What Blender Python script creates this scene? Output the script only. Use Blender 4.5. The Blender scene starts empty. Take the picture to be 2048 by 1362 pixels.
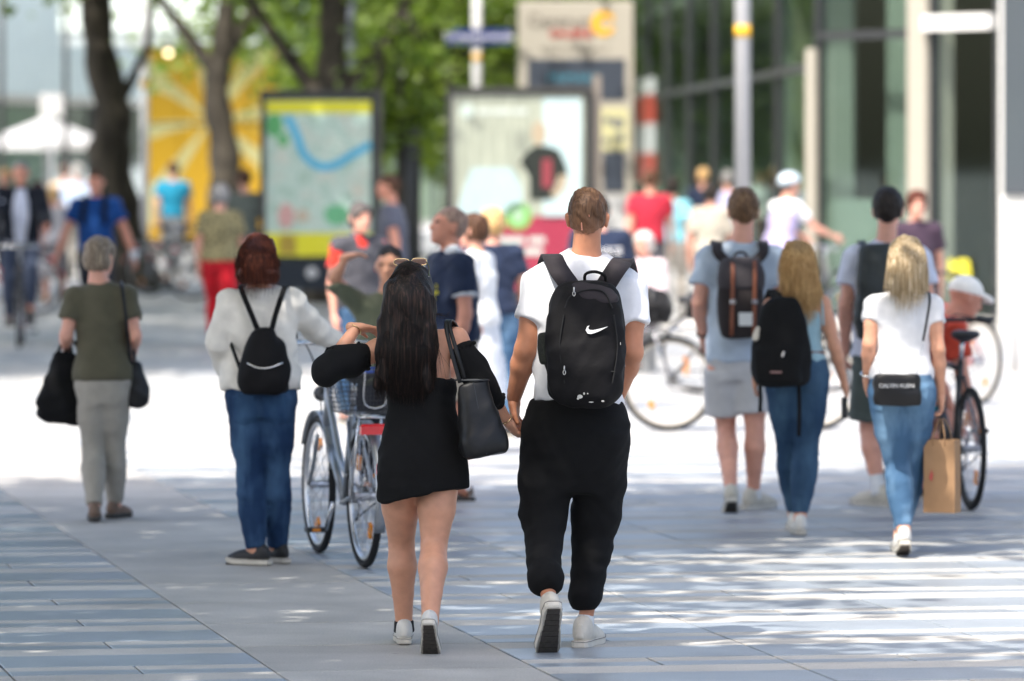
import bpy, bmesh, math, random
import numpy as np
from mathutils import Vector, Matrix, Euler

sc = bpy.context.scene
COL = sc.collection
R = math.radians
rng = np.random.default_rng(7)
random.seed(7)

# ------------------------------------------------------------------ camera, sky, sun, exposure
CAM_H = 2.0                      # metres above the pavement
FPX = 11378.0                    # focal length in photo pixels (200 mm lens)
HORIZON = 306.0
cam_d = bpy.data.cameras.new('camera')
cam = bpy.data.objects.new('camera', cam_d); COL.objects.link(cam)
cam.location = (0, 0, CAM_H); cam.rotation_euler = (R(90), 0, 0)
cam_d.sensor_width = 36; cam_d.lens = 200
cam_d.shift_y = -(681 - HORIZON) / 2048
cam_d.clip_start = 0.5; cam_d.clip_end = 3000
cam_d.dof.use_dof = True
cam_d.dof.focus_distance = 23.0
cam_d.dof.aperture_fstop = 2.8
sc.camera = cam

SUN_TO = Vector((-0.30, -0.44, 0.85)).normalized()      # direction towards the sun
sun_el = math.asin(SUN_TO.z); sun_az = math.atan2(SUN_TO.x, SUN_TO.y)
world = bpy.data.worlds.new('World'); sc.world = world; world.use_nodes = True
wn = world.node_tree.nodes; wl = world.node_tree.links
wn.clear()
w_out = wn.new('ShaderNodeOutputWorld'); w_bg = wn.new('ShaderNodeBackground'); w_sky = wn.new('ShaderNodeTexSky')
w_sky.sky_type = 'NISHITA'; w_sky.sun_disc = False
w_sky.sun_elevation = sun_el; w_sky.sun_rotation = sun_az
w_sky.air_density = 1.0; w_sky.dust_density = 4.0; w_sky.ozone_density = 0.6
w_bg.inputs['Strength'].default_value = 0.15
wl.new(w_sky.outputs[0], w_bg.inputs[0]); wl.new(w_bg.outputs[0], w_out.inputs[0])
sun_d = bpy.data.lights.new('sun', 'SUN'); sun = bpy.data.objects.new('sun', sun_d); COL.objects.link(sun)
sun_d.energy = 2.8; sun_d.angle = R(0.53); sun_d.color = (1.0, 0.95, 0.87)
sun.rotation_euler = (-SUN_TO).to_track_quat('-Z', 'Y').to_euler()
sun.location = SUN_TO * 60

sc.render.engine = 'CYCLES'
sc.view_settings.view_transform = 'Standard'; sc.view_settings.look = 'None'
sc.view_settings.gamma = 1.0; sc.view_settings.use_curve_mapping = False
sc.view_settings.exposure = 1.35
sc.cycles.use_denoising = True
sc.cycles.max_bounces = 8; sc.cycles.diffuse_bounces = 4; sc.cycles.glossy_bounces = 4
sc.cycles.transmission_bounces = 6; sc.cycles.transparent_max_bounces = 8
sc.cycles.caustics_reflective = False; sc.cycles.caustics_refractive = False
sc.cycles.sample_clamp_indirect = 6.0

# ------------------------------------------------------------------ materials
def lin(r, g, b):
    f = lambda c: (c / 12.92 if c <= 0.04045 else ((c + 0.055) / 1.055) ** 2.4)
    return (f(r / 255), f(g / 255), f(b / 255))

MATS = {}
def new_mat(name):
    m = bpy.data.materials.new(name); m.use_nodes = True
    nt = m.node_tree; b = nt.nodes['Principled BSDF']
    return m, nt, b

def mat(name, col, rough=0.6, metal=0.0, spec=0.5, var=0.12, scale=40.0, bump=0.0, bscale=200.0, stretch=None, sheen=0.0, sss=0.0, coat=0.0):
    """plain surface with mottled colour and fine relief"""
    if name in MATS: return MATS[name]
    m, nt, b = new_mat(name); N = nt.nodes; L = nt.links
    tc = N.new('ShaderNodeTexCoord'); mp = N.new('ShaderNodeMapping')
    L.new(tc.outputs['Object'], mp.inputs[0])
    if stretch: mp.inputs['Scale'].default_value = stretch
    no = N.new('ShaderNodeTexNoise'); no.inputs['Scale'].default_value = scale; no.inputs['Detail'].default_value = 6
    L.new(mp.outputs[0], no.inputs['Vector'])
    rmp = N.new('ShaderNodeMapRange'); rmp.inputs[1].default_value = 0.25; rmp.inputs[2].default_value = 0.75
    rmp.inputs[3].default_value = 1 - var; rmp.inputs[4].default_value = 1 + var
    L.new(no.outputs[0], rmp.inputs[0])
    mx = N.new('ShaderNodeVectorMath'); mx.operation = 'SCALE'; mx.inputs[0].default_value = col[:3]
    L.new(rmp.outputs[0], mx.inputs['Scale']); L.new(mx.outputs[0], b.inputs['Base Color'])
    b.inputs['Roughness'].default_value = rough; b.inputs['Metallic'].default_value = metal
    b.inputs['Specular IOR Level'].default_value = spec
    if sheen: b.inputs['Sheen Weight'].default_value = sheen; b.inputs['Sheen Roughness'].default_value = 0.4
    if coat: b.inputs['Coat Weight'].default_value = coat; b.inputs['Coat Roughness'].default_value = 0.1
    if sss:
        b.inputs['Subsurface Weight'].default_value = sss
        b.inputs['Subsurface Radius'].default_value = (0.02, 0.008, 0.004); b.inputs['Subsurface Scale'].default_value = 0.3
    if bump:
        n2 = N.new('ShaderNodeTexNoise'); n2.inputs['Scale'].default_value = bscale; n2.inputs['Detail'].default_value = 4
        L.new(mp.outputs[0], n2.inputs['Vector'])
        bp = N.new('ShaderNodeBump'); bp.inputs['Strength'].default_value = bump; bp.inputs['Distance'].default_value = 0.004
        L.new(n2.outputs[0], bp.inputs['Height']); L.new(bp.outputs[0], b.inputs['Normal'])
    MATS[name] = m; return m

def cloth(name, col, bump=0.35, rough=0.9, sheen=0.15, var=0.10):
    return mat('cloth_' + name, col, rough, 0, 0.25, var, 14.0, bump, 26.0, None, sheen)
def denim(name, col, fade):
    """jeans: woven grain with pale worn areas along the front and back of the leg"""
    key = 'denim_' + name
    if key in MATS: return MATS[key]
    m, nt, b = new_mat(key); N = nt.nodes; L = nt.links
    tc = N.new('ShaderNodeTexCoord')
    n1 = N.new('ShaderNodeTexNoise'); n1.inputs['Scale'].default_value = 5.0; n1.inputs['Detail'].default_value = 3
    mp = N.new('ShaderNodeMapping'); mp.inputs['Scale'].default_value = (1.6, 1.0, 0.55)
    L.new(tc.outputs['Object'], mp.inputs[0]); L.new(mp.outputs[0], n1.inputs['Vector'])
    r1 = N.new('ShaderNodeMapRange'); r1.inputs[1].default_value = 0.42; r1.inputs[2].default_value = 0.68
    L.new(n1.outputs[0], r1.inputs[0])
    mx = N.new('ShaderNodeMixRGB'); mx.inputs[1].default_value = (*col, 1); mx.inputs[2].default_value = (*fade, 1)
    L.new(r1.outputs[0], mx.inputs[0])
    n2 = N.new('ShaderNodeTexNoise'); n2.inputs['Scale'].default_value = 300; L.new(tc.outputs['Object'], n2.inputs['Vector'])
    m2 = N.new('ShaderNodeMixRGB'); m2.blend_type = 'OVERLAY'; m2.inputs[0].default_value = 0.25
    L.new(mx.outputs[0], m2.inputs[1]); L.new(n2.outputs[0], m2.inputs[2]); L.new(m2.outputs[0], b.inputs['Base Color'])
    b.inputs['Roughness'].default_value = 0.85; b.inputs['Specular IOR Level'].default_value = 0.2
    n3 = N.new('ShaderNodeTexNoise'); n3.inputs['Scale'].default_value = 30; n3.inputs['Detail'].default_value = 4
    L.new(tc.outputs['Object'], n3.inputs['Vector'])
    bp = N.new('ShaderNodeBump'); bp.inputs['Strength'].default_value = 0.4; bp.inputs['Distance'].default_value = 0.006
    L.new(n3.outputs[0], bp.inputs['Height']); L.new(bp.outputs[0], b.inputs['Normal'])
    MATS[key] = m; return m
def skin(name, col):
    return mat('skin_' + name, col, 0.5, 0, 0.4, 0.10, 22.0, 0.08, 160.0, None, 0, 0.12)
def hairm(name, col, col2=None):
    """hair: dark and light streaks running down the strands"""
    key = 'hair_' + name
    if key in MATS: return MATS[key]
    m, nt, b = new_mat(key); N = nt.nodes; L = nt.links
    tc = N.new('ShaderNodeTexCoord'); mp = N.new('ShaderNodeMapping'); mp.inputs['Scale'].default_value = (1, 1, 0.05)
    L.new(tc.outputs['Object'], mp.inputs[0])
    no = N.new('ShaderNodeTexNoise'); no.inputs['Scale'].default_value = 130; no.inputs['Detail'].default_value = 5
    L.new(mp.outputs[0], no.inputs['Vector'])
    c2 = col2 or tuple(min(1, c * 2.2) for c in col)
    rp = N.new('ShaderNodeValToRGB'); rp.color_ramp.elements[0].position = 0.34; rp.color_ramp.elements[1].position = 0.68
    rp.color_ramp.elements[0].color = (*[c * 0.55 for c in col], 1); rp.color_ramp.elements[1].color = (*c2, 1)
    e = rp.color_ramp.elements.new(0.5); e.color = (*col, 1)
    L.new(no.outputs[0], rp.inputs[0]); L.new(rp.outputs[0], b.inputs['Base Color'])
    b.inputs['Roughness'].default_value = 0.55; b.inputs['Specular IOR Level'].default_value = 0.22
    bp = N.new('ShaderNodeBump'); bp.inputs['Strength'].default_value = 0.7; bp.inputs['Distance'].default_value = 0.006
    L.new(no.outputs[0], bp.inputs['Height']); L.new(bp.outputs[0], b.inputs['Normal'])
    MATS[key] = m; return m
def metal(name, col=(0.6, 0.6, 0.62), rough=0.3): return mat('metal_' + name, col, rough, 1.0, 0.5, 0.06, 30)
def paint(name, col, rough=0.4, var=0.05): return mat('paint_' + name, col, rough, 0, 0.5, var, 25)

# ------------------------------------------------------------------ objects
def link(name, verts, faces, m, parent=None, smooth=True, mats=None, midx=None):
    me = bpy.data.meshes.new(name)
    me.from_pydata([tuple(map(float, v)) for v in verts], [], [tuple(int(i) for i in f) for f in faces]) if not isinstance(faces, np.ndarray) else fast_mesh(me, verts, faces)
    for mm in (mats or [m]): me.materials.append(mm)
    if midx is not None: me.polygons.foreach_set('material_index', np.asarray(midx, dtype=np.int32))
    if smooth: me.polygons.foreach_set('use_smooth', np.ones(len(me.polygons), dtype=bool))
    me.update()
    o = bpy.data.objects.new(name, me); COL.objects.link(o)
    if parent is not None: o.parent = parent
    return o
def fast_mesh(me, verts, faces):
    n, k = faces.shape
    me.vertices.add(len(verts)); me.vertices.foreach_set('co', np.asarray(verts, dtype=np.float32).ravel())
    me.loops.add(n * k); me.loops.foreach_set('vertex_index', faces.astype(np.int32).ravel())
    me.polygons.add(n); me.polygons.foreach_set('loop_start', np.arange(0, n * k, k, dtype=np.int32))
    me.update(calc_edges=True)
def tag(o, label, cat=None, group=None, kind=None):
    if label: o['label'] = label
    if cat: o['category'] = cat
    if group: o['group'] = group
    if kind: o['kind'] = kind
    return o
def empty(name, loc=(0, 0, 0), rz=0.0, label=None, cat=None, group=None):
    o = bpy.data.objects.new(name, None); COL.objects.link(o)
    o.location = loc; o.rotation_euler = (0, 0, rz); o.empty_display_size = 0.2
    return tag(o, label, cat, group)
def copy_tree(o, parent=None):
    c = o.copy(); COL.objects.link(c)
    if parent is not None: c.parent = parent
    for ch in o.children: copy_tree(ch, c)
    return c

class MB:
    """collects simple shapes into one mesh"""
    def __init__(s): s.v = []; s.f = []
    def add(s, v, f):
        n = len(s.v); s.v += [tuple(p) for p in v]; s.f += [tuple(i + n for i in q) for q in f]; return s
    def box(s, lo, hi, M=None):
        x0, y0, z0 = lo; x1, y1, z1 = hi
        v = [(x0,y0,z0),(x1,y0,z0),(x1,y1,z0),(x0,y1,z0),(x0,y0,z1),(x1,y0,z1),(x1,y1,z1),(x0,y1,z1)]
        if M is not None: v = [tuple(M @ Vector(p)) for p in v]
        return s.add(v, [(0,3,2,1),(4,5,6,7),(0,1,5,4),(1,2,6,5),(2,3,7,6),(3,0,4,7)])
    def cbox(s, lo, hi, c):
        """box with chamfered upper edges"""
        x0, y0, z0 = lo; x1, y1, z1 = hi
        v = [(x0,y0,z0),(x1,y0,z0),(x1,y1,z0),(x0,y1,z0),(x0,y0,z1-c),(x1,y0,z1-c),(x1,y1,z1-c),(x0,y1,z1-c),
             (x0+c,y0+c,z1),(x1-c,y0+c,z1),(x1-c,y1-c,z1),(x0+c,y1-c,z1)]
        return s.add(v, [(0,3,2,1),(0,1,5,4),(1,2,6,5),(2,3,7,6),(3,0,4,7),(4,5,9,8),(5,6,10,9),(6,7,11,10),(7,4,8,11),(8,9,10,11)])
    def tube(s, pts, r, n=8, cap=True, closed=False):
        pts = [Vector(p) for p in pts]; m = len(pts)
        rs = r if isinstance(r, (list, tuple, np.ndarray)) else [r] * m
        V = []; F = []
        prev = None
        for i, p in enumerate(pts):
            a = pts[(i - 1) % m] if (i > 0 or closed) else p
            b = pts[(i + 1) % m] if (i < m - 1 or closed) else p
            t = (b - a).normalized() if (b - a).length > 1e-9 else Vector((0, 0, 1))
            if prev is None:
                u = t.orthogonal().normalized()
            else:
                u = prev - t * prev.dot(t)
                u = u.normalized() if u.length > 1e-6 else t.orthogonal().normalized()
            prev = u; w = t.cross(u)
            for k in range(n):
                A = 2 * math.pi * k / n
                V.append(tuple(p + (u * math.cos(A) + w * math.sin(A)) * rs[i]))
        for i in range(m if closed else m - 1):
            j = (i + 1) % m
            for k in range(n):
                k2 = (k + 1) % n
                F.append((i * n + k, i * n + k2, j * n + k2, j * n + k))
        if cap and not closed:
            F.append(tuple(range(n))[::-1]); F.append(tuple((m - 1) * n + k for k in range(n)))
        return s.add(V, F)
    def ribbon(s, pts, w, th, nrm):
        """flat strap along pts; nrm = facing direction (one or per point)"""
        pts = [Vector(p) for p in pts]; m = len(pts); V = []; F = []
        for i, p in enumerate(pts):
            t = (pts[min(i + 1, m - 1)] - pts[max(i - 1, 0)]).normalized()
            nn = Vector(nrm[i]) if isinstance(nrm[0], (tuple, list, Vector)) else Vector(nrm)
            nn = (nn - t * nn.dot(t)); nn = nn.normalized() if nn.length > 1e-6 else t.orthogonal().normalized()
            x = t.cross(nn); ww = w[i] if isinstance(w, (list, tuple)) else w
            for a, b in ((-.5, -.5), (.5, -.5), (.5, .5), (-.5, .5)):
                V.append(tuple(p + x * (a * ww) + nn * (b * th)))
        for i in range(m - 1):
            for k in range(4):
                k2 = (k + 1) % 4
                F.append((i*4+k, i*4+k2, i*4+4+k2, i*4+4+k))
        F.append((3, 2, 1, 0)); F.append(tuple((m-1)*4 + k for k in range(4)))
        return s.add(V, F)
    def poly(s, outline, y0, y1):
        """flat outline [(x,z)...] extruded from y0 (front) to y1"""
        n = len(outline)
        v = [(x, y0, z) for x, z in outline] + [(x, y1, z) for x, z in outline]
        return s.add(v, [tuple(range(n)), tuple(range(2*n-1, n-1, -1))] + [(i, i+n, (i+1) % n + n, (i+1) % n) for i in range(n)])
    def disc(s, c, r, y0, y1, n=28, r2=None):
        return s.poly([(c[0] + r*math.cos(2*math.pi*i/n), c[1] + (r2 or r)*math.sin(2*math.pi*i/n)) for i in range(n)], y0, y1)
    def build(s, name, m, parent=None, smooth=False):
        return link(name, s.v, s.f, m, parent, smooth)

def spline(pts, n=24):
    """Catmull-Rom through points"""
    P = [np.array(p, float) for p in pts]; P = [2*P[0]-P[1]] + P + [2*P[-1]-P[-2]]
    out = []
    segs = len(P) - 3
    for i in range(segs):
        a, b, c, d = P[i:i+4]
        for t in np.linspace(0, 1, max(2, n // segs), endpoint=(i == segs - 1)):
            out.append(tuple(0.5*((2*b) + (c-a)*t + (2*a-5*b+4*c-d)*t*t + (3*b-a-3*c+d)*t**3)))
    return out

def text_obj(name, body, size, loc, m, parent=None, rz=0.0, rx=R(90), depth=0.002, align='CENTER', bold=0.0, shear=0.0):
    cu = bpy.data.curves.new(name, 'FONT'); cu.body = body; cu.size = size; cu.extrude = depth
    cu.align_x = align; cu.align_y = 'CENTER'; cu.offset = bold; cu.shear = shear; cu.resolution_u = 3
    t = bpy.data.objects.new(name, cu); COL.objects.link(t)
    dg = bpy.context.evaluated_depsgraph_get(); me = bpy.data.meshes.new_from_object(t.evaluated_get(dg))
    bpy.data.objects.remove(t); bpy.data.curves.remove(cu)
    me.materials.clear(); me.materials.append(m)
    o = bpy.data.objects.new(name, me); COL.objects.link(o)
    o.location = loc; o.rotation_euler = (rx, 0, rz)
    if parent is not None: o.parent = parent
    return o

# ------------------------------------------------------------------ smooth solids (distance fields -> mesh)
def A3(p): return np.array(p, dtype=np.float32)
class P_:
    def __init__(s, fn, lo, hi, k=0.02, op='add'): s.fn = fn; s.lo = np.array(lo); s.hi = np.array(hi); s.k = k; s.op = op
def RC(a, b, ra, rb, k=0.02, op='add'):
    a = A3(a); b = A3(b); ba = b - a; bb = float(ba @ ba) + 1e-9; m = max(ra, rb)
    def fn(X, Y, Z):
        x = X - a[0]; y = Y - a[1]; z = Z - a[2]
        t = np.clip((x*ba[0] + y*ba[1] + z*ba[2]) / bb, 0, 1)
        return np.sqrt((x-t*ba[0])**2 + (y-t*ba[1])**2 + (z-t*ba[2])**2) - (ra + (rb-ra)*t)
    return P_(fn, np.minimum(a, b) - m, np.maximum(a, b) + m, k, op)
def CH(pts, rs, k=0.02): return [RC(pts[i], pts[i+1], rs[i], rs[i+1], k) for i in range(len(pts)-1)]
def ELL(c, r, k=0.02, M=None, op='add'):
    c = A3(c); r = A3(r); mx = float(max(r))
    def fn(X, Y, Z):
        x = X-c[0]; y = Y-c[1]; z = Z-c[2]
        if M is not None:
            x, y, z = (M[0][0]*x+M[1][0]*y+M[2][0]*z, M[0][1]*x+M[1][1]*y+M[2][1]*z, M[0][2]*x+M[1][2]*y+M[2][2]*z)
        k0 = np.sqrt((x/r[0])**2+(y/r[1])**2+(z/r[2])**2); k1 = np.sqrt((x/r[0]**2)**2+(y/r[1]**2)**2+(z/r[2]**2)**2) + 1e-6
        return k0*(k0-1)/k1
    e = mx if M is not None else r
    return P_(fn, c-e, c+e, k, op)
def LOFT(p0, p1, st, xdir=(1, 0, 0), k=0.02, n=2.0, round_=0.012, op='add'):
    """elliptic sections (t, half width, half depth[, shift x, shift y]) along p0->p1"""
    p0 = A3(p0); p1 = A3(p1); ax = p1-p0; Ln = float(np.linalg.norm(ax)); ax = ax/Ln
    xd = A3(xdir); xd = xd - ax*(xd @ ax); xd /= np.linalg.norm(xd); yd = np.cross(ax, xd)
    st = [tuple(q)+(0,)*(5-len(q)) for q in st]; ts = np.array([q[0] for q in st])
    fine = np.linspace(ts[0], ts[-1], 80)
    cols = []
    for j in range(1, 5):
        v = np.array([q[j] for q in st]); g = np.gradient(v, ts) if len(ts) > 2 else np.zeros(len(ts)) + (v[-1]-v[0])/(ts[-1]-ts[0])
        i = np.clip(np.searchsorted(ts, fine, 'right')-1, 0, len(ts)-2); h = ts[i+1]-ts[i]; u = (fine-ts[i])/h
        cols.append((2*u**3-3*u**2+1)*v[i] + (u**3-2*u**2+u)*h*g[i] + (-2*u**3+3*u**2)*v[i+1] + (u**3-u**2)*h*g[i+1])
    t0, t1 = ts[0], ts[-1]
    def fn(X, Y, Z):
        x = X-p0[0]; y = Y-p0[1]; z = Z-p0[2]
        T = (x*ax[0]+y*ax[1]+z*ax[2])/Ln
        U = x*xd[0]+y*xd[1]+z*xd[2]; V = x*yd[0]+y*yd[1]+z*yd[2]
        Tc = np.clip(T, t0, t1)
        w, d, ox, oy = [np.interp(Tc, fine, c).astype(np.float32) for c in cols]
        U = U-ox; V = V-oy
        if n == 2.0:
            k0 = np.sqrt((U/w)**2+(V/d)**2); k1 = np.sqrt((U/w**2)**2+(V/d**2)**2)+1e-6
            D = k0*(k0-1)/k1
        else:
            k0 = ((np.abs(U)/w)**n+(np.abs(V)/d)**n)**(1/n); D = (k0-1)*np.minimum(w, d)
        cp = np.maximum(t0-T, T-t1)*Ln
        h = np.maximum(round_-np.abs(D-cp), 0)/round_
        return np.maximum(D, cp)+h*h*round_*0.25
    m = max(max(q[1]+abs(q[3]) for q in st), max(q[2]+abs(q[4]) for q in st))
    e0 = p0+ax*Ln*t0; e1 = p0+ax*Ln*t1
    return P_(fn, np.minimum(e0, e1)-m, np.maximum(e0, e1)+m, k, op)
def HALF(n, c, op='cut'):
    """keep the side where dot(n,p) < c"""
    n = A3(n); n = n/np.linalg.norm(n)
    return P_(lambda X, Y, Z: n[0]*X+n[1]*Y+n[2]*Z-c, (-9,)*3, (9,)*3, 0, op)
def waves(seed, amp, freq, n=5, aniso=(1, 1, 1), ridge=0.0):
    r = np.random.default_rng(seed); d = r.normal(size=(n, 3))*np.array(aniso); d /= np.linalg.norm(d, axis=1)[:, None]
    e = r.normal(size=(n, 3)); e /= np.linalg.norm(e, axis=1)[:, None]; f = freq*r.uniform(.6, 1.5, n); ph = r.uniform(0, 6.28, (n, 2))
    def fn(X, Y, Z):
        o = 0
        for i in range(n):
            w_ = np.sin((d[i,0]*X+d[i,1]*Y+d[i,2]*Z)*f[i]+ph[i,0]+1.4*np.sin((e[i,0]*X+e[i,1]*Y+e[i,2]*Z)*f[i]*.45+ph[i,1]))
            o = o + (w_ if not ridge else w_*(1-ridge)+ridge*(2*np.abs(w_)-1))
        return (o*(amp/n**.5)).astype(np.float32)
    return P_(fn, (-9,)*3, (9,)*3, 0, 'noise')

def solid(prims, vox, smooth=1):
    adds = [p for p in prims if p.op == 'add']
    lo = np.min([p.lo for p in adds], 0)-3*vox-.01; hi = np.max([p.hi for p in adds], 0)+3*vox+.01
    dims = np.ceil((hi-lo)/vox).astype(int)+1
    ax = [(lo[i]+vox*np.arange(dims[i])).astype(np.float32) for i in range(3)]
    D = np.full(dims, 0.5, np.float32)
    for p in prims:
        if p.op in ('add', 'sub'):
            m = p.k+3*vox+.01
            i0 = np.clip(np.floor((p.lo-m-lo)/vox).astype(int), 0, dims-1); i1 = np.clip(np.ceil((p.hi+m-lo)/vox).astype(int)+1, 1, dims)
            sl = tuple(slice(a, b) for a, b in zip(i0, i1))
            if any(a >= b for a, b in zip(i0, i1)): continue
            d = p.fn(ax[0][sl[0]][:, None, None], ax[1][sl[1]][None, :, None], ax[2][sl[2]][None, None, :])
            S = D[sl]
            if p.op == 'sub': d = -d; S = -S; 
            if p.op == 'add':
                h = np.maximum(p.k-np.abs(S-d), 0)/max(p.k, 1e-6); D[sl] = np.minimum(S, d)-h*h*p.k*.25
            else:
                S = -S; h = np.maximum(p.k-np.abs(S-d), 0)/max(p.k, 1e-6); D[sl] = np.maximum(S, d)+h*h*p.k*.25
        else:
            d = p.fn(ax[0][:, None, None], ax[1][None, :, None], ax[2][None, None, :])
            if p.op == 'noise': D = D+d
            else: D = np.maximum(D, d)
    D[0]=D[-1]=.5; D[:,0]=D[:,-1]=.5; D[:,:,0]=D[:,:,-1]=.5
    s = D < 0
    c8 = sum(s[i:dims[0]-1+i, j:dims[1]-1+j, k:dims[2]-1+k].astype(np.int8) for i in (0,1) for j in (0,1) for k in (0,1))
    idx = np.argwhere((c8 > 0) & (c8 < 8))
    vid = np.full(c8.shape, -1, np.int32); vid[tuple(idx.T)] = np.arange(len(idx))
    acc = np.zeros((len(idx), 3), np.float32); cnt = np.zeros(len(idx), np.float32)
    for a in range(3):
        b, c = (a+1) % 3, (a+2) % 3
        for ob in (0, 1):
            for oc in (0, 1):
                o0 = np.zeros(3, int); o0[b] = ob; o0[c] = oc; o1 = o0.copy(); o1[a] = 1
                d0 = D[tuple((idx+o0).T)]; d1 = D[tuple((idx+o1).T)]
                mk = (d0 < 0) != (d1 < 0); t = np.where(mk, d0/np.where(mk, d0-d1, 1), 0)
                pos = np.repeat(o0[None, :].astype(np.float32), len(idx), 0); pos[:, a] = t
                acc += np.where(mk[:, None], pos, 0); cnt += mk
    V = lo+vox*(idx+acc/cnt[:, None])
    F = []
    for a in range(3):
        b, c = (a+1) % 3, (a+2) % 3
        sa = np.moveaxis(s, (a, b, c), (0, 1, 2)); va = np.moveaxis(vid, (a, b, c), (0, 1, 2))
        e = sa[:-1] != sa[1:]; e[:, 0] = False; e[:, :, 0] = False; e[:, -1] = False; e[:, :, -1] = False
        I, Jx, K = np.nonzero(e); fl = sa[I, Jx, K]
        q = np.stack([va[I, Jx-1, K-1], va[I, Jx, K-1], va[I, Jx, K], va[I, Jx-1, K]], 1)
        q[~fl] = q[~fl][:, ::-1]; F.append(q)
    F = np.concatenate(F)
    for _ in range(smooth):
        a_ = np.zeros_like(V); n_ = np.zeros(len(V))
        for i in range(4):
            j = (i+1) % 4
            np.add.at(a_, F[:, i], V[F[:, j]]); np.add.at(n_, F[:, i], 1); np.add.at(a_, F[:, j], V[F[:, i]]); np.add.at(n_, F[:, j], 1)
        V = V*.5+.5*a_/np.maximum(n_, 1)[:, None]
    return V, F
def joined(parts):
    """[(V,F,material index)] -> V,F,idx"""
    V = []; F = []; I = []; n = 0
    for v, f, i in parts: V.append(v); F.append(f+n); I.append(np.full(len(f), i)); n += len(v)
    return np.concatenate(V), np.concatenate(F), np.concatenate(I)
def PX(px, py, s, dy=0.0):
    """photo measurement -> metres, for something standing where one metre spans s photo pixels, dy metres further away"""
    D = FPX/s+dy
    return np.array([(px-1024)*D/FPX, D, CAM_H-(py-HORIZON)*D/FPX])
# ------------------------------------------------------------------ people
def U(v): v = np.array(v, float); return v/np.linalg.norm(v)
def gen_joints(h, sex='m', thL=(0, .05, -1), shL=(0, -.05, -1), thR=(0, -.05, -1), shR=(0, -.1, -1),
               uaL=(-.15, .05, -1), faL=(-.02, .2, -1), uaR=(.15, -.05, -1), faR=(.02, .2, -1), lean=(0, .03), head=(0, 0), pelvis_z=None, planted=None):
    """joint positions (metres) of a figure of height h that faces +y; x is its right hand side"""
    J = {}
    sw = (.105 if sex == 'm' else .096)*h; hw = (.050 if sex == 'm' else .053)*h
    pel = np.array([0, 0, .525*h])
    ax = U((lean[0], lean[1], 1)); N = pel+ax*.305*h
    side = U(np.cross((0, 1, 0), ax)) if abs(ax[1]) < .99 else np.array([1, 0, 0]); side = np.array([1., 0, -ax[0]])
    J['pel'] = pel; J['neck'] = N
    for S, sg in (('L', -1), ('R', 1)):
        J['sh'+S] = N+side*sg*sw-ax*.022*h
        J['el'+S] = J['sh'+S]+U(uaL if sg < 0 else uaR)*.175*h
        J['wr'+S] = J['el'+S]+U(faL if sg < 0 else faR)*.150*h
        J['hip'+S] = pel+np.array([sg*hw, 0, -.015*h])
        J['kn'+S] = J['hip'+S]+U(thL if sg < 0 else thR)*.235*h
        J['an'+S] = J['kn'+S]+U(shL if sg < 0 else shR)*.235*h
    J['chin'] = N+ax*.035*h+np.array([0, .02*h, 0])
    J['head'] = head
    low = min(J['anL'][2], J['anR'][2]); dz = .047*h-low
    if pelvis_z is not None: dz = pelvis_z-pel[2]
    for k in J:
        if k != 'head': J[k] = J[k]+np.array([0, 0, dz])
    J['h'] = h
    for S in 'LR': J['fy'+S] = 0.0; J['fp'+S] = (0.0 if J['an'+S][2] < low+dz+.012*h else -38.0)
    return J

def torso_st(b, infl, t0, t1, loose=0.0):
    h = b['h']
    if b['sex'] == 'm': st = [(-.16,.066,.056),(0,.094,.068),(.2,.089,.064),(.38,.084,.060),(.6,.097,.067),(.8,.102,.064),(.92,.078,.048),(1.0,.040,.036)]
    else: st = [(-.16,.068,.058),(0,.100,.074),(.15,.097,.072),(.4,.076,.055),(.62,.086,.062),(.8,.089,.057),(.92,.066,.042),(1.0,.034,.033)]
    ts = [q[0] for q in st]; m = b.get('mass', 1.0)
    out = []
    for t in np.linspace(t0, t1, 9):
        w = np.interp(t, ts, [q[1] for q in st])*h*m+infl; d = np.interp(t, ts, [q[2] for q in st])*h*(m**1.3)+infl
        l = loose*max(0, min(1, (0.85-t)/.4)); wm = np.interp(.7, ts, [q[1] for q in st])*h*m
        w = w+(max(wm, w)-w)*min(1, l) if loose else w
        d = d+.012*min(1, l*1.5); w = w+.010*min(1, l*1.5)
        out.append((t, w, d, 0, b.get('belly', 0)*math.exp(-((t-.25)/.25)**2)))
    return out
def XD(J): v = J['shR']-J['shL']; v = v*.5+(J['hipR']-J['hipL'])*.5; return v
def torso(J, b, infl=0, t0=-.16, t1=1.0, loose=0, k=.03):
    h = b['h']; st = torso_st(b, infl, t0, t1, loose)
    pr = [LOFT(J['pel'], J['neck'], st, XD(J), k, 2.3 if b['sex'] == 'm' else 2.0, .02)]
    if t1 > .85:
        r = (.033 if b['sex'] == 'm' else .028)*h*b.get('arm', 1)+infl
        base = J['pel']+(J['neck']-J['pel'])*.90
        for S in 'LR':
            pr.append(RC(base*.75+J['sh'+S]*.25, J['sh'+S], .040*h+infl*.7, r, .045))
        pr.append(RC(J['pel']+(J['neck']-J['pel'])*.9, J['neck']+(J['chin']-J['neck'])*.2, .045*h+infl*.4, .032*h+infl*.4, .04))
    return pr
def arm_r(b): f = (1.0 if b['sex'] == 'm' else .84)*b.get('arm', 1)*b['h']; return [.031*f, .0285*f, .0235*f, .024*f, .0155*f]
def arm(J, S, b, infl=0):
    r = arm_r(b); a, e, w = J['sh'+S], J['el'+S], J['wr'+S]
    return CH([a, a*.5+e*.5, e, e*.7+w*.3, w], [q+infl for q in r], .02)
def leg_r(b): f = b['h']*b.get('leg', 1)*(1.0 if b['sex'] == 'm' else 1.03); return [.052*f, .046*f, .0315*f, .0362*f, .0205*f]
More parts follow.
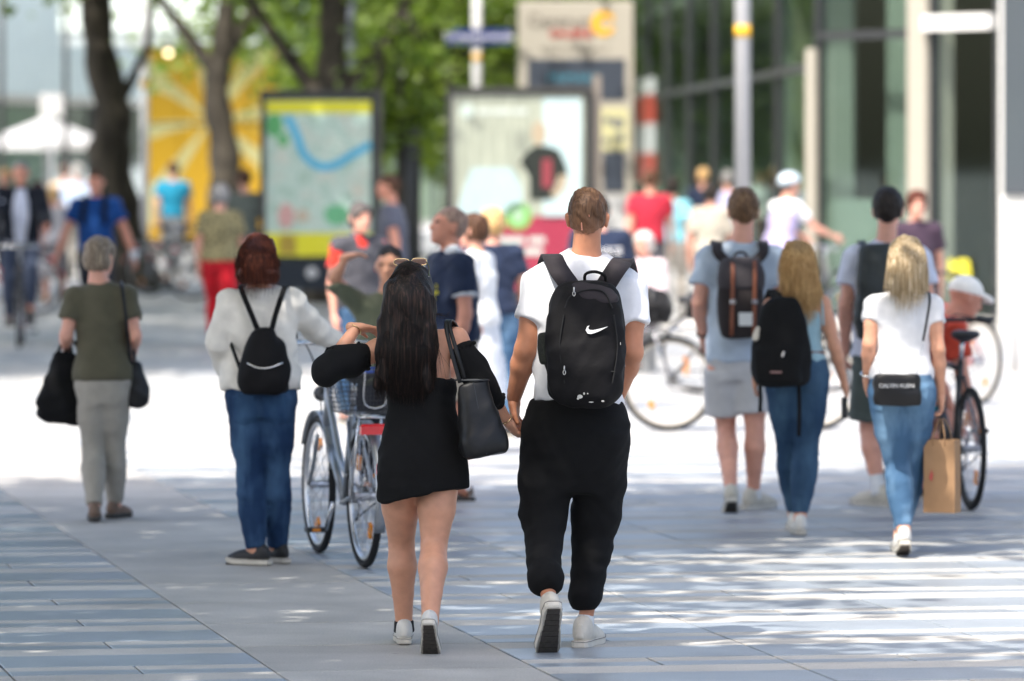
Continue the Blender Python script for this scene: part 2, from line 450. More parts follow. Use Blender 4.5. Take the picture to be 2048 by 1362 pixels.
def leg(J, S, b, infl=0):
    r = leg_r(b); a, e, w = J['hip'+S], J['kn'+S], J['an'+S]
    back = U(np.cross(e-w, (1, 0, 0)))*(-.012)*b['h'] if True else 0
    fw = np.array([math.sin(b.get('yaw', 0)), -1, 0])*0.010*b['h']
    cal = e*.72+w*.28+fw; lowc = e*.38+w*.62+fw*.3; q = [k+infl for k in r]
    lo = .027*b['h']*b.get('leg', 1)+infl; m = a*.5+e*.5
    return [RC(a, m, q[0], q[1], .03), RC(m, e, q[1], q[2], .012), RC(e, cal, q[2], q[3], .012), RC(cal, lowc, q[3], lo, .010), RC(lowc, w, lo, q[4], .010)]
def hand(wr, d, nrm, sc_, side, curl=.5, spread=.1, thumb_out=.6):
    """wrist, pointing direction, palm normal (towards the palm side), thumb side +1/-1"""
    d = U(d); n = np.array(nrm, float); n = U(n-d*(n @ d)); x = np.cross(d, n)*side
    s = sc_; pr = []
    c = wr+d*.045*s
    M = np.stack([x, d, n], 1)
    pr.append(ELL(c+d*.008*s, (.040*s, .052*s, .019*s), .012, M))
    pr.append(RC(wr-d*.03*s, wr+d*.02*s, .026*s, .024*s, .02))
    Ls = [.074, .082, .076, .060]; 
    for i, L in enumerate(Ls):
        o = (1.5-i)*.0205*s
        a = c+d*.045*s+x*o
        u = U(d+x*spread*(1.5-i)*.4); cur = a; ang = curl*.55
        for j, f in enumerate((.45, .31, .24)):
            v = u*math.cos(ang)+n*math.sin(ang); nx = cur+v*L*f*s
            pr.append(RC(cur, nx, (.0098-.001*j)*s, (.0090-.001*j)*s, .004)); cur = nx; ang += curl*.75
    a = wr+d*.022*s+x*.026*s; v = U(d*.7+x*thumb_out+n*.35*curl)
    m_ = a+v*.042*s; e_ = m_+U(v+d*.5+n*.4*curl)*.034*s
    pr.append(RC(a, m_, .014*s, .0115*s, .012)); pr.append(RC(m_, e_, .0112*s, .0085*s, .004))
    return pr
def head_frame(J):
    yaw, pitch = J['head'][0], J['head'][1]; roll = J['head'][2] if len(J['head']) > 2 else 0
    return Matrix.Rotation(R(yaw), 3, 'Z') @ Matrix.Rotation(R(pitch), 3, 'X') @ Matrix.Rotation(R(roll), 3, 'Y')
def head_sdf(f=1.0, ears=True):
    p = [ELL((0,-.014,.147), (.0755,.096,.087), .02), ELL((0,.024,.10), (.064,.072,.078), .03), ELL((0,.036,.045), (.046,.052,.045), .03),
         ELL((0,.022,.135),(.067,.078,.06),.02), RC((0,.086,.128), (0,.109,.088), .009, .0135, .012), ELL((0,.070,.020), (.022,.018,.018), .02),
         ELL((.033,.094,.122), (.016,.014,.010), .012, None, 'sub'), ELL((-.033,.094,.122), (.016,.014,.010), .012, None, 'sub'),
         RC((-.018,.088,.058), (.018,.088,.058), .009, .009, .008)]
    if ears:
        for s in (-1, 1):
            p.append(ELL((.078*s,-.012,.108), (.010,.021,.033), .008, None)); p.append(ELL((.087*s,-.016,.122), (.006,.018,.018), .006))
    p += [RC((0,-.028,.05), (0,-.045,-.075), .052, .055, .03)]
    return p
HEAD_CACHE = {}
def head_mesh(vox, ears=True):
    key = (vox, ears)
    if key not in HEAD_CACHE:
        parts = [(*solid(head_sdf(1, ears), vox, 1), 0)]
        v2 = min(vox, .005)
        if vox < .0085:
            for s in (-1, 1):
                parts.append((*solid([ELL((.033*s,.0835,.121), (.0125,.010,.0075))], .0025), 1))
                parts.append((*solid([RC((.018*s,.098,.138), (.046*s,.086,.140), .0035, .0025)], .0025), 2))
            parts.append((*solid([RC((-.02,.093,.060), (0,.097,.061), .004, .0055, .005), RC((0,.097,.061), (.02,.093,.060), .0055, .004, .005)], .0025), 3))
        else:
            for s in (-1, 1): parts.append((*solid([RC((.016*s,.092,.132), (.046*s,.084,.134), .008, .007)], .005), 2))
            parts.append((*solid([RC((-.02,.09,.060), (.02,.09,.060), .007, .007)], .005), 3))
        HEAD_CACHE[key] = joined(parts)
    return HEAD_CACHE[key]
def to_head(J, b, pts):
    M = np.array(head_frame(J)); f = b.get('hs', b['h']/7.5/.234)
    return (np.asarray(pts)*f) @ M.T + J['chin']

# shoes: built once for each style, then copied
SHOE = {}
def shoe_mesh(style):
    if style in SHOE: return SHOE[style]
    vx = .006
    up = [ELL((0,-.045,.058), (.034,.046,.052), .02), ELL((0,.045,.045), (.038,.095,.044), .03), ELL((.002,.125,.030), (.045,.068,.034), .03),
          RC((0,-.028,.06), (0,-.030,.088), .036, .036, .02), HALF((0, 0, -1), -.014)]
    if style == 'sandal':
        up = [RC((-.04,.09,.03), (.04,.09,.03), .010, .010, .02), RC((-.04,.09,.03), (0,.10,.055), .010, .010, .02), RC((.04,.09,.03), (0,.10,.055), .010, .010, .02),
              RC((-.038,.03,.02), (0,.05,.075), .009, .009), RC((.038,.03,.02), (0,.05,.075), .009, .009), RC((-.033,-.05,.06), (.033,-.05,.06), .008, .008), RC((-.035,-.05,.02), (-.033,-.05,.06), .008, .008), RC((.035,-.05,.02), (.033,-.05,.06), .008, .008)]
    V, F = solid(up, vx, 1)
    sole = [(-.098, .020), (-.09, .031), (-.05, .038), (.02, .037), (.08, .045), (.13, .050), (.165, .043), (.188, .026), (.194, .010)]
    vs = []; fs = []
    ring = [(w, y) for y, w in sole]+[(-w, y) for y, w in reversed(sole)]
    n = len(ring)
    zz = ((0, .93), (.006, 1.0), (.026, 1.0), (.030, .95))
    for z, f in zz: vs += [(x*f, (y-.05)*(.5+.5*f)+.05, z+max(0, y-.11)**2*2.0) for x, y in ring]
    for l in range(3): fs += [(l*n+i, l*n+(i+1) % n, (l+1)*n+(i+1) % n, (l+1)*n+i) for i in range(n)]
    fs += [tuple(range(n-1, -1, -1)), tuple(3*n+i for i in range(n))]
    tread = []
    tr = MB()
    fox = MB().tube([(x*1.005, (y-.05)*1.004+.05, .027+max(0, y-.11)**2*2.0) for x, y in ring], .0018, 5, closed=True)
    for i in range(9): 
        y = -.085+i*.030; w = .024+.012*min(1, max(0, (y+.09)/.2)); tr.box((-w, y, -.0035), (w, y+.0265, .002+max(0, y-.11)**2*2.0))
    SHOE[style] = (V, F, vs, fs, tr, fox); return SHOE[style]
SHOE_ME = {}
def shoe(parent, J, b, S, style, cu, cs, name='shoe', extra=None):
    key = (style, cu.name, cs.name)
    f = b['h']/1.75*b.get('foot', 1.0)*(1.0 if b['sex'] == 'm' else .92)
    M = Matrix.Translation(Vector(J['an'+S])) @ Matrix.Rotation(R(J.get('fy'+S, 0)), 4, 'Z') @ Matrix.Rotation(R(J.get('fp'+S, 0)), 4, 'X') @ Matrix.Scale(f, 4) @ Matrix.Translation((0, .0, -.088))
    if key not in SHOE_ME:
        V, F, vs, fs, tr, fox = shoe_mesh(style)
        a = link(name, V, F, cu, parent); c = link('sole', vs, fs, cs, a, False)
        d = tr.build('tread', mat('rubber_tread', (.06, .052, .045), .8, 0, .4, .3, 60), a)
        e = fox.build('foxing', mat('foxing_grey', (.22, .20, .18), .8), a)
        hp = link('heel_tab', *solid([LOFT((0, -.087, .034), (0, -.078, .096), [(0, .017, .007), (.5, .014, .008), (1, .012, .007)])], .004), cu, a)
        SHOE_ME[key] = (a.data, c.data, d.data, e.data, hp.data)
    else:
        a = bpy.data.objects.new(name, SHOE_ME[key][0]); COL.objects.link(a); a.parent = parent
        for nm, me in (('sole', SHOE_ME[key][1]), ('tread', SHOE_ME[key][2]), ('foxing', SHOE_ME[key][3]), ('heel_tab', SHOE_ME[key][4])):
            q = bpy.data.objects.new(nm, me); COL.objects.link(q); q.parent = a
    a.matrix_local = M
    if extra == 'laces':
        mb = MB()
        for i in range(4): mb.tube([(-.022, .035+.018*i, .083-.011*i), (0, .037+.018*i, .091-.012*i), (.022, .035+.018*i, .083-.011*i)], .0028, 5)
        mb.build('laces', mat('lace', (.75, .73, .7), .8), a)
    return a

# garments -> lists of solids
def sleeve(J, S, b, frac, infl, flare=.012, k=.035):
    r = arm_r(b); a, e, w = J['sh'+S], J['el'+S], J['wr'+S]; pr = []
    x = (1, .2, 0) if abs(U(e-a)[0]) < .8 else (0, 1, 0)
    if frac <= 1: pr.append(LOFT(a-(e-a)*.05, a+(e-a)*frac, [(0, r[0]+infl, r[0]+infl), (.5, r[0]+infl+flare*.4, r[0]+infl+flare*.5), (1, r[1]+infl+flare, r[1]+infl+flare)], x, k, 2, .008))
    else:
        pr += CH([a, a*.5+e*.5, e], [r[0]+infl, r[1]+infl, r[2]+infl+.003], k)
        x2 = (1, .2, 0) if abs(U(w-e)[0]) < .8 else (0, 1, 0)
        pr.append(LOFT(e-(w-e)*.1, e+(w-e)*(frac-1), [(0, r[2]+infl, r[2]+infl), (.5, r[3]+infl, r[3]+infl), (1, r[4]+infl*1.2, r[4]+infl*1.2)], x2, k, 2, .008))
    return pr
def shirt(J, b, sl=.5, infl=.012, hem=-.05, loose=.5, seed=1, amp=.005, freq=65, flare=.016, neck=True, slv=('L', 'R')):
    pr = torso(J, b, infl, hem, 1.0, loose)
    for S in slv: pr += sleeve(J, S, b, sl, infl, flare)
    if neck:
        ax = U(J['neck']-J['pel'])
        c = J['neck']+ax*.018*b['h']; pr.append(HALF(ax-np.array([0, .25*b.get('face', 1), 0]), float(U(ax-np.array([0, .25*b.get('face', 1), 0])) @ c)))
    pr.append(waves(seed, amp, freq*.6, 6, (1, 1, 1.2), .6))
    return pr
def trousers(J, b, fr=.97, thigh=.012, knee=.014, hemr=.03, top=.16, seed=2, amp=.005, freq=70, short=None, tight=False, crease=1.0):
    """top: how far up the torso axis; fr: fraction of the shin covered; short: fraction of the thigh covered (then no shin)"""
    pr = torso(J, b, thigh*.8, -.18, top, 0); r = leg_r(b)
    for S in 'LR':
        a, e, w = J['hip'+S], J['kn'+S], J['an'+S]
        if short:
            pr.append(LOFT(a, a+(e-a)*short, [(0, r[0]+thigh, r[0]+thigh), (.5, r[0]+thigh*1.2, r[0]+thigh*1.2), (1, r[1]+thigh*1.5+hemr, r[1]+thigh*1.5+hemr)], (1, 0, 0), .03, 2, .008))
        else:
            m = a*.5+e*.5; pr += CH([a, m], [r[0]+thigh, r[1]+thigh], .03)+CH([m, e], [r[1]+thigh, r[2]+knee], .012)
            rr = [r[2]+knee, r[3]+knee*.9+.004, max(r[4]+.006, hemr)]
            lg = leg(J, S, b, min(knee, thigh)*.75); pr += lg[:4]
            pr.append(LOFT(e-(w-e)*.12, e+(w-e)*fr, [(0, rr[0], rr[0]), (.4, rr[1], rr[1], 0, 0), (1, rr[2], rr[2]*1.05)], (1, 0, 0), .010, 2, .008))
    pr.append(waves(seed, amp, freq*.6, 6, (.6, .6, 1.6), .6))
    return pr

def hair_sdf(style, J, b, o):
    """solids in head coordinates"""
    g = o.get('g', 1.0); p = []
    if style in ('short', 'crop', 'fade'):
        t = {'short': .016, 'crop': .011, 'fade': .008}[style]
        p = [ELL((0,-.016,.149), (.0755+t, .096+t, .087+t*1.3), .01), ELL((0,-.030,.10), (.066+t*.3, .072+t*.45, .07), .02)]
        p.append(HALF((0, .72, -.62), -.058)); p.append(HALF((0, 0, -1), -.046 if style != 'fade' else -.055))
        for s in (-1, 1): p.append(ELL((.09*s, .005, .092), (.035, .030, .048), .01, None, 'sub')); p.append(ELL((.066*s, -.055, .040), (.042, .06, .036), .012, None, 'sub'))
        p.append(waves(3, .006, 110, 6, (1, 1, .8), .5))
    elif style == 'bob':
        p = [ELL((0,-.020,.150), (.092*g, .115*g, .100), .03), ELL((0,-.040,.095), (.090*g, .090*g, .075), .03), ELL((0,.03,.165), (.080*g,.075,.07), .03)]
        p.append(ELL((0, .115, .085), (.066, .085, .085), .02, None, 'sub')); p.append(HALF((0, 0, -1), -.035)); p.append(waves(5, .005, 85, 6, (1, 1, .35)))
    elif style == 'long':
        p = [ELL((0,-.020,.150), (.088, .110, .098), .03), ELL((0,.03,.165), (.080,.072,.068), .03), ELL((0,-.04,.085), (.088,.085,.08), .03)]
        p.append(ELL((0, .125, .085), (.064, .090, .095), .02, None, 'sub'))
    elif style == 'fringe_back':
        p = [ELL((0,-.025,.152), (.084, .105, .095), .02), ELL((0,-.105,.115), (.045, .045, .045), .03)]
        p.append(HALF((0, .80, -.6), -.040)); p.append(waves(5, .004, 90, 6, (1, 1, .35)))
    elif style == 'helmet':
        p = [ELL((0,-.01,.165), (.100, .135, .095), .03), HALF((0, .25, -1), -.135), ELL((0,.0,.12), (.09,.115,.09), .01, None, 'sub')]
    elif style == 'cap':
        p = [ELL((0,-.012,.155), (.089, .109, .093), .02), HALF((0, .12, -1), -.140), RC((-.03,.11,.158), (.03,.11,.158), .022, .022, .02), RC((-.035,.145,.150), (.035,.145,.150), .02, .02, .03)]
    return p

def person(label, X, Y, J, b, skin_m, wear, hair=None, shoes=None, rz=0.0, vox=.012, hands=None, group=None, head_ears=True, extra_hair=None, name='person', cat='person', bare_feet=False):
    """J in metres around the figure's own base; wear = [(name, solids, material[, kind])]"""
    b = dict(b); b.setdefault('hs', b['h']/7.5/.234); J.setdefault('h', b['h'])
    root = empty(name, (X, Y, 0), rz, label, cat, group)
    # one continuous body
    pr = torso(J, b, -.004 if b.get('bare') else -.014)
    for S in 'LR': pr += arm(J, S, b)+leg(J, S, b)
    M = np.array(head_frame(J))
    pr.append(RC(J['neck']-U(J['neck']-J['pel'])*.02, J['chin']+M @ np.array([0, -.03, .05])*b['hs'], .033*b['h'], .030*b['h'], .02))
    if not bare_feet:
        for S in 'LR':
            Mf = Matrix.Rotation(R(J.get('fy'+S, 0)), 3, 'Z') @ Matrix.Rotation(R(J.get('fp'+S, 0)), 3, 'X'); f = b['h']/1.75
            toe = J['an'+S]+np.array(Mf @ Vector((0, .13*f, -.055*f))); heel = J['an'+S]+np.array(Mf @ Vector((0, -.04*f, -.045*f)))
            pr += [RC(J['an'+S], toe, .026*f, .018*f, .02), RC(J['an'+S], heel, .026*f, .024*f, .02)]
    parts = [(*solid(pr, vox, 1), 0)]
    hv, hf, hi = head_mesh(.007 if vox < .011 else (.009 if vox < .015 else .012), head_ears)
    parts.append((to_head(J, b, hv), hf, 0))
    V, F, I = joined(parts); I[-len(hf):] = hi
    hd = hands or {}
    hvx = .0045 if vox < .011 else (.006 if vox < .015 else .009)
    for S, sg in (('L', -1), ('R', 1)):
        o = hd.get(S, {})
        if o is None: continue
        fd = J['wr'+S]-J['el'+S]
        d = o.get('d', U(fd)+np.array([0, .12, -.15])); nn = o.get('n', (-sg, 0, 0)); 
        hp = hand(J['wr'+S], d, nn, b['h']/1.75*(.97 if b['sex'] == 'm' else .88), o.get('side', 1 if sg > 0 else -1), o.get('curl', .55), o.get('spread', .1), o.get('thumb', .5))
        v2, f2 = solid(hp, hvx, 1)
        F = np.concatenate([F, f2+len(V)]); V = np.concatenate([V, v2]); I = np.concatenate([I, np.zeros(len(f2), int)])
    link('body', V, F, None, root, True, [skin_m, mat('eye', (.05, .04, .035), .2), mat('brow', b.get('brow', (.06, .04, .03)), .8), mat('lip', tuple(c*q for c, q in zip(skin_lip, (1, 1, 1))), .4)], I)
    for w in wear:
        v, f = solid(w[1], w[3] if len(w) > 3 else vox*.9, 1); o = link(w[0], v, f, w[2], root)
        if len(w) > 4: o['label'] = w[4]
    if hair:
        st, hm = hair[0], hair[1]; ho = hair[2] if len(hair) > 2 else {}
        if 'solid' in ho: v, f = solid(ho['solid'], .007 if vox < .011 else .009, 1)
        else:
            hp = hair_sdf(st, J, b, ho); v, f = solid(hp, .006 if vox < .011 else (.008 if vox < .0155 else .012), 1); v = to_head(J, b, v)
        link({'helmet': 'helmet', 'cap': 'cap'}.get(st, 'hair'), v, f, hm, root)
        if 'under' in ho: v, f = solid(hair_sdf('short', J, b, {}), .008, 1); link('hair', to_head(J, b, v), f, ho['under'], root)
    if shoes:
        st, cu, cs = shoes[:3]
        for S in 'LR': shoe(root, J, b, S, st, cu, cs, 'sandal' if st == 'sandal' else 'shoe', shoes[3] if len(shoes) > 3 else None)
    return root
skin_lip = lin(176, 96, 88)
SK_FAIR = skin('fair', lin(205, 150, 122)); SK_TAN = skin('tan', lin(180, 122, 92)); SK_PINK = skin('pink', lin(216, 158, 136)); SK_RED = skin('ruddy', lin(205, 142, 118))

def pxjoints(s, h, pts, head=(0, 0), plant='LR'):
    """joints measured on the photograph: {joint: (px, py, dy)} -> metres about the figure's base"""
    D = FPX/s; J = {}
    xs = pts['pel'][0]; X0 = (xs-1024)/s
    for k, v in pts.items():
        p = PX(v[0], v[1], s, v[2] if len(v) > 2 else 0); J[k] = p-np.array([X0, D, 0])
    J['head'] = head; J['h'] = h
    for S in 'LR':
        J.setdefault('fy'+S, 0.0); J.setdefault('fp'+S, 0.0)
        if S in plant: J['an'+S][2] = .088*h/1.75*.97
    return J, X0, D
def strands(name, paths, r, m, parent):
    """many fine hair strands (three-sided tapering tubes) as one mesh"""
    V = []; F = []; n0 = 0
    for P in paths:
        P = np.asarray(P); n = len(P); t = np.gradient(P, axis=0); t /= np.linalg.norm(t, axis=1)[:, None]+1e-9
        u = np.cross(t, (0.3, 1, 0.1)); u /= np.linalg.norm(u, axis=1)[:, None]+1e-9; w = np.cross(t, u)
        rr = (r*np.linspace(1, .25, n))[:, None]
        for k in range(3):
            A = 2.0944*k; V.append(P+(u*math.cos(A)+w*math.sin(A))*rr)
        i = np.arange(n-1)
        for k in range(3):
            k2 = (k+1) % 3; F.append(np.stack([n0+k*n+i, n0+k2*n+i, n0+k2*n+i+1, n0+k*n+i+1], 1))
        n0 += 3*n
    o = link(name, np.concatenate(V), np.concatenate(F), m, parent); return o
# ------------------------------------------------------------------ pavement
COLD = np.array([-0.1760, 0.9844]); ROWD = np.array([0.9844, 0.1760])     # direction of the long joints, of the cross joints
ORG = np.array([-1.058, 22.756]); CW = 1.02; CP = 1.12; NAR = 0.34          # a point on a long joint, column width, course period, narrow course
def slab_mat(name, split, plain=False):
    m, nt, b = new_mat(name); N = nt.nodes; L = nt.links
    tc = N.new('ShaderNodeTexCoord'); sx = N.new('ShaderNodeSeparateXYZ'); L.new(tc.outputs['Object'], sx.inputs[0])
    oi = N.new('ShaderNodeObjectInfo'); geo = N.new('ShaderNodeNewGeometry')
    gr = N.new('ShaderNodeTexNoise'); gr.inputs['Scale'].default_value = 110; gr.inputs['Detail'].default_value = 6; gr.inputs['Roughness'].default_value = .75; L.new(geo.outputs['Position'], gr.inputs['Vector'])
    bl = N.new('ShaderNodeTexNoise'); bl.inputs['Scale'].default_value = 2.2; bl.inputs['Detail'].default_value = 6; L.new(geo.outputs['Position'], bl.inputs['Vector'])
    jt = N.new('ShaderNodeMath'); jt.operation = 'MULTIPLY_ADD'; jt.inputs[1].default_value = 0.02; L.new(bl.outputs[0], jt.inputs[0]); L.new(sx.outputs['Y'], jt.inputs[2])
    st = N.new('ShaderNodeMapRange'); st.inputs[1].default_value = split-.004+.01; st.inputs[2].default_value = split+.004+.01; L.new(jt.outputs[0], st.inputs[0])
    mix = N.new('ShaderNodeMixRGB'); mix.inputs[1].default_value = (.295, .325, .36, 1); mix.inputs[2].default_value = (.50, .475, .44, 1)
    if plain: mix.inputs[0].default_value = 1.0; mix.inputs[2].default_value = (.425, .405, .378, 1)
    else: L.new(st.outputs[0], mix.inputs[0])
    a = N.new('ShaderNodeMath'); a.operation = 'MULTIPLY_ADD'; a.inputs[1].default_value = .22; a.inputs[2].default_value = .79; L.new(oi.outputs['Random'], a.inputs[0])
    c = N.new('ShaderNodeMath'); c.operation = 'MULTIPLY_ADD'; c.inputs[1].default_value = 1.3; c.inputs[2].default_value = .35; L.new(gr.outputs[0], c.inputs[0])
    d = N.new('ShaderNodeMath'); d.operation = 'MULTIPLY_ADD'; d.inputs[1].default_value = .7; d.inputs[2].default_value = .65; L.new(bl.outputs[0], d.inputs[0])
    e = N.new('ShaderNodeMath'); e.operation = 'MULTIPLY'; L.new(a.outputs[0], e.inputs[0]); L.new(c.outputs[0], e.inputs[1])
    f = N.new('ShaderNodeMath'); f.operation = 'MULTIPLY'; L.new(e.outputs[0], f.inputs[0]); L.new(d.outputs[0], f.inputs[1])
    vm = N.new('ShaderNodeVectorMath'); vm.operation = 'SCALE'; L.new(mix.outputs[0], vm.inputs[0]); L.new(f.outputs[0], vm.inputs['Scale'])
    # small dark spots of old gum and drips
    vo = N.new('ShaderNodeTexVoronoi'); vo.inputs['Scale'].default_value = 2.6; L.new(geo.outputs['Position'], vo.inputs['Vector'])
    sp = N.new('ShaderNodeMapRange'); sp.inputs[1].default_value = .030; sp.inputs[2].default_value = .045; sp.inputs[3].default_value = .72; sp.inputs[4].default_value = 1; L.new(vo.outputs['Distance'], sp.inputs[0])
    v2 = N.new('ShaderNodeVectorMath'); v2.operation = 'SCALE'; L.new(vm.outputs[0], v2.inputs[0]); L.new(sp.outputs[0], v2.inputs['Scale'])
    L.new(v2.outputs[0], b.inputs['Base Color'])
    rr = N.new('ShaderNodeMapRange'); rr.inputs[3].default_value = .38; rr.inputs[4].default_value = .8
    if plain: b.inputs['Roughness'].default_value = .72
    else: L.new(st.outputs[0], rr.inputs[0]); L.new(rr.outputs[0], b.inputs['Roughness'])
    bp = N.new('ShaderNodeBump'); bp.inputs['Strength'].default_value = .25; bp.inputs['Distance'].default_value = .003
    L.new(gr.outputs[0], bp.inputs['Height']); L.new(bp.outputs[0], b.inputs['Normal'])
    return m
M_WIDE = slab_mat('paving_wide', .10); M_NAR = slab_mat('paving_narrow', .0); M_PLAIN = slab_mat('paving_plain', 0, True)

def far_paving():
    m, nt, b = new_mat('paving_far'); N = nt.nodes; L = nt.links
    geo = N.new('ShaderNodeNewGeometry'); mp = N.new('ShaderNodeMapping'); mp.inputs['Rotation'].default_value = (0, 0, -math.atan2(ROWD[1], ROWD[0]))
    L.new(geo.outputs['Position'], mp.inputs[0])
    br = N.new('ShaderNodeTexBrick'); br.inputs['Scale'].default_value = 1; br.inputs['Brick Width'].default_value = CW; br.inputs['Row Height'].default_value = CP/2
    br.inputs['Mortar Size'].default_value = .006; br.inputs['Color1'].default_value = (.34, .36, .38, 1); br.inputs['Color2'].default_value = (.45, .43, .40, 1); br.inputs['Mortar'].default_value = (.06, .06, .06, 1)
    L.new(mp.outputs[0], br.inputs['Vector'])
    no = N.new('ShaderNodeTexNoise'); no.inputs['Scale'].default_value = 1.3; no.inputs['Detail'].default_value = 7; L.new(geo.outputs['Position'], no.inputs['Vector'])
    d = N.new('ShaderNodeMath'); d.operation = 'MULTIPLY_ADD'; d.inputs[1].default_value = .7; d.inputs[2].default_value = .65; L.new(no.outputs[0], d.inputs[0])
    vm = N.new('ShaderNodeVectorMath'); vm.operation = 'SCALE'; L.new(br.outputs[0], vm.inputs[0]); L.new(d.outputs[0], vm.inputs['Scale'])
    L.new(vm.outputs[0], b.inputs['Base Color']); b.inputs['Roughness'].default_value = .6
    return m
ground = link('ground', [(-900, -300, -.03), (900, -300, -.03), (900, 2500, -.03), (-900, 2500, -.03)], [(0, 1, 2, 3)], mat('joint_sand', (.035, .034, .03), .95), None, False)
tag(ground, 'dark sand bed under the paving', None, None, 'structure')
def uv(u, v): p = ORG+ROWD*u+COLD*v; return (float(p[0]), float(p[1]))
v0 = -3*CP+.30; NC = 21; v1 = v0+NC*CP; UL, UR = -7, 8
pav = link('pavement', [(*uv(u, v), -.012) for u, v in ((UL*CW, v0), (UR*CW, v0), (UR*CW, v1), (UL*CW, v1))], [(0, 1, 2, 3)], mat('joint_sand', (.035, .034, .03), .95), None, False)
tag(pav, 'grey and blue banded stone paving of the pedestrian street', None, None, 'structure')
FP = far_paving()
fv = []; ff = []
for (a, b_, c, d) in ((-400, 400, v1+.01, 700), (-400, 400, -60, v0-.01), (-400, UL*CW-.01, v0, v1), (UR*CW+.01, 400, v0, v1)):
    n = len(fv); fv += [(*uv(a, c), 0), (*uv(b_, c), 0), (*uv(b_, d), 0), (*uv(a, d), 0)]; ff.append((n, n+1, n+2, n+3))
tag(link('plaza', fv, ff, FP, None, False), 'pale stone plaza stretching away between the shops', None, None, 'structure')
g = .009
def slab_me(name, w, d, m):
    mb = MB().cbox((-w/2+g/2, -d/2+g/2, -.05), (w/2-g/2, d/2-g/2, 0), .003); o = mb.build(name, m); me = o.data; bpy.data.objects.remove(o); return me
ME_W = slab_me('slab', CW, CP-NAR, M_WIDE); ME_N = slab_me('slab', CW/2, NAR, M_NAR); ME_P = slab_me('slab', CW, CP, M_PLAIN)
pieces = []
for c in range(NC):
    vb = v0+c*CP
    for k in range(UL, UR):
        if k == 0: pieces.append((ME_P, (k+.5)*CW, vb+CP*.5))
        else:
            pieces.append((ME_W, (k+.5)*CW, vb+NAR+(CP-NAR)/2))
            for hlf in (.25, .75): pieces.append((ME_N, (k+hlf)*CW, vb+NAR/2))
ang = math.atan2(ROWD[1], ROWD[0])
def inview(u, v): x, y = uv(u, v); return abs(x) < y*.0905+.75
seen = sorted([p for p in pieces if inview(p[1], p[2])], key=lambda p: uv(p[1], p[2])[1])
rest = seen[298:]+[p for p in pieces if not inview(p[1], p[2])]
for me, u, v in seen[:298]:
    o = bpy.data.objects.new('slab', me); COL.objects.link(o); x, y = uv(u, v)
    o.location = (x, y, random.uniform(-.0012, .0012)); o.rotation_euler = (random.gauss(0, .0007), random.gauss(0, .0007), ang+random.gauss(0, .0006)); o.parent = pav
rm = {}
for me, u, v in rest: rm.setdefault(me.name, (me, []))[1].append((u, v))
for nm, (me, L_) in rm.items():
    V0 = np.array([q.co for q in me.vertices]); mb = MB(); ca, sa = math.cos(ang), math.sin(ang)
    for u, v in L_:
        x, y = uv(u, v); mb.add([(q[0]*ca-q[1]*sa+x, q[0]*sa+q[1]*ca+y, q[2]) for q in V0], [tuple(p.vertices) for p in me.polygons])
    o = mb.build('slab_field', FP, pav); o['kind'] = 'stuff'
# ------------------------------------------------------------------ trees
def leaf_mat(name, c1, c2):
    m, nt, b = new_mat(name); N = nt.nodes; L = nt.links; N.remove(b)
    geo = N.new('ShaderNodeNewGeometry'); rp = N.new('ShaderNodeValToRGB')
    rp.color_ramp.elements[0].color = (*c1, 1); rp.color_ramp.elements[1].color = (*c2, 1); L.new(geo.outputs['Random Per Island'], rp.inputs[0])
    d = N.new('ShaderNodeBsdfPrincipled'); d.inputs['Roughness'].default_value = .45; L.new(rp.outputs[0], d.inputs['Base Color'])
    t = N.new('ShaderNodeBsdfTranslucent'); sc_ = N.new('ShaderNodeVectorMath'); sc_.operation = 'MULTIPLY'; sc_.inputs[1].default_value = (1.6, 1.7, .6); L.new(rp.outputs[0], sc_.inputs[0]); L.new(sc_.outputs[0], t.inputs[0])
    mx = N.new('ShaderNodeMixShader'); mx.inputs[0].default_value = .42; L.new(d.outputs[0], mx.inputs[1]); L.new(t.outputs[0], mx.inputs[2])
    L.new(mx.outputs[0], N['Material Output'].inputs[0]); return m
LEAF = leaf_mat('leaves', (.055, .105, .014), (.17, .235, .035))
def bark_mat():
    m, nt, b = new_mat('plane_bark'); N = nt.nodes; L = nt.links
    tc = N.new('ShaderNodeTexCoord'); mp = N.new('ShaderNodeMapping'); mp.inputs['Scale'].default_value = (1, 1, .35); L.new(tc.outputs['Object'], mp.inputs[0])
    vo = N.new('ShaderNodeTexNoise'); vo.inputs['Scale'].default_value = 6; vo.inputs['Detail'].default_value = 8; L.new(mp.outputs[0], vo.inputs['Vector'])
    rp = N.new('ShaderNodeValToRGB'); e = rp.color_ramp.elements; e[0].position = .38; e[0].color = (.020, .016, .011, 1); e[1].position = .66; e[1].color = (.07, .057, .04, 1)
    e2 = e.new(.5); e2.color = (.05, .042, .03, 1)
    L.new(vo.outputs[0], rp.inputs[0]); L.new(rp.outputs[0], b.inputs['Base Color']); b.inputs['Roughness'].default_value = .9
    bp = N.new('ShaderNodeBump'); bp.inputs['Strength'].default_value = .9; bp.inputs['Distance'].default_value = .03; L.new(vo.outputs[0], bp.inputs['Height']); L.new(bp.outputs[0], b.inputs['Normal'])
    return m
BARK = bark_mat()
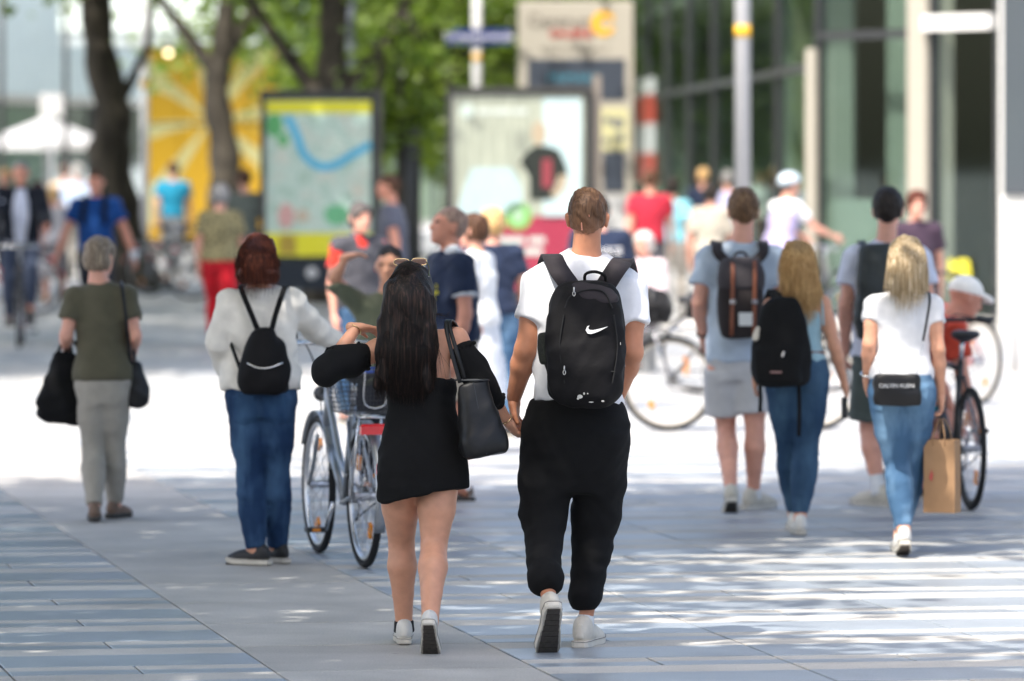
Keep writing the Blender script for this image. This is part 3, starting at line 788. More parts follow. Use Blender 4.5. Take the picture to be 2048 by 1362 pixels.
def crown_mesh(seed, rad, hz, nclump, nleaf, size, centre=(0, 0, 7), zmin=None, spread=.62):
    r = np.random.default_rng(seed); cs = []
    while len(cs) < nclump:
        p = r.uniform(-1, 1, 3); q = np.linalg.norm(p)
        if q < 1 and q > .25: cs.append(p)
    cs = np.array(cs)*np.array([rad, rad, hz])+np.array(centre)
    n = nclump*nleaf; which = r.integers(0, nclump, n); cr = r.uniform(.6, 1.3, nclump)[which][:, None]
    P = cs[which]+r.normal(size=(n, 3))*np.array([spread, spread, spread*.6])*cr
    if zmin is not None: P[:, 2] = np.where(P[:, 2] < zmin, zmin+(zmin-P[:, 2])*.6+r.random(n)*.2, P[:, 2])
    a = r.normal(size=(n, 3)); a[:, 2] *= .5; a /= np.linalg.norm(a, axis=1)[:, None]
    b = np.cross(a, r.normal(size=(n, 3))); b[:, 2] *= .6; b /= np.linalg.norm(b, axis=1)[:, None]
    s = (size*r.uniform(.6, 1.3, n))[:, None]
    V = np.stack([P-a*s*.5, P+b*s*.42, P+a*s*.55, P-b*s*.42], 1).reshape(-1, 3)
    F = np.arange(n*4, dtype=np.int32).reshape(-1, 4)
    return V, F, cs
def tree(label, X, Y, path, r0, limbs, crown, rz=0, group=None, mesh=None, name='plane_tree'):
    """path: trunk points about the base; limbs: [(points, radius)]"""
    root = empty(name, (X, Y, 0), 0, label, 'tree', group)
    pts = spline(path, 26); n = len(pts); rs = [r0*(1-.5*i/n)*(1+.10*math.sin(i*1.7+X*3)+.05*math.sin(i*3.1))*(1+.55*max(0, .12-i/n)/.12) for i in range(n)]
    tr = MB().tube(pts, rs, 14).build('trunk', BARK, root, True)
    for P, rr in limbs: 
        q = spline(P, 16); MB().tube(q, [rr*(1-.65*i/len(q))*(1+.08*math.sin(i*2.2)) for i in range(len(q))], 9).build('limb', BARK, tr, True)
    if mesh is None:
        V, F, cs = crown_mesh(**crown); o = link('crown', V, F, LEAF, root, False); o['kind'] = 'stuff'
        mb = MB(); t = Vector(pts[-1])
        for c in cs[::3]:
            mb.tube(spline([tuple(t), tuple((t+Vector(c))*.5+Vector((0, 0, .3))), tuple(c)], 8), [.07, .06, .05, .04, .035, .03, .02, .012, .01][:8], 5)
        mb.build('branches', BARK, o, True)['kind'] = 'stuff'
        mesh = (o.data, o.children[0].data)
    else:
        o = bpy.data.objects.new('crown', mesh[0]); COL.objects.link(o); o.parent = root; o.rotation_euler = (0, 0, rz); o['kind'] = 'stuff'
        q = bpy.data.objects.new('branches', mesh[1]); COL.objects.link(q); q.parent = o; q['kind'] = 'stuff'
    return mesh
# avenue trees beside the frame that shade the street
GA = 'avenue trees shading the street'
shade_crown = dict(seed=3, rad=4.7, hz=1.9, nclump=50, nleaf=330, size=.22, centre=(.3, 0, 7.2), zmin=5.0, spread=.60)
mk = None
for i, (x, y, rz, lab) in enumerate(((-5.2, 11.0, 0, 'plane tree beside the street nearest the camera'), (-5.3, 18.4, 1.3, 'second plane tree from the camera beside the street'), (-5.0, 26.2, 2.9, 'third plane tree from the camera beside the street'),
                                     (-6.2, 52.0, 4.1, 'plane tree beside the street just beyond the sunlit band'), (-6.7, 60.0, 5.2, 'plane tree farther beyond the sunlit band'), (-7.3, 68.0, .7, 'plane tree before the cyclists on the far side'), (-8.0, 75.5, 2.2, 'plane tree to the left of the dark leaning trunk'))):
    mk = tree(lab, x, y, [(0, 0, -.1), (.05, 0, 1.5), (.0, .1, 3.2), (.1, 0, 5.0)], .26, [], shade_crown, rz, GA, mk)
tree('plane tree added out of view on the right to shade the walkers', 4.1, 27.6, [(0, 0, -.1), (-.05, 0, 1.6), (-.5, .1, 3.6), (-1.4, .1, 5.4)], .24, [], dict(seed=5, rad=4.3, hz=1.8, nclump=52, nleaf=270, size=.22, centre=(-2.7, .2, 7.3), zmin=5.2, spread=.58), 0, GA)  # added tree, crown offset so its shade falls on the walkers
# plain block added behind the camera for the glass to mirror
bC = empty('reflection_block', (0, 0, 0), 0, 'grey block added behind the camera for the glass to reflect', 'building')
MB().box((-45, -74, 0), (45, -64, 19)).build('wall', paint('block_grey', (.26, .25, .23), .8, .1), bC)
for i in range(15):
    for j in range(5): MB().box((-42+i*5.8, -64.05, 1.2+j*3.6), (-39+i*5.8, -63.9, 3.4+j*3.6)).build('window', paint('window_slate', (.07, .085, .10), .25), bC)
# trees in view
c1 = dict(seed=11, rad=4.4, hz=1.9, nclump=70, nleaf=120, size=.22, centre=(-.5, 0, 6.4), zmin=3.75, spread=.5)
m1 = tree('thick dark leaning plane trunk behind the man in the blue shirt', -5.55, 83, [(.05, 0, -.1), (-.15, 0, .8), (-.32, 0, 1.9), (-.28, 0, 2.6), (-.48, 0, 3.6), (-.55, 0, 5.0)], .40, [([(-.25, 0, 2.55), (.05, .1, 3.2), (.25, .1, 3.7), (.35, .2, 4.8)], .09)], c1)
c2 = dict(seed=12, rad=4.6, hz=1.7, nclump=60, nleaf=90, size=.22, centre=(0, 0, 6.6), zmin=4.3, spread=.6)
tree('forked plane tree in front of the yellow mural', -5.0, 98, [(.1, 0, -.1), (.05, 0, 1.0), (.05, 0, 2.0), (-.1, 0, 3.0), (0, 0, 3.7), (.15, 0, 5.2)], .33, [([(-.05, 0, 3.3), (-.5, 0, 3.9), (-1.1, 0, 4.7), (-1.8, 0, 5.6)], .15), ([(.0, 0, 3.6), (.5, .1, 4.4), (1.0, .2, 5.2)], .15)], c2)
c3 = dict(seed=13, rad=2.9, hz=2.1, nclump=45, nleaf=110, size=.20, centre=(-.5, .5, 6.0), zmin=3.3, spread=.55)
tree('broad plane tree standing behind the city map display', -2.45, 76, [(.05, 0, -.1), (0, 0, 1.2), (.0, 0, 2.4), (.05, 0, 3.4), (.1, 0, 5.0)], .31, [([(0, 0, 2.6), (-.4, .1, 3.1), (-.9, .2, 3.8), (-1.4, .2, 4.6)], .13), ([(.05, 0, 2.7), (.5, .1, 3.2), (.9, .1, 3.8), (1.4, 0, 4.6)], .13)], c3)
# bright young foliage farther back
c4 = dict(seed=14, rad=3.0, hz=3.2, nclump=70, nleaf=110, size=.21, centre=(0, 0, 5.2), spread=.6)
m4 = None
for i, (x, y, rz, lab) in enumerate(((-3.6, 112, 0, 'leafy sunlit tree right of the yellow mural'), (-1.2, 108, 1.1, 'leafy sunlit tree seen left of the street name sign'), (.9, 116, 2.3, 'leafy sunlit tree directly behind the shopping centre totem'),
                                     (2.4, 137, 3.3, 'distant leafy tree to the right of the totem'), (-2.4, 134, 4.4, 'distant leafy tree beyond the city map display'))):
    m4 = tree(lab, x, y, [(0, 0, -.1), (0, 0, 1), (.1, 0, 2.2), (0, 0, 3.5)], .16, [], c4, rz, 'leafy trees at the end of the street', m4, 'leafy_tree')
# low shoots hanging beside the display
c5 = dict(seed=15, rad=.42, hz=1.05, nclump=14, nleaf=38, size=.17, centre=(0, 0, 2.9), spread=.26)
tree('slim young tree with low drooping leaves between the two displays', -1.55, 72.5, [(.12, 0, -.1), (.12, 0, 1), (.14, 0, 2.4), (.1, 0, 3.6)], .085, [], c5)

# ------------------------------------------------------------------ glass
def glass_mat(name, tint, refl=1.0, ior=1.7):
    m, nt, b = new_mat(name); N = nt.nodes; L = nt.links; N.remove(b)
    tr = N.new('ShaderNodeBsdfTransparent'); tr.inputs[0].default_value = (*tint, 1)
    gl = N.new('ShaderNodeBsdfGlossy'); gl.inputs['Roughness'].default_value = .02; gl.inputs[0].default_value = (.9*refl, .95*refl, .93*refl, 1)
    fr = N.new('ShaderNodeFresnel'); fr.inputs[0].default_value = ior
    geo = N.new('ShaderNodeNewGeometry'); bf = N.new('ShaderNodeMath'); bf.operation = 'SUBTRACT'; bf.inputs[0].default_value = 1; L.new(geo.outputs['Backfacing'], bf.inputs[1]); mu = N.new('ShaderNodeMath'); mu.operation = 'MULTIPLY'; L.new(fr.outputs[0], mu.inputs[0]); L.new(bf.outputs[0], mu.inputs[1])
    mx = N.new('ShaderNodeMixShader'); L.new(mu.outputs[0], mx.inputs[0]); L.new(tr.outputs[0], mx.inputs[1]); L.new(gl.outputs[0], mx.inputs[2])
    L.new(mx.outputs[0], N['Material Output'].inputs[0]); return m
GLASS = glass_mat('shop_glass', (.86, .91, .88), 1.0, 1.75); GLASS_L = glass_mat('pale_glass', (.92, .96, .94), .8, 1.25)
DKFRAME = paint('frame_dark', (.035, .037, .04), .45); BEIGE = paint('stone_beige', (.40, .37, .31), .7, .1); CREAM = paint('render_cream', (.62, .60, .55), .75, .06)
WHITEP = paint('white_render', (.78, .77, .74), .7, .05); CONC = paint('concrete', (.30, .30, .29), .8, .1)
def wallbox(mb, A, B, z0, z1, t0, t1):
    """upright box along A->B, offset t0..t1 to the building side"""
    A = Vector((*A, 0)); B = Vector((*B, 0)); d = (B-A).normalized(); n = Vector((d.y, -d.x, 0))
    v = [A+n*t0, B+n*t0, B+n*t1, A+n*t1]
    return mb.add([(p.x, p.y, z0) for p in v]+[(p.x, p.y, z1) for p in v], [(0,3,2,1),(4,5,6,7),(0,1,5,4),(1,2,6,5),(2,3,7,6),(3,0,4,7)])
def lerp2(A, B, t): return (A[0]+(B[0]-A[0])*t, A[1]+(B[1]-A[1])*t)
def XY(px, D): return ((px-1024)*D/FPX, D)
# right-hand shop building: frontage from the bright corner pier to the far end
bR = empty('shop_building', (0, 0, 0), 0, 'glass-fronted shop building along the right side with pale piers', 'building')
F0, F1, F2 = XY(2000, 65.2), XY(1640, 68.0), XY(1262, 114)
WZ = 7.5
def bay(A, B, panes, zs, parent, gm=GLASS, fw=.07):
    for i in range(panes):
        a, b_ = lerp2(A, B, i/panes), lerp2(A, B, (i+1)/panes)
        for j in range(len(zs)-1): wallbox(MB(), a, b_, zs[j]+.03, zs[j+1]-.03, -.008, .008).build('pane', gm, parent)
    for i in range(panes+1):
        a = lerp2(A, B, max(0, i/panes-.0)); L_ = math.dist(A, B); e = fw/L_/2
        wallbox(MB(), lerp2(A, B, i/panes-e), lerp2(A, B, i/panes+e), .0, zs[-1], -.06, .06).build('mullion', DKFRAME, parent)
    for z in zs[1:-1]: wallbox(MB(), A, B, z-.05, z+.05, -.045, .045).build('transom', DKFRAME, parent)
bay(lerp2(F0, F1, .0), lerp2(F0, F1, .36), 1, (.12, 3.55, WZ), bR)
bay(lerp2(F0, F1, .46), F1, 1, (.12, 3.40, WZ), bR)
bay(F1, F2, 7, (.12, 3.05, WZ), bR, GLASS, .05)
wallbox(MB(), lerp2(F0, F1, .36), lerp2(F0, F1, .46), 0, WZ, -.12, .30).build('pier', BEIGE, bR)
wallbox(MB(), lerp2(F0, F1, .985), lerp2(F0, F1, 1.03), 0, 3.25, -.14, -.07).build('door_post', BEIGE, bR)
P0 = XY(1998, 64.8); P1 = XY(2140, 63.2)
wallbox(MB(), P1, P0, 0, WZ, .0, .35).build('pier', WHITEP, bR)
wallbox(MB(), lerp2(P1, P0, .0), lerp2(P1, P0, .89), 1.52, WZ, -.05, -.003).build('window', paint('window_slate', (.07, .085, .10), .25), bR)
wallbox(MB(), lerp2(F0, F1, .0), lerp2(F0, F1, .36), 3.42, 3.60, -.18, -.065).build('canopy_edge', WHITEP, bR)
for A, B in ((F0, F1), (F1, F2)):
    wallbox(MB(), A, B, 0, .115, -.10, .10).build('plinth', CONC, bR)
    if A is F1: wallbox(MB(), A, B, 0.0, WZ, 5.2, 5.4).build('interior_wall', paint('interior', (.22, .225, .17), .8, .3), bR)
    if A is F1: wallbox(MB(), A, B, .0, .06, .11, 5.2).build('interior_floor', paint('int_floor', (.10, .10, .09), .5), bR)
    if A is F1: wallbox(MB(), A, B, 4.6, 4.7, .11, 5.2).build('interior_ceiling', paint('int_ceil', (.5, .5, .46), .8), bR)
    wallbox(MB(), A, B, WZ, WZ+6, -.1, 5.4).build('upper_facade', CONC, bR)
MB().box((3.75, 76.0, 0), (15, 76.2, WZ)).build('interior_wall', paint('interior', (.22, .225, .17), .8, .3), bR)
MB().box((3.75, 75.9, 1.2), (4.6, 75.99, 3.2)).build('wall_panel', paint('int_panel', (.25, .27, .2), .7), bR)
for z, nm, cm in ((.02, 'interior_floor', paint('int_floor', (.10, .10, .09), .5)), (4.6, 'interior_ceiling', paint('int_ceil', (.5, .5, .46), .8))):
    pg = [(F0[0]+.15, F0[1]+.15), (15, F0[1]+.15), (15, 75.9), (3.75, 75.9), (F1[0]+.2, F1[1]+.2)]
    n = 5; MB().add([(a, b_, z) for a, b_ in pg]+[(a, b_, z+.05) for a, b_ in pg], [(4, 3, 2, 1, 0), (5, 6, 7, 8, 9)]+[(i, (i+1) % n, (i+1) % n+n, i+n) for i in range(n)]).build(nm, cm, bR)
wallbox(MB(), F2, (F2[0]+6, F2[1]+2), 0, WZ+6, -.4, 0).build('end_wall', CONC, bR)
# curtains
def curtain(A, B, t0, z0, z1, amp, nw, m):
    V = []; F = []; n = 70
    a = Vector((*A, 0)); b_ = Vector((*B, 0)); d = (b_-a).normalized(); nn = Vector((d.y, -d.x, 0))
    for i in range(n+1):
        p = a+(b_-a)*(i/n)+nn*(t0+amp*math.sin(i/n*nw*6.283)+.3*amp*math.sin(i/n*nw*2.3*6.283)); V += [(p.x, p.y, z0), (p.x, p.y, z1)]
    F = [(2*i, 2*i+2, 2*i+3, 2*i+1) for i in range(n)]
    return link('curtain', V, F, m, bR)
curtain(lerp2(F0, F1, .50), lerp2(F0, F1, .80), .5, .2, 4.5, .05, 9, cloth('curtain_green', (.21, .25, .22)))
curtain(lerp2(F0, F1, .47), lerp2(F0, F1, .56), .3, .2, 4.5, .04, 4, cloth('curtain_cream', (.42, .41, .31)))
curtain(lerp2(F1, F2, .05), lerp2(F1, F2, .30), .6, .2, 4.4, .06, 12, cloth('curtain_green', (.21, .25, .22)))
wallbox(MB(), lerp2(F0, F1, .47), lerp2(F0, F1, .99), .12, 1.45, .12, .16).build('frosted_band', paint('frosted', (.20, .25, .22), .5), bR)
wallbox(MB(), lerp2(F0, F1, .02), lerp2(F0, F1, .35), .12, 1.1, 1.2, 1.3).build('display_board', paint('display_grey', (.05, .07, .06), .6), bR)
wallbox(MB(), lerp2(F0, F1, .04), lerp2(F0, F1, .2), 2.1, 3.1, 1.0, 1.05).build('wall_poster', paint('poster_grey', (.09, .11, .13), .6), bR)
for t, z, sz in ((.80, 2.2, .16), (.93, 2.25, .11)):
    a = lerp2(F0, F1, t); v, f = solid([LOFT((a[0]+.9, a[1]+.4, z-.25), (a[0]+.9, a[1]+.4, z+.25), [(0, sz, sz), (.6, sz*.9, sz*.9), (1, sz*.35, sz*.35)])], .03)
    lm, nt_, b_ = new_mat('lamp_glow'); b_.inputs['Base Color'].default_value = (.8, .5, .15, 1); b_.inputs['Emission Color'].default_value = (1, .6, .18, 1); b_.inputs['Emission Strength'].default_value = .8
    link('lamp_shade', v, f, lm, bR)
# red and white chequered banner: reflection in the glass, built as coloured panels
for j, (z0, z1, cm) in enumerate(((1.45, 2.0, 'r'), (2.0, 2.55, 'w'), (2.55, 3.1, 'r'), (3.1, 3.4, 'w'))):
    for t0, t1 in ((.80, .855), (.87, .925)):
        wallbox(MB(), lerp2(F1, F2, t0), lerp2(F1, F2, t1), z0, z1, -.05, -.02).build('mirrored_banner', paint('mirrored_red', (.42, .06, .04)) if cm == 'r' else paint('mirrored_white', (.55, .6, .6)), bR)
an = math.atan2(F1[1]-F0[1], F1[0]-F0[0])
q = lerp2(F0, F1, .21); text_obj('sticker', 'MB', .30, (q[0]-.02, q[1]-.03, CAM_H-(536-306)/170), paint('sticker_yellow', (.75, .68, .05), .6), bR, an-math.pi, R(90), .003, bold=.012)
# far right building continuing to the back
# ------------------------------------------------------------------ left side: pale glass building and mural hall
bL = empty('glass_pavilion', (0, 0, 0), 0, 'pale glass pavilion with a broad white roof band at the far left', 'building')
B, A = XY(-420, 118), XY(335, 150)
bay(A, B, 8, (.1, 3.2), bL, GLASS_L, .08)
wallbox(MB(), A, B, 3.2, 3.35, -.3, .2).build('fascia', WHITEP, bL)
wallbox(MB(), A, B, 3.35, 9.0, -1.0, 3.0).build('roof_band', mat('mint_glass', (.66, .74, .70), .35, 0, .5, .08, 3), bL)
wallbox(MB(), A, B, 0, 3.2, 3.0, 3.2).build('interior_wall', paint('pav_int', (.42, .47, .38), .8, .2), bL)
wallbox(MB(), A, B, .0, .09, -.1, 3.0).build('plinth', CONC, bL)
bY = empty('mural_hall', (0, 0, 0), 0, 'low hall whose entrance wall carries a yellow sunburst mural', 'building')
B, A = XY(292, 124), XY(566, 122)
def mural():
    m, nt, b = new_mat('yellow_mural'); N = nt.nodes; L = nt.links
    tc = N.new('ShaderNodeTexCoord'); mp = N.new('ShaderNodeMapping'); c = lerp2(A, B, .52); mp.inputs['Location'].default_value = (-c[0], 0, -2.7); L.new(tc.outputs['Object'], mp.inputs[0])
    sx = N.new('ShaderNodeSeparateXYZ'); L.new(mp.outputs[0], sx.inputs[0])
    at = N.new('ShaderNodeMath'); at.operation = 'ARCTAN2'; L.new(sx.outputs['Z'], at.inputs[0]); L.new(sx.outputs['X'], at.inputs[1])
    no = N.new('ShaderNodeTexNoise'); no.inputs['Scale'].default_value = 2.2; L.new(tc.outputs['Object'], no.inputs['Vector'])
    ad = N.new('ShaderNodeMath'); ad.operation = 'MULTIPLY_ADD'; ad.inputs[1].default_value = 8.0; L.new(at.outputs[0], ad.inputs[0]); L.new(no.outputs[0], ad.inputs[2])
    sn = N.new('ShaderNodeMath'); sn.operation = 'SINE'; L.new(ad.outputs[0], sn.inputs[0])
    rp = N.new('ShaderNodeValToRGB'); rp.color_ramp.elements[0].position = .42; rp.color_ramp.elements[0].color = (.62, .36, .01, 1); rp.color_ramp.elements[1].position = .58; rp.color_ramp.elements[1].color = (.62, .58, .26, 1)
    L.new(sn.outputs[0], rp.inputs[0]); L.new(rp.outputs[0], b.inputs['Base Color']); b.inputs['Roughness'].default_value = .5; return m
MUR = mural()
for i in range(4):
    for z0, z1 in ((.15, 2.6), (2.64, 4.25)):
        wallbox(MB(), lerp2(A, B, i/4+.004), lerp2(A, B, (i+1)/4-.004), z0, z1, -.03, .05).build('mural_panel', MUR, bY)
wallbox(MB(), A, B, 0, 4.3, .06, .3).build('wall', DKFRAME, bY)
wallbox(MB(), (A[0]+.6, A[1]), (B[0]-.6, B[1]), 4.32, 4.6, -2.5, 3).build('soffit', paint('soffit', (.42, .47, .48), .6), bY)
wallbox(MB(), (A[0]+.6, A[1]), (B[0]-.6, B[1]), 4.6, 8.0, -2.6, 3).build('roof_band', mat('mint_glass', (.66, .74, .70), .35, 0, .5, .08, 3), bY)
spot, nt_, b_ = new_mat('spot_glow'); b_.inputs['Emission Color'].default_value = (1, .75, .4, 1); b_.inputs['Emission Strength'].default_value = 3.0
for px in (338, 378, 408):
    x, y = XY(px, 121.5); v, f = solid([ELL((x, y-.25, 4.13), (.07, .07, .05))], .02); link('spot_lamp', v, f, spot, bY)
    MB().tube([(x, y-.25, 4.15), (x, y-.25, 4.33)], .02, 6).build('lamp_stem', DKFRAME, bY)
# buildings closing the street behind the trees
bB = empty('far_building', (0, 0, 0), 0, 'grey-green glazed building closing the view behind the trees', 'building')
B, A = XY(540, 158), XY(1330, 158)
bay(A, B, 12, (.1, 3.3, 6.6), bB, GLASS_L, .1)
wallbox(MB(), A, B, 6.6, 14, -.3, 1).build('upper_facade', mat('mint_glass', (.66, .74, .70), .35, 0, .5, .08, 3), bB)
wallbox(MB(), A, B, 0, 6.6, 2.5, 2.7).build('interior_wall', paint('far_int', (.30, .34, .27), .8, .3), bB)
wallbox(MB(), A, B, .0, .09, -.1, 2.5).build('plinth', CONC, bB)

# ------------------------------------------------------------------ street furniture
STEEL = metal('galvanised', (.62, .63, .65), .45); GREYP = paint('pole_grey', (.42, .43, .45), .45)
def pole(label, px, D, r, h, m=GREYP, sticker=None, cat='pole', name='lamp_post'):
    x, y = XY(px, D); o = empty(name, (x, y, 0), 0, label, cat)
    MB().tube([(0, 0, 0), (0, 0, h)], [r, r*.92], 16).build('shaft', m, o, True)
    MB().tube([(0, 0, 0), (0, 0, .04)], r*1.9, 16).build('base_plate', m, o)
    if sticker: 
        z, c = sticker; MB().tube([(0, 0, z), (0, 0, z+.12)], r+.002, 16).build('sticker', c, o, True)
    return o
YST = paint('sticker_amber', (.75, .42, .02), .6)
pole('tall pale grey lamp post with an amber sticker behind the young man in shorts', 1485, 57, .080, 7.5, paint('post_grey', (.36, .36, .37), .4), (3.16, YST))
pole('slim pale post standing between the two left tree trunks', 290, 88, .062, 7, paint('post_pale', (.60, .60, .60), .4), (3.0, YST))
pole('dark grey post rising behind the city map display', 702, 82, .06, 7, paint('post_dark', (.13, .15, .18), .5))
pole('thin dark post in front of the pale glass pavilion', 131, 100, .05, 6, DKFRAME)
pole('thin dark post at the very left edge of the view', 3, 100, .05, 6, DKFRAME)
pole('black post between the two display cases', 826, 78, .12, 2.6, DKFRAME)
# white parasol by the pavilion
x, y = XY(92, 112); pa = empty('parasol', (x, y, 0), 0, 'wide white parasol in front of the pale glass pavilion', 'parasol')
MB().tube([(0, 0, 0), (0, 0, 2.7)], .03, 10).build('pole', GREYP, pa); MB().tube([(0, 0, 0), (0, 0, .08)], .28, 20).build('base', CONC, pa)
V = [(0, 0, 2.72)]+[(r_*math.cos(2*math.pi*i/8), r_*math.sin(2*math.pi*i/8), z) for r_, z in ((1.25, 2.22), (1.27, 2.06)) for i in range(8)]
F = [(0, 1+i, 1+(i+1) % 8) for i in range(8)]+[(1+i, 9+i, 9+(i+1) % 8, 1+(i+1) % 8) for i in range(8)]
link('canopy', V, F, cloth('parasol_white', (.42, .42, .42)), pa, False)
for i in range(8): MB().tube([(0, 0, 2.66), (1.22*math.cos(2*math.pi*i/8), 1.22*math.sin(2*math.pi*i/8), 2.18)], .012, 5).build('rib', GREYP, pa)
x, y = XY(104, 108); o = empty('notice_board', (x, y, 0), 0, 'small white notice board on a post left of the dark trunk', 'sign')
MB().tube([(0, 0, 0), (0, 0, 3.1)], .03, 8).build('post', GREYP, o); MB().box((-.22, -.05, 2.70), (.22, -.02, 3.12)).build('board', paint('panel_bright', (.46, .46, .45), .5), o)
# street name sign
x, y = XY(954, 84); ss = empty('street_name_sign', (x, y, 0), 0, 'blue street name sign on a light grey pole', 'sign')
MB().tube([(0, 0, 0), (0, 0, 6)], .07, 16).build('pole', paint('post_pale', (.60, .60, .60), .4), ss, True)
sz = 84/FPX; zc = CAM_H+(306-73)*sz
MB().box((-64*sz, -.10, zc-15*sz), (70*sz, -.075, zc+15*sz)).build('plate', paint('sign_blue', (.012, .03, .16), .4), ss)
text_obj('lettering', 'Trompeterstraße', .150, (3*sz, -.106, zc), paint('print_white', (.8, .8, .8), .6), ss)
MB().tube([(0, 0, zc-.36), (0, 0, zc-.26)], .073, 12).build('sticker', YST, ss, True)

# shopping centre totem
D = 80; k = D/FPX; x, y = XY(1150, D); tt = empty('totem_sign', (x, y, 0), 0, 'tall beige totem sign of the shopping centre with a yellow ring emblem', 'sign')
zt = lambda py: CAM_H+(306-py)*k; xt = lambda px: (px-1150)*k
MB().cbox((xt(1036), 0, 0), (xt(1266), .38, zt(2)), .02).build('slab_body', BEIGE, tt)
def panel(name, x0, x1, y0, y1, m, par, yy=-.012): return MB().box((xt(x0), yy, zt(y1)), (xt(x1), .001, zt(y0))).build(name, m, par)
SLATE = paint('slate_blue', (.045, .055, .075), .4)
panel('dark_panel', 1055, 1250, 118, 200, SLATE, tt); panel('dark_panel', 1206, 1250, 304, 384, SLATE, tt)
pp = panel('poster', 1200, 1257, 216, 300, paint('poster_pale_yellow', (.55, .52, .28), .6), tt)
for a, b_, r_ in ((1215, 240, 8), (1236, 246, 11), (1240, 275, 9), (1212, 282, 7)): MB().disc((xt(a), zt(b_)), r_*k, -.016, -.012, 14).build('print', paint('print_slate', (.12, .13, .16)), pp)
panel('white_panel', 1206, 1250, 390, 470, paint('panel_white', (.55, .55, .55), .5), tt)
GR_T = paint('letter_grey', (.14, .12, .10), .5); RD_T = paint('letter_red', (.42, .05, .04), .5); YL = paint('emblem_yellow', (.80, .42, .01), .4)
text_obj('lettering', 'Centrum', 36*k, (xt(1122), -.006, zt(43)), GR_T, tt, depth=.006)
text_obj('lettering', 'GALERIE', 23*k, (xt(1142), -.006, zt(68)), RD_T, tt, depth=.006, bold=.004)
ring = MB()
ol = []; n = 36
for i in range(n+1): A_ = R(25)+R(310)*i/n; ol.append((xt(1207)+25*k*math.cos(A_), zt(47)+25*k*math.sin(A_)))
for i in range(n, -1, -1): A_ = R(25)+R(310)*i/n; ol.append((xt(1211)+11*k*math.cos(A_), zt(47)+11*k*math.sin(A_)))
V = []; F = []
for i in range(n+1):
    for (a, b_) in (ol[i], ol[2*n+1-i]): V += [(a, -.012, b_), (a, .001, b_)]
F = [(4*i, 4*i+4, 4*i+6, 4*i+2) for i in range(n)]+[(4*i+1, 4*i+3, 4*i+7, 4*i+5) for i in range(n)]+[(4*i, 4*i+1, 4*i+5, 4*i+4) for i in range(n)]+[(4*i+2, 4*i+6, 4*i+7, 4*i+3) for i in range(n)]
link('ring_emblem', V, F, YL, tt, False)
text_obj('lettering', 'Eingang Trompeterstraße  P', 12*k, (xt(1150), -.004, zt(99)), GR_T, tt, depth=.004)
text_obj('lettering', 'PRIMARK', 26*k, (xt(1148), -.016, zt(157)), paint('letter_cyan', (.06, .25, .34), .5), tt, depth=.004)

# display cases
def display(label, px0, px1, py0, py1, D, foot, depth=.28, name='display_case'):
    k = D/FPX; xc = (px0+px1)/2; x, y = XY(xc, D); o = empty(name, (x, y, 0), 0, label, 'display')
    X = lambda p: (p-xc)*k; Z = lambda p: CAM_H+(306-p)*k
    w = (px1-px0)*k/2; z0, z1 = Z(py1), Z(py0)
    fr = MB(); t = .07
    for lo, hi in (((-w, -.03, z0), (-w+t, depth, z1)), ((w-t, -.03, z0), (w, depth, z1)), ((-w+t, -.03, z1-t), (w-t, depth, z1)), ((-w+t, -.03, z0), (w-t, depth, z0+t*1.6))):
        MB().box(lo, hi).build('frame', paint('case_dark', (.045, .043, .04), .4), o)
    MB().box((-w+t, .03, z0+t), (w-t, depth-.01, z1-t)).build('backing', DKFRAME, o)
    for s in (-1, 1): MB().box((s*w*.55-.06, .05, 0), (s*w*.55+.06, .17, z0)).build('leg', DKFRAME, o)
    return o, X, Z, w, z0, z1
md, X, Z, w, z0, z1 = display('city map in a dark display case with yellow bands at top and bottom', 520, 764, 180, 580, 71, 0)
def map_mat():
    m, nt, b = new_mat('city_map'); N = nt.nodes; L = nt.links; tc = N.new('ShaderNodeTexCoord')
    vo = N.new('ShaderNodeTexVoronoi'); vo.feature = 'DISTANCE_TO_EDGE'; vo.inputs['Scale'].default_value = 14; L.new(tc.outputs['Object'], vo.inputs['Vector'])
    no = N.new('ShaderNodeTexNoise'); no.inputs['Scale'].default_value = 5; no.inputs['Detail'].default_value = 8; L.new(tc.outputs['Object'], no.inputs['Vector'])
    rp = N.new('ShaderNodeValToRGB'); e = rp.color_ramp.elements; e[0].position = .3; e[0].color = (.25, .33, .28, 1); e[1].position = .72; e[1].color = (.50, .42, .38, 1); q = e.new(.5); q.color = (.42, .48, .46, 1)
    L.new(no.outputs[0], rp.inputs[0]); mx = N.new('ShaderNodeMixRGB'); mr = N.new('ShaderNodeMapRange'); mr.inputs[2].default_value = .06; L.new(vo.outputs['Distance'], mr.inputs[0])
    mx.inputs[1].default_value = (.62, .62, .60, 1); L.new(mr.outputs[0], mx.inputs[0]); L.new(rp.outputs[0], mx.inputs[2]); L.new(mx.outputs[0], b.inputs['Base Color']); b.inputs['Roughness'].default_value = .35; return m
def add_glow(m, e=.16):  # glow added in the print's own colours to brighten the sheets
    nt = m.node_tree; b = nt.nodes['Principled BSDF']; src = b.inputs['Base Color'].links[0].from_socket; nt.links.new(src, b.inputs['Emission Color']); b.inputs['Emission Strength'].default_value = e; return m
MAPY = add_glow(paint('map_yellow', (.66, .54, .03), .4))
sheet = MB().box((X(529), .018, Z(512)), (X(742), .029, Z(200))).build('map_sheet', add_glow(map_mat()), md)
MB().box((X(529), .012, Z(226)), (X(742), .018, Z(202))).build('header_band', MAPY, sheet); MB().box((X(529), .012, Z(512)), (X(742), .018, Z(466))).build('footer_band', MAPY, sheet)
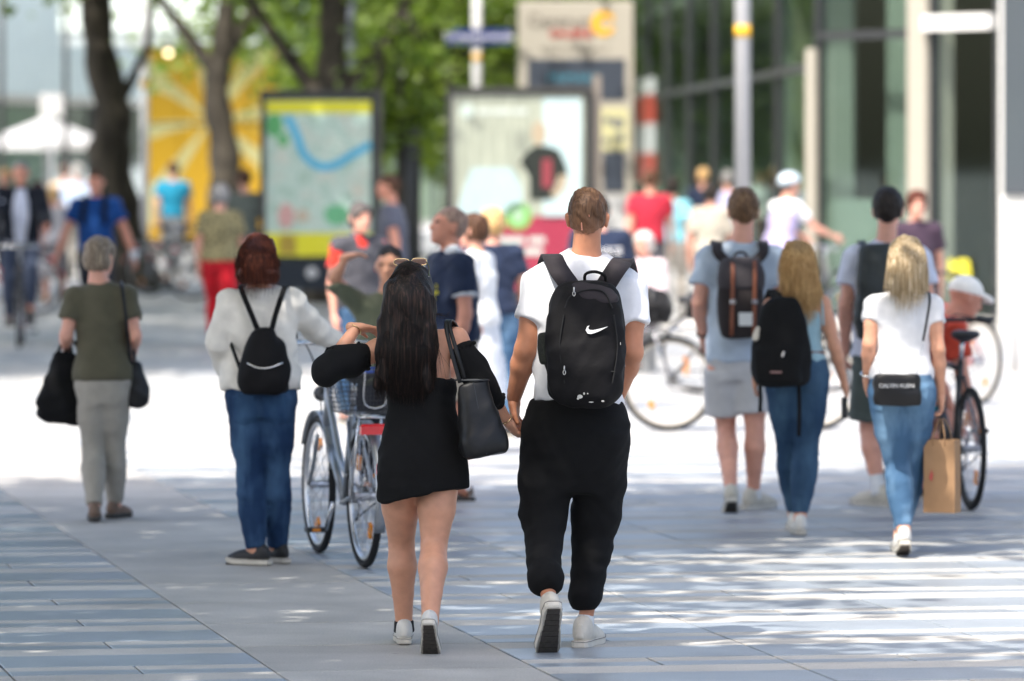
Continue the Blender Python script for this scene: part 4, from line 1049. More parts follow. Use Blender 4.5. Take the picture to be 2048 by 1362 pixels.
MB().ribbon(spline([(X(572), .015, Z(232)), (X(590), .015, Z(262)), (X(606), .015, Z(305)), (X(632), .015, Z(330)), (X(665), .015, Z(332)), (X(700), .015, Z(312)), (X(741), .015, Z(288))], 40), [.10]*80, .005, (0, -1, 0)).build('river', add_glow(paint('map_river', (.07, .33, .55), .4)), sheet)
for (a, b_, r1, r2, c_) in ((548, 250, 18, 24, (.10, .30, .12)), (566, 280, 12, 14, (.12, .32, .14)), (674, 430, 26, 22, (.14, .36, .20)), (572, 432, 17, 26, (.55, .28, .28)), (605, 432, 14, 14, (.5, .36, .3)), (716, 380, 16, 16, (.52, .46, .42))):
    MB().disc((X(a), Z(b_)), r1*71/FPX, .013, .018, 11, r2*71/FPX).build('district', add_glow(paint('map_%d' % a, c_, .5, .25)), sheet)
MB().box((X(558), .0085, Z(508)), (X(592), .012, Z(470))).build('advert_field', paint('map_orange', (.62, .36, .06), .4), sheet)
v, f = solid([ELL((X(624), -.05, Z(546)), (.075, .03, .075))], .015); link('round_badge', v, f, paint('panel_white', (.55, .55, .55), .5), md)
MB().box((-w+.08, -.045, Z(578)), (w-.08, -.031, Z(522))).build('lower_panel', paint('case_blue', (.012, .018, .028), .3), md)
wallp = MB().box((-w+.072, -.004, z0+.12), (w-.072, .004, z1-.072)).build('pane', GLASS_L, md)

ad, X, Z, w, z0, z1 = display('advertising poster in a dark case showing a man in black above a red band', 893, 1186, 174, 600, 70, 0)
def pr(name, x0, x1, y0, y1, c, yy, par): return MB().box((X(x0), yy, Z(y1)), (X(x1), yy+.003, Z(y0))).build(name, add_glow(paint('ad_'+name, c, .5, .08)), par)
psh = MB().box((X(904), .020, Z(588)), (X(1168), .029, Z(190))).build('poster_sheet', add_glow(mat('ad_backdrop', (.42, .38, .33), .5, 0, .4, .35, 5, 0, 1, (3, 1, .3))), ad)
pr('white_sign', 1086, 1162, 196, 440, (.55, .60, .66), .0165, psh); pr('red_band', 904, 1168, 432, 588, (.38, .03, .07), .0165, psh)
mb = MB().poly([(X(a), Z(b_)) for a, b_ in ((912, 430), (930, 372), (944, 336), (1022, 336), (1042, 372), (1046, 430))][::-1], .0135, .0165).build('counter', add_glow(paint('ad_counter', (.50, .56, .62), .5, .15)), psh)
fig = MB().poly([(X(a), Z(b_)) for a, b_ in ((1040, 325), (1052, 305), (1070, 292), (1096, 292), (1118, 300), (1132, 330), (1136, 352), (1112, 366), (1106, 400), (1060, 400), (1058, 352))][::-1], .0105, .0135).build('figure_shirt', paint('ad_black', (.025, .023, .022), .6), psh)
MB().disc((X(1078), Z(266)), 15*70/FPX, .0105, .0135, 20, 24*70/FPX).build('figure_head', add_glow(paint('ad_skin', (.48, .33, .25), .6)), psh)
MB().poly([(X(a), Z(b_)) for a, b_ in ((1118, 350), (1136, 350), (1130, 378), (1112, 396), (1100, 390), (1112, 374))][::-1], .0075, .0105).build('figure_arm', paint('ad_skin', (.48, .33, .25), .6), psh)
pr('apron', 1084, 1104, 318, 375, (.30, .04, .06), .0075, psh)
MB().disc((X(1036), Z(432)), 27*70/FPX, .0135, .0165, 26).build('green_badge', add_glow(paint('ad_green', (.22, .45, .12), .5)), psh)
MB().disc((X(1036), Z(432)), 12*70/FPX, .0105, .0135, 16, 15*70/FPX).build('badge_mark', paint('ad_pale', (.5, .62, .45), .5), psh)
MB().disc((X(934), Z(222)), 14*70/FPX, .0135, .0165, 20).build('logo_disc', paint('ad_white', (.7, .7, .7), .5), psh)
for x0, x1, y0, y1 in ((955, 980, 218, 228), (984, 1022, 218, 228), (1026, 1054, 218, 228), (930, 985, 474, 487), (992, 1050, 474, 487), (1058, 1090, 474, 487), (920, 960, 496, 510), (968, 1040, 496, 510), (1048, 1085, 496, 510), (940, 1010, 545, 551), (1018, 1070, 545, 551)):
    pr('text_line', x0, x1, y0, y1, (.62, .58, .58), .0135, psh)
MB().box((-w+.072, -.004, z0+.12), (w-.072, .004, z1-.072)).build('pane', GLASS_L, ad)
MB().box((w+.002, .05, 0), (w+.10, .16, Z(150))).build('side_post', paint('post_taupe', (.22, .19, .16), .5), ad)
# stone bench
x, y = XY(1330, 52); sb = empty('stone_bench', (x+.6, y+.0, 0), 0, 'low pale stone bench behind the parked bicycles', 'bench')
MB().cbox((-1.1, -.25, .36), (1.1, .25, .48), .01).build('seat', CREAM, sb)
for s in (-.8, .8): MB().box((s-.12, -.2, 0), (s+.12, .2, .36)).build('leg', CONC, sb)
# steel bollard at the right edge
x, y = XY(2030, 52); o = empty('bollard', (x, y, 0), 0, 'slim dark steel bollard at the right edge of the plaza', 'bollard')
MB().tube([(0, 0, 0), (0, 0, .78), (0, 0, .82)], [.035, .035, .02], 12).build('shaft', STEEL, o, True)
# ------------------------------------------------------------------ bicycles
TYRE = mat('tyre', (.015, .015, .016), .8, 0, .3, .2, 60); RIM = metal('rim', (.66, .66, .68), .3); CHROME = metal('chrome', (.72, .72, .74), .18)
ORANGE = mat('reflector_orange', (.75, .25, .02), .25, 0, .6); REDL = mat('tail_red', (.62, .02, .03), .2, 0, .6); BLKPL = mat('black_plastic', (.015, .015, .017), .5)
def ringpts(c, r, n, ax='x'): return [(c[0], c[1]+r*math.cos(2*math.pi*i/n), c[2]+r*math.sin(2*math.pi*i/n)) for i in range(n)]
WHEEL = {}
def wheel(parent, y, rim_m, turn=0.0, refl=True, R_=.345):
    key = rim_m.name
    if key not in WHEEL:
        t = MB().tube(ringpts((0, 0, 0), R_-.018, 44), .019, 8, closed=True).build('wheel', TYRE, None, True)
        rm = MB().tube(ringpts((0, 0, 0), R_-.044, 44), .012, 8, closed=True).build('rim', rim_m, t, True)
        sp = MB()
        for i in range(28):
            a = 2*math.pi*i/28; b = a+(.5 if i % 4 < 2 else -.5); s = .03 if i % 2 else -.03
            sp.tube([(s, .022*math.cos(b), .022*math.sin(b)), (0, (R_-.05)*math.cos(a), (R_-.05)*math.sin(a))], .0019, 4, False)
        sp.tube([(-.05, 0, 0), (.05, 0, 0)], .02, 10); sp.build('spokes', metal('spoke', (.5, .5, .52), .3), t)
        WHEEL[key] = (t.data, rm.data, t.children[1].data)
        bpy.data.objects.remove(t.children[1]); bpy.data.objects.remove(rm); bpy.data.objects.remove(t)
    a = bpy.data.objects.new('wheel', WHEEL[key][0]); COL.objects.link(a); a.parent = parent; a.location = (0, y, R_); a.rotation_euler = (turn, 0, 0)
    for nm, me in (('rim', WHEEL[key][1]), ('spokes', WHEEL[key][2])):
        q = bpy.data.objects.new(nm, me); COL.objects.link(q); q.parent = a
    if refl:
        for A in (.6, .6+math.pi): MB().box((-.008, .20*math.cos(A)-.02, .20*math.sin(A)-.035), (.008, .20*math.cos(A)+.02, .20*math.sin(A)+.035)).build('reflector', ORANGE, a)
    return a
def bicycle(label, X, Y, yaw, frame_m, style='diamond', rim_m=RIM, bar_m=CHROME, guard=None, rack=False, basket=False, light=False, group=None, steer=0.0, lean=0.0, saddle_h=.95, flat=True, detail=True):
    o = empty('bicycle', (X, Y, 0), yaw, label, 'bicycle', group); o.rotation_euler = (0, lean, yaw)
    rr = .345; yr, yf_ = 0.0, 1.06; bb = (0, .44, .29); st = (0, .26, saddle_h-.16); hd0 = (0, .87, .62); hd1 = (0, .82, .86)
    wheel(o, yr, rim_m, .3); 
    fk = empty('front_fork_pivot', (0, .85, 0)); bpy.data.objects.remove(fk)
    wheel(o, yf_, rim_m, 1.1)
    T = lambda nm, pts, r, m, par=o, n=9: MB().tube(pts, r, n).build(nm, m, par, True)
    fr = T('frame', [bb, hd0], .021, frame_m)
    if style == 'step': T('top_tube', spline([(0, .36, .42), (0, .55, .50), (0, .72, .68), (0, .84, .79)], 14), .017, frame_m, fr)
    else: T('top_tube', [(0, .30, st[2]-.04), (0, .83, .80)], .017, frame_m, fr)
    T('seat_tube', [bb, st], .018, frame_m, fr); T('head_tube', [hd0, hd1], .021, frame_m, fr)
    T('seat_post', [st, (0, .22, saddle_h-.03)], .013, CHROME, fr)
    for s in (-1, 1):
        T('chain_stay', [(s*.02, .44, .29), (s*.055, yr, rr)], .011, frame_m, fr); T('seat_stay', [(s*.02, .28, st[2]-.08), (s*.06, yr, rr)], .009, frame_m, fr)
        T('fork_blade', spline([(s*.045, .885, .60), (s*.05, .95, .45), (s*.05, yf_, rr)], 8), .012, frame_m, fr)
    T('stem', [hd1, (0, .80, 1.0), (0, .85, 1.04)], .013, CHROME, fr)
    hb = T('handlebar', spline([(-.30, .68, 1.03), (-.24, .76, 1.05), (-.08, .86, 1.06), (0, .86, 1.05), (.08, .86, 1.06), (.24, .76, 1.05), (.30, .68, 1.03)] if not flat else [(-.31, .80, 1.04), (-.1, .86, 1.04), (.1, .86, 1.04), (.31, .80, 1.04)], 22), .0125, bar_m)
    for s in (-1, 1): MB().tube([(s*.30, .69 if not flat else .805, 1.03), (s*.215, .775 if not flat else .83, 1.045)][::s], .018, 9).build('grip', BLKPL, hb, True)
    for s in (-1, 1): MB().tube(spline([(s*.2, .79, 1.05), (s*.1, .95, 1.06), (s*.03, .95, .9), (s*.02, .90, .7)], 12), .004, 5).build('brake_cable', BLKPL, hb)
    v, f = solid([ELL((0, .14, saddle_h), (.085, .085, .035), .03), RC((0, .18, saddle_h), (0, .33, saddle_h), .045, .022, .04), HALF((0, 0, 1), saddle_h+.022)], .011); link('saddle', v, f, BLKPL, o)
    for s in (-1, 1):
        ang = 2.2; py = bb[1]+s*.17*math.cos(ang); pz = bb[2]+s*.17*math.sin(ang)
        T('crank', [(s*.06, bb[1], bb[2]), (s*.075, py, pz)], .010, CHROME); pd = MB().box((min(s*.085, s*.175), py-.035, pz-.012), (max(s*.085, s*.175), py+.035, pz+.012)).build('pedal', BLKPL, o)
        MB().box((s*.13-.02, py-.038, pz-.009), (s*.13+.02, py-.0355, pz+.009)).build('reflector', ORANGE, pd)
    ch = MB(); 
    for i in range(26):
        a, b = 2*math.pi*i/26, 2*math.pi*(i+1)/26; ch.tube([(.05, bb[1]+.09*math.cos(a), bb[2]+.09*math.sin(a)), (.05, bb[1]+.09*math.cos(b), bb[2]+.09*math.sin(b))], .006, 5)
    for z in (-.07, .07): ch.tube([(.05, bb[1], bb[2]+z*1.2), (.05, 0, rr+z*.5)], .005, 5)
    ch.build('chain', BLKPL, o)
    if guard:
        for nm, y, a0, a1 in (('mudguard', yr, R(-20), R(175)), ('mudguard', yf_, R(40), R(200))):
            pts = [(0, y+(rr+.02)*math.cos(a if y == yr else a), rr+(rr+.02)*math.sin(a)) for a in np.linspace(R(20), R(190), 22)]
            if y == yr: pts = [(0, y-(p[1]-y), p[2]) for p in pts]; pts = [(p[0], y+(p[1]-y), p[2]) for p in pts]
            pts = [(0, y+(rr+.022)*math.cos(a), rr+(rr+.022)*math.sin(a)) for a in (np.linspace(R(60), R(205), 20) if y == yr else np.linspace(R(30), R(165), 20))]
            MB().ribbon(pts, .05, .004, [(0, p[1]-y, p[2]-rr) for p in pts]).build(nm, guard, o, True)
    if rack:
        rk = MB()
        for s in (-.055, .055): rk.tube([(s, -.20, .735), (s, .22, .735)], .006, 6); rk.tube([(s, -.12, .735), (s*1.2, yr, rr)], .006, 6)
        for y in (-.2, -.06, .08, .22): rk.tube([(-.055, y, .735), (.055, y, .735)], .005, 6)
        rk.build('rack', CHROME, o, True)
        MB().cbox((-.075, -.262, .655), (.075, -.225, .705), .01).build('tail_light', REDL, o); MB().box((-.02, -.37, .47), (.02, -.355, .52)).build('reflector', REDL, o)
    if basket:
        bk = empty('basket_root'); bpy.data.objects.remove(bk)
        z0, z1 = .75, .955; fr_ = lambda z: (.125+.045*(z-z0)/(z1-z0), .17+.05*(z-z0)/(z1-z0))
        mb = MB()
        for z in np.linspace(z0, z1, 10):
            w, d = fr_(z); mb.tube([(-w, -.02-d, z), (w, -.02-d, z), (w, -.02+d, z), (-w, -.02+d, z)], .0018, 4, closed=True)
        for side in range(4):
            for t in np.linspace(-1, 1, 17):
                p = []
                for z in (z0, z1):
                    w, d = fr_(z); p.append((t*w, -.02-d, z) if side == 0 else (t*w, -.02+d, z) if side == 1 else (-w, -.02+t*d, z) if side == 2 else (w, -.02+t*d, z))
                mb.tube(p, .0015, 4)
        for t in np.linspace(-1, 1, 11): mb.tube([(t*.125, -.19, z0), (t*.125, .15, z0)], .0015, 4)
        b_ = mb.build('basket', BLKPL, o)
        w, d = fr_(z1); MB().tube([(-w, -.02-d, z1), (w, -.02-d, z1), (w, -.02+d, z1), (-w, -.02+d, z1)], .006, 6, closed=True).build('basket_rim', paint('blue_rim', (.02, .06, .30), .4), b_)
        MB().tube(spline([(-.05, -.24, z1), (-.05, -.235, .80), (.05, -.235, .80), (.05, -.24, z1)], 12), .004, 6).build('basket_handle', CHROME, b_)
    if light:
        v, f = solid([ELL((0, 1.0, .80), (.04, .05, .04)), RC((0, .9, .78), (0, 1.0, .80), .015, .02)], .009); link('headlight', v, f, BLKPL, o)
    return o
SILVER = mat('silver_paint', (.30, .32, .35), .3, .6, .5, .06, 20); BLACKP = paint('bike_black', (.012, .012, .013), .35); 
# the silver bicycle wheeled by the woman in the white jacket
xr, yr_ = (729-1024)/415, FPX/415
bicycle('silver step-through bicycle with a wire basket and red tail light', xr, yr_, math.atan2(.26, 1.048), SILVER, 'step', RIM, CHROME, SILVER, True, True, True, flat=False, saddle_h=.93)
# black bicycle at the right
bicycle('black bicycle with flat bars standing beside the man in the white cap', (1942-1024)/357, FPX/357, R(8), BLACKP, 'diamond', paint('rim_black', (.02, .02, .02), .4), BLKPL, None, saddle_h=.98)
GB = 'bicycles parked along the plaza'
GREYF = paint('bike_grey', (.16, .16, .165), .35); RED_F = paint('bike_red', (.35, .03, .03), .35); GREEN_F = paint('bike_green', (.05, .10, .06), .35)
bicycle('grey bicycle parked side-on right beside the man in the white T-shirt', (1337-1024)/278, FPX/278, R(-86), GREYF, 'diamond', mat('rim_dusty', (.50, .46, .40), .5), CHROME, BLKPL, True, False, True, GB, lean=R(4))
bicycle('dark parked bicycle behind the blonde woman with the black backpack', (1500-1024)/262, FPX/262, R(-98), BLACKP, 'step', RIM, CHROME, BLKPL, True, True, True, GB, flat=False, lean=R(-4))
bicycle('green bicycle parked behind the young man in shorts', (1400-1024)/240, FPX/240, R(-80), GREEN_F, 'diamond', RIM, CHROME, None, False, False, True, GB, lean=R(4))
bicycle('red bicycle with pale tyres leaning beyond the black bicycle', (1952-1024)/252, FPX/252, R(28), RED_F, 'diamond', mat('rim_dusty', (.50, .46, .40), .5), BLKPL, None, group=GB, lean=R(3))
for i, (px, s, yaw, fm, lab) in enumerate(((300, 142, -70, BLACKP, 'black bicycle at the foot of the dark leaning trunk'), (345, 138, -60, GREYF, 'grey bicycle between the trunk and the woman in red trousers'), (385, 146, -75, GREEN_F, 'green bicycle just left of the woman in red trousers'), (75, 160, 60, RED_F, 'red bicycle behind the cyclist in the dark jacket'))):
    bicycle(lab, (px-1024)/s, FPX/s, R(yaw), fm, 'step' if i % 2 else 'diamond', RIM, CHROME, BLKPL, True, i == 2, True, 'bicycles parked under the trees', flat=bool(i % 2))
pn = empty('bike_bag', ((1337-1024)/278+.02, FPX/278, 0), R(-86), 'bulky black bag strapped on the parked grey bicycle', 'bag')
v, f = solid([LOFT((0, -.16, .78), (0, -.16, 1.02), [(0, .17, .15), (.5, .19, .17), (1, .13, .12)], (1, 0, 0), .02, 2.8, .04), LOFT((0, .22, .80), (0, .24, 1.0), [(0, .12, .12), (1, .10, .10)], (1, 0, 0), .05, 2.6, .04), waves(88, .008, 40, 5)], .014)
link('bag_body', v, f, cloth('bag_black', (.012, .012, .013)), pn); MB().ribbon(spline([(-.19, -.14, .80), (-.16, -.15, 1.0), (0, -.15, 1.04), (.16, -.15, 1.0), (.19, -.14, .80)], 16), .03, .004, [(q, 0, 1) for q in np.linspace(-1, 1, 16)]).build('strap', BLKPL, pn, True)
# ------------------------------------------------------------------ the couple in focus
WHITE_SHOE = mat('shoe_white', (.62, .60, .56), .55, 0, .4, .12, 18, .15, 60); OFF_SOLE = mat('sole_offwhite', (.58, .54, .47), .6, 0, .4, .15, 30)
DIRTY_SHOE = mat('shoe_worn', (.55, .51, .44), .65, 0, .4, .22, 14, .2, 50); BLACK = cloth('black', (.006, .006, .0065), .5, .95, 0)
BLACKJERSEY = cloth('black_jersey', (.006, .006, .0065), .5, .95, 0); WHITE_T = cloth('white_tee', (.72, .72, .74), .45)
SOCK_W = cloth('white_sock', (.70, .70, .70)); SOCK_B = cloth('black_sock', (.012, .012, .013))
def sock(J, S, b, z0=.03, z1=.02, infl=.007):
    a = J['an'+S]; e = J['kn'+S]; d = U(e-a); r = leg_r(b)[4]
    return [LOFT(a-d*z0, a+d*z1, [(0, r*1.1+infl, r*1.25+infl), (.5, r+infl, r*1.08+infl), (1, r+infl, r+infl)], (1, 0, 0), .01, 2, .006)]

# --- young woman in the black off-shoulder dress
sG = 495
JG, XG, YG = pxjoints(sG, 1.58, {
    'pel': (842, 925, 0), 'neck': (832, 668, .02), 'chin': (820, 642, .05),
    'shL': (757, 700, .02), 'shR': (913, 678, .02), 'elL': (655, 742, -.03), 'wrL': (712, 655, .10), 'elR': (968, 775, -.02), 'wrR': (1012, 838, .06),
    'hipL': (800, 945, 0), 'hipR': (878, 945, 0), 'knL': (803, 1085, .16), 'knR': (868, 1092, -.04), 'anL': (808, 1247, .20), 'anR': (860, 1243, -.30)}, head=(4, -2), plant='L')
JG['fpR'] = -42; JG['fyL'] = 3; JG['fyR'] = -3
bG = dict(h=1.58, sex='f', mass=1.0, leg=1.02, arm=1.12, hs=.98, bare=True)
zG = lambda py: CAM_H-(py-HORIZON)/sG
xG = lambda px: (px-842)/sG
dress = [LOFT((xG(845), 0, zG(1003)), (xG(845), 0, zG(755)), [(0, .183, .150, 0, .0), (.10, .187, .150), (.3, .186, .146), (.5, .170, .130), (.70, .146, .110), (.82, .142, .106), (.93, .146, .106), (1.0, .142, .104)], (1, 0, 0), .03, 2.2, .010),
         HALF((.16, 0, -1), -(zG(1000)-.02)+.03*0), waves(11, .0035, 40, 6, (1, 1, 1.0), .7), waves(12, .004, 28, 4, (1, 1, .4))]
# the hem rises to the right
dress[1] = HALF((.19, -.03, -1), float(U((.19, -.03, -1)) @ np.array([xG(845), -.12, zG(990)])))
dress.append(ELL((xG(905), -.15, zG(1010)), (.10, .14, .045), .03, None, 'sub'))
rA = arm_r(bG)
def puff(J, S, b, t0, t1, mid, end):
    a, e, w = J['sh'+S], J['el'+S], J['wr'+S]; pr = []
    p = a+(e-a)*t0; q = e+(w-e)*t1
    pr += CH([p, a*.45+e*.55, e*1.0, q], [mid*.85, mid, mid, end], .03)
    pr.append(waves(21, .006, 60, 6)); return pr
puffL = puff(JG, 'L', bG, .33, .30, .062, .047); puffR = puff(JG, 'R', bG, .25, .40, .058, .044)
slv_dir = U(JG['elL']-JG['shL']); 
ruffle = []
for S in 'LR':
    a, e, w = JG['sh'+S], JG['el'+S], JG['wr'+S]; d = U(e-a); c = a+(e-a)*(.30 if S == 'L' else .22); x = U(np.cross(d, (0, 1, .1))); y = np.cross(d, x)
    for (cc, dd, rad, tt) in ((c, d, .050, (.30 if S == 'L' else .22)), (e+(w-e)*(.33 if S == 'L' else .45), U(w-e), .043, 0)):
        x = U(np.cross(dd, (0, 1, .15))); y = np.cross(dd, x); ring = []
        for i in range(40):
            A = 2*math.pi*i/40; rr = rad+(.006 if i % 2 else -.002)+random.uniform(-.003, .003); ring.append(cc+(x*math.cos(A)+y*math.sin(A))*rr+dd*random.uniform(-.006, .006))
        ruffle.append(ring)
JGr = ruffle
HAIR_DARK = hairm('dark_brown', (.010, .0065, .0055), (.042, .022, .016))
fallG = [LOFT((xG(812), -.105, zG(785)), (xG(815), -.060, zG(548)), [(0, .112, .024, 0, .012), (.12, .121, .040), (.35, .120, .052), (.6, .114, .062), (.8, .104, .080), (.92, .085, .075, 0, .01), (1.0, .045, .05, 0, .02)], (1, 0, 0), .05, 2.1, .03), waves(31, .0045, 95, 6, (1.6, 1, .10))]
def long_hair0(J, b, fall):
    c = lambda p: to_head(J, b, [p])[0]; q = b['hs']
    return [ELL(c((0,-.020,.150)), np.array((.088,.110,.098))*q, .04), ELL(c((0,-.045,.085)), np.array((.090,.085,.08))*q, .04)]+fall[:-1]+[ELL(c((0, .125, .085)), np.array((.066, .09, .095))*q, .02, None, 'sub'), fall[-1]]
girl = person('young woman in a short black off-shoulder dress with very long dark hair', XG, YG, JG, bG, SK_FAIR,
    [('dress', dress, BLACKJERSEY, .008), ('sleeve', puffL, BLACKJERSEY, .008), ('sleeve', puffR, BLACKJERSEY, .008),
     ('sock', sock(JG, 'L', bG), SOCK_B, .006)],
    ('long', HAIR_DARK, {'solid': long_hair0(JG, bG, fallG)}), ('sneaker', WHITE_SHOE, OFF_SOLE, None), vox=.0085,
    hands={'L': dict(d=(.9, .35, -.10), n=(0.1, -.3, -1), curl=.75, side=1), 'R': dict(d=(.62, .25, -.9), n=(.55, .3, .45), curl=.8, side=-1)})
for ring in JGr: MB().tube([tuple(p) for p in ring], .0075, 6, closed=True).build('ruffle', BLACKJERSEY, girl, True)
# fine strands over the hair mass
ps = []
r_ = np.random.default_rng(5)
cz = zG(548); 
for i in range(1500):
    a = r_.uniform(-1, 1); lay = r_.uniform(.0, 1); end = zG(785)+r_.normal(0, .022)-.012*(1-a*a)+(.10*r_.random() if r_.random() < .15 else 0)
    top = np.array([xG(817)+a*.020, .02-.08*lay, zG(527)-.002-.012*lay*lay]); pm = np.array([xG(816)+a*.078, -.020-.075*math.cos(a*1.2)*(.5+.5*lay), zG(560)+.018*math.cos(a*1.5)])
    p1 = np.array([xG(815)+a*.094, -.120*math.cos(a*1.15)-.006, zG(610)]); p2 = np.array([xG(813)+a*.116, -.100-.055*math.cos(a*1.35), zG(690)])
    p3 = np.array([xG(812)+a*.121+r_.normal(0, .006), -.085-.060*math.cos(a*1.4)+r_.normal(0, .004), (zG(740)+end)/2]); p4 = np.array([xG(811)+a*.116+r_.normal(0, .010), -.078-.045*math.cos(a*1.4)+r_.normal(0, .008), end])
    ps.append(spline([top, pm, p1, p2, p3, p4], 20))
for i in range(14):
    x = r_.uniform(.09, .15); ps.append(spline([(xG(840), -.09, zG(600)), (xG(868)+.02*r_.random(), -.11, zG(690)), (xG(875)+r_.normal(0, .02), -.12, zG(750)+r_.normal(0, .03))], 12))
for i in range(9):
    ps.append(spline([(xG(865), -.06, zG(625)), (xG(880+10*r_.random()), -.05, zG(630)+r_.normal(0, .01)), (xG(893+14*r_.random()), -.03, zG(634)+r_.normal(0, .018))], 10))
strands('hair_strands', ps, .0011, HAIR_DARK, girl)

# sunglasses pushed up on her head
sgr = empty('sunglasses', (XG, YG, 0), 0, 'sunglasses pushed up on top of the long dark hair', 'sunglasses')
GOLD = metal('gold', (.75, .55, .28), .25); lens_m = mat('lens_brown', (.10, .035, .02), .12, 0, .6, .1, 8)
for cx, cy in ((803, 527), (838, 526)):
    x0 = xG(cx); z0 = zG(cy); mb = MB(); ol = []
    for i in range(22):
        A = 2*math.pi*i/22; ol.append((x0+.031*math.copysign(abs(math.cos(A))**.7, math.cos(A)), .045+.02*math.sin(A)*.3, z0+.014*math.copysign(abs(math.sin(A))**.7, math.sin(A))+.004))
    fr = MB().tube(ol, .0022, 6, closed=True).build('frame', GOLD, sgr, True)
    n = len(ol); MB().add(ol+[(x, y-.002, z) for x, y, z in ol], [tuple(range(n)), tuple(range(2*n-1, n-1, -1))]).build('lens', lens_m, sgr)
MB().tube([(xG(820)-.004, .045, zG(525)), (xG(820)+.004, .045, zG(525))], .003, 6).build('bridge', GOLD, sgr)
MB().tube(spline([(xG(853), .045, zG(525)), (xG(858), .0, zG(536)), (xG(858), -.07, zG(552))], 10), .0022, 6).build('temple', metal('silver', (.75, .75, .76), .2), sgr)
# bracelets
br = MB(); c = JG['wrL']-U(JG['wrL']-JG['elL'])*.012; d = U(JG['wrL']-JG['elL']); x = U(np.cross(d, (0, 1, 0))); y = np.cross(d, x)
o = MB().tube([tuple(c+(x*math.cos(A)+y*math.sin(A))*.0285+np.array([XG, YG, 0])) for A in np.linspace(0, 6.28, 25)[:-1]], .0024, 6, closed=True).build('bracelet', GOLD, None, True)
tag(o, 'thin gold bracelet on the raised left wrist of the woman in black', 'bracelet')
c = JG['wrR']-U(JG['wrR']-JG['elR'])*.0; d = U(JG['wrR']-JG['elR']); x = U(np.cross(d, (0, 1, 0))); y = np.cross(d, x)
o = MB().tube([tuple(c+(x*math.cos(A)+y*math.sin(A))*.0275+np.array([XG, YG, 0])) for A in np.linspace(0, 6.28, 25)[:-1]], .0022, 6, closed=True).build('bracelet', GOLD, None, True)
tag(o, 'thin gold bracelet beside the clasped hands of the couple', 'bracelet')

# tote bag on her right shoulder
LEATHER = mat('leather_black', (.008, .008, .009), .46, 0, .32, .2, 12, .35, 22)
LEATHER_SEAM = mat('leather_seam', (.02, .022, .026), .5)
tote = empty('tote_bag', (XG, YG, 0), 0, 'large black leather tote bag on the shoulder of the woman in black', 'bag')
tb0 = np.array([xG(972), -.17, zG(908)]); tb1 = np.array([xG(944), -.155, zG(758)])
v, f = solid([LOFT(tb0, tb1, [(0, .088, .072), (.08, .098, .080), (.4, .090, .066), (.75, .072, .048), (1.0, .066, .034)], (1, .25, .1), .02, 3.2, .014), waves(41, .0045, 26, 5, (1, 1, 1), .6)], .008)
body = link('bag_body', v, f, LEATHER, tote)
for t, dx in ((0, 0), (1, .022)):
    pts = spline([(xG(921)+dx, -.185+.03*t, zG(762)), (xG(905)+dx, -.165, zG(705)), (xG(893)+dx*.7, -.10, zG(655)), (xG(897)+dx*.5, -.02, zG(640)), (xG(908)+dx, .06, zG(668)), (xG(925)+dx, .09-.12*t*0, zG(740))], 30)
    MB().ribbon(pts, .016, .006, [(0, -1, .3) if p[1] < -.05 else (0, -.1, 1) if p[1] < .04 else (0, 1, .3) for p in pts]).build('strap', LEATHER, tote, True)
MB().tube(spline([tuple(tb0+(tb1-tb0)*t+np.array([.006, -(.075-.04*t), 0])) for t in (.04, .3, .6, .98)], 12), .0022, 5).build('seam', LEATHER_SEAM, body)
MB().tube([tuple(tb1+np.array([.067*math.cos(A), .034*math.sin(A), .002])) for A in np.linspace(0, 6.28, 29)[:-1]], .004, 6, closed=True).build('rim', LEATHER_SEAM, body, True)

# --- young man in the white T-shirt
def fade_hair(name, c0, c1, c2):
    m = hairm(name, c0, c1); nt = m.node_tree; N = nt.nodes; L = nt.links; b = N['Principled BSDF']; src = b.inputs['Base Color'].links[0].from_socket
    tc = N.new('ShaderNodeTexCoord'); sx = N.new('ShaderNodeSeparateXYZ'); L.new(tc.outputs['Object'], sx.inputs[0]); mr = N.new('ShaderNodeMapRange'); mr.inputs[1].default_value = 1.615; mr.inputs[2].default_value = 1.77; mr.interpolation_type = 'SMOOTHSTEP'
    L.new(sx.outputs['Z'], mr.inputs[0]); mx = N.new('ShaderNodeMixRGB'); mx.inputs[1].default_value = (*c2, 1); L.new(mr.outputs[0], mx.inputs[0]); L.new(src, mx.inputs[2]); L.new(mx.outputs[0], b.inputs['Base Color']); return m
sM = 494
JM, XM, YM = pxjoints(sM, 1.85, {
    'pel': (1152, 838, 0), 'neck': (1172, 520, .03), 'chin': (1175, 492, .06),
    'shL': (1085, 570, .02), 'shR': (1258, 578, .02), 'elL': (1052, 700, -.02), 'wrL': (1028, 795, .08), 'elR': (1263, 705, -.04), 'wrR': (1232, 800, .13),
    'hipL': (1108, 862, 0), 'hipR': (1200, 862, 0), 'knL': (1088, 1050, .02), 'knR': (1196, 1062, .12), 'anL': (1098, 1215, -.30), 'anR': (1170, 1240, .04)}, head=(-3, 4), plant='R')
JM['fpL'] = -48; JM['fyR'] = -14; JM['fyL'] = 8
bM = dict(h=1.85, sex='m', mass=.98, arm=1.06, hs=.985)
zM = lambda py: CAM_H-(py-HORIZON)/sM
xM = lambda px: (px-1152)/sM
teeM = shirt(JM, bM, .58, .014, .03, .75, 51, .008, 52, .018)
teeM[0] = LOFT((xM(1157), 0, zM(808)), (xM(1170), .02, zM(496)), [(0, .186, .118), (.2, .190, .122), (.45, .196, .130), (.7, .208, .134), (.82, .198, .120), (.93, .120, .085), (1.0, .070, .068)], (1, 0, 0), .04, 2.3, .008)
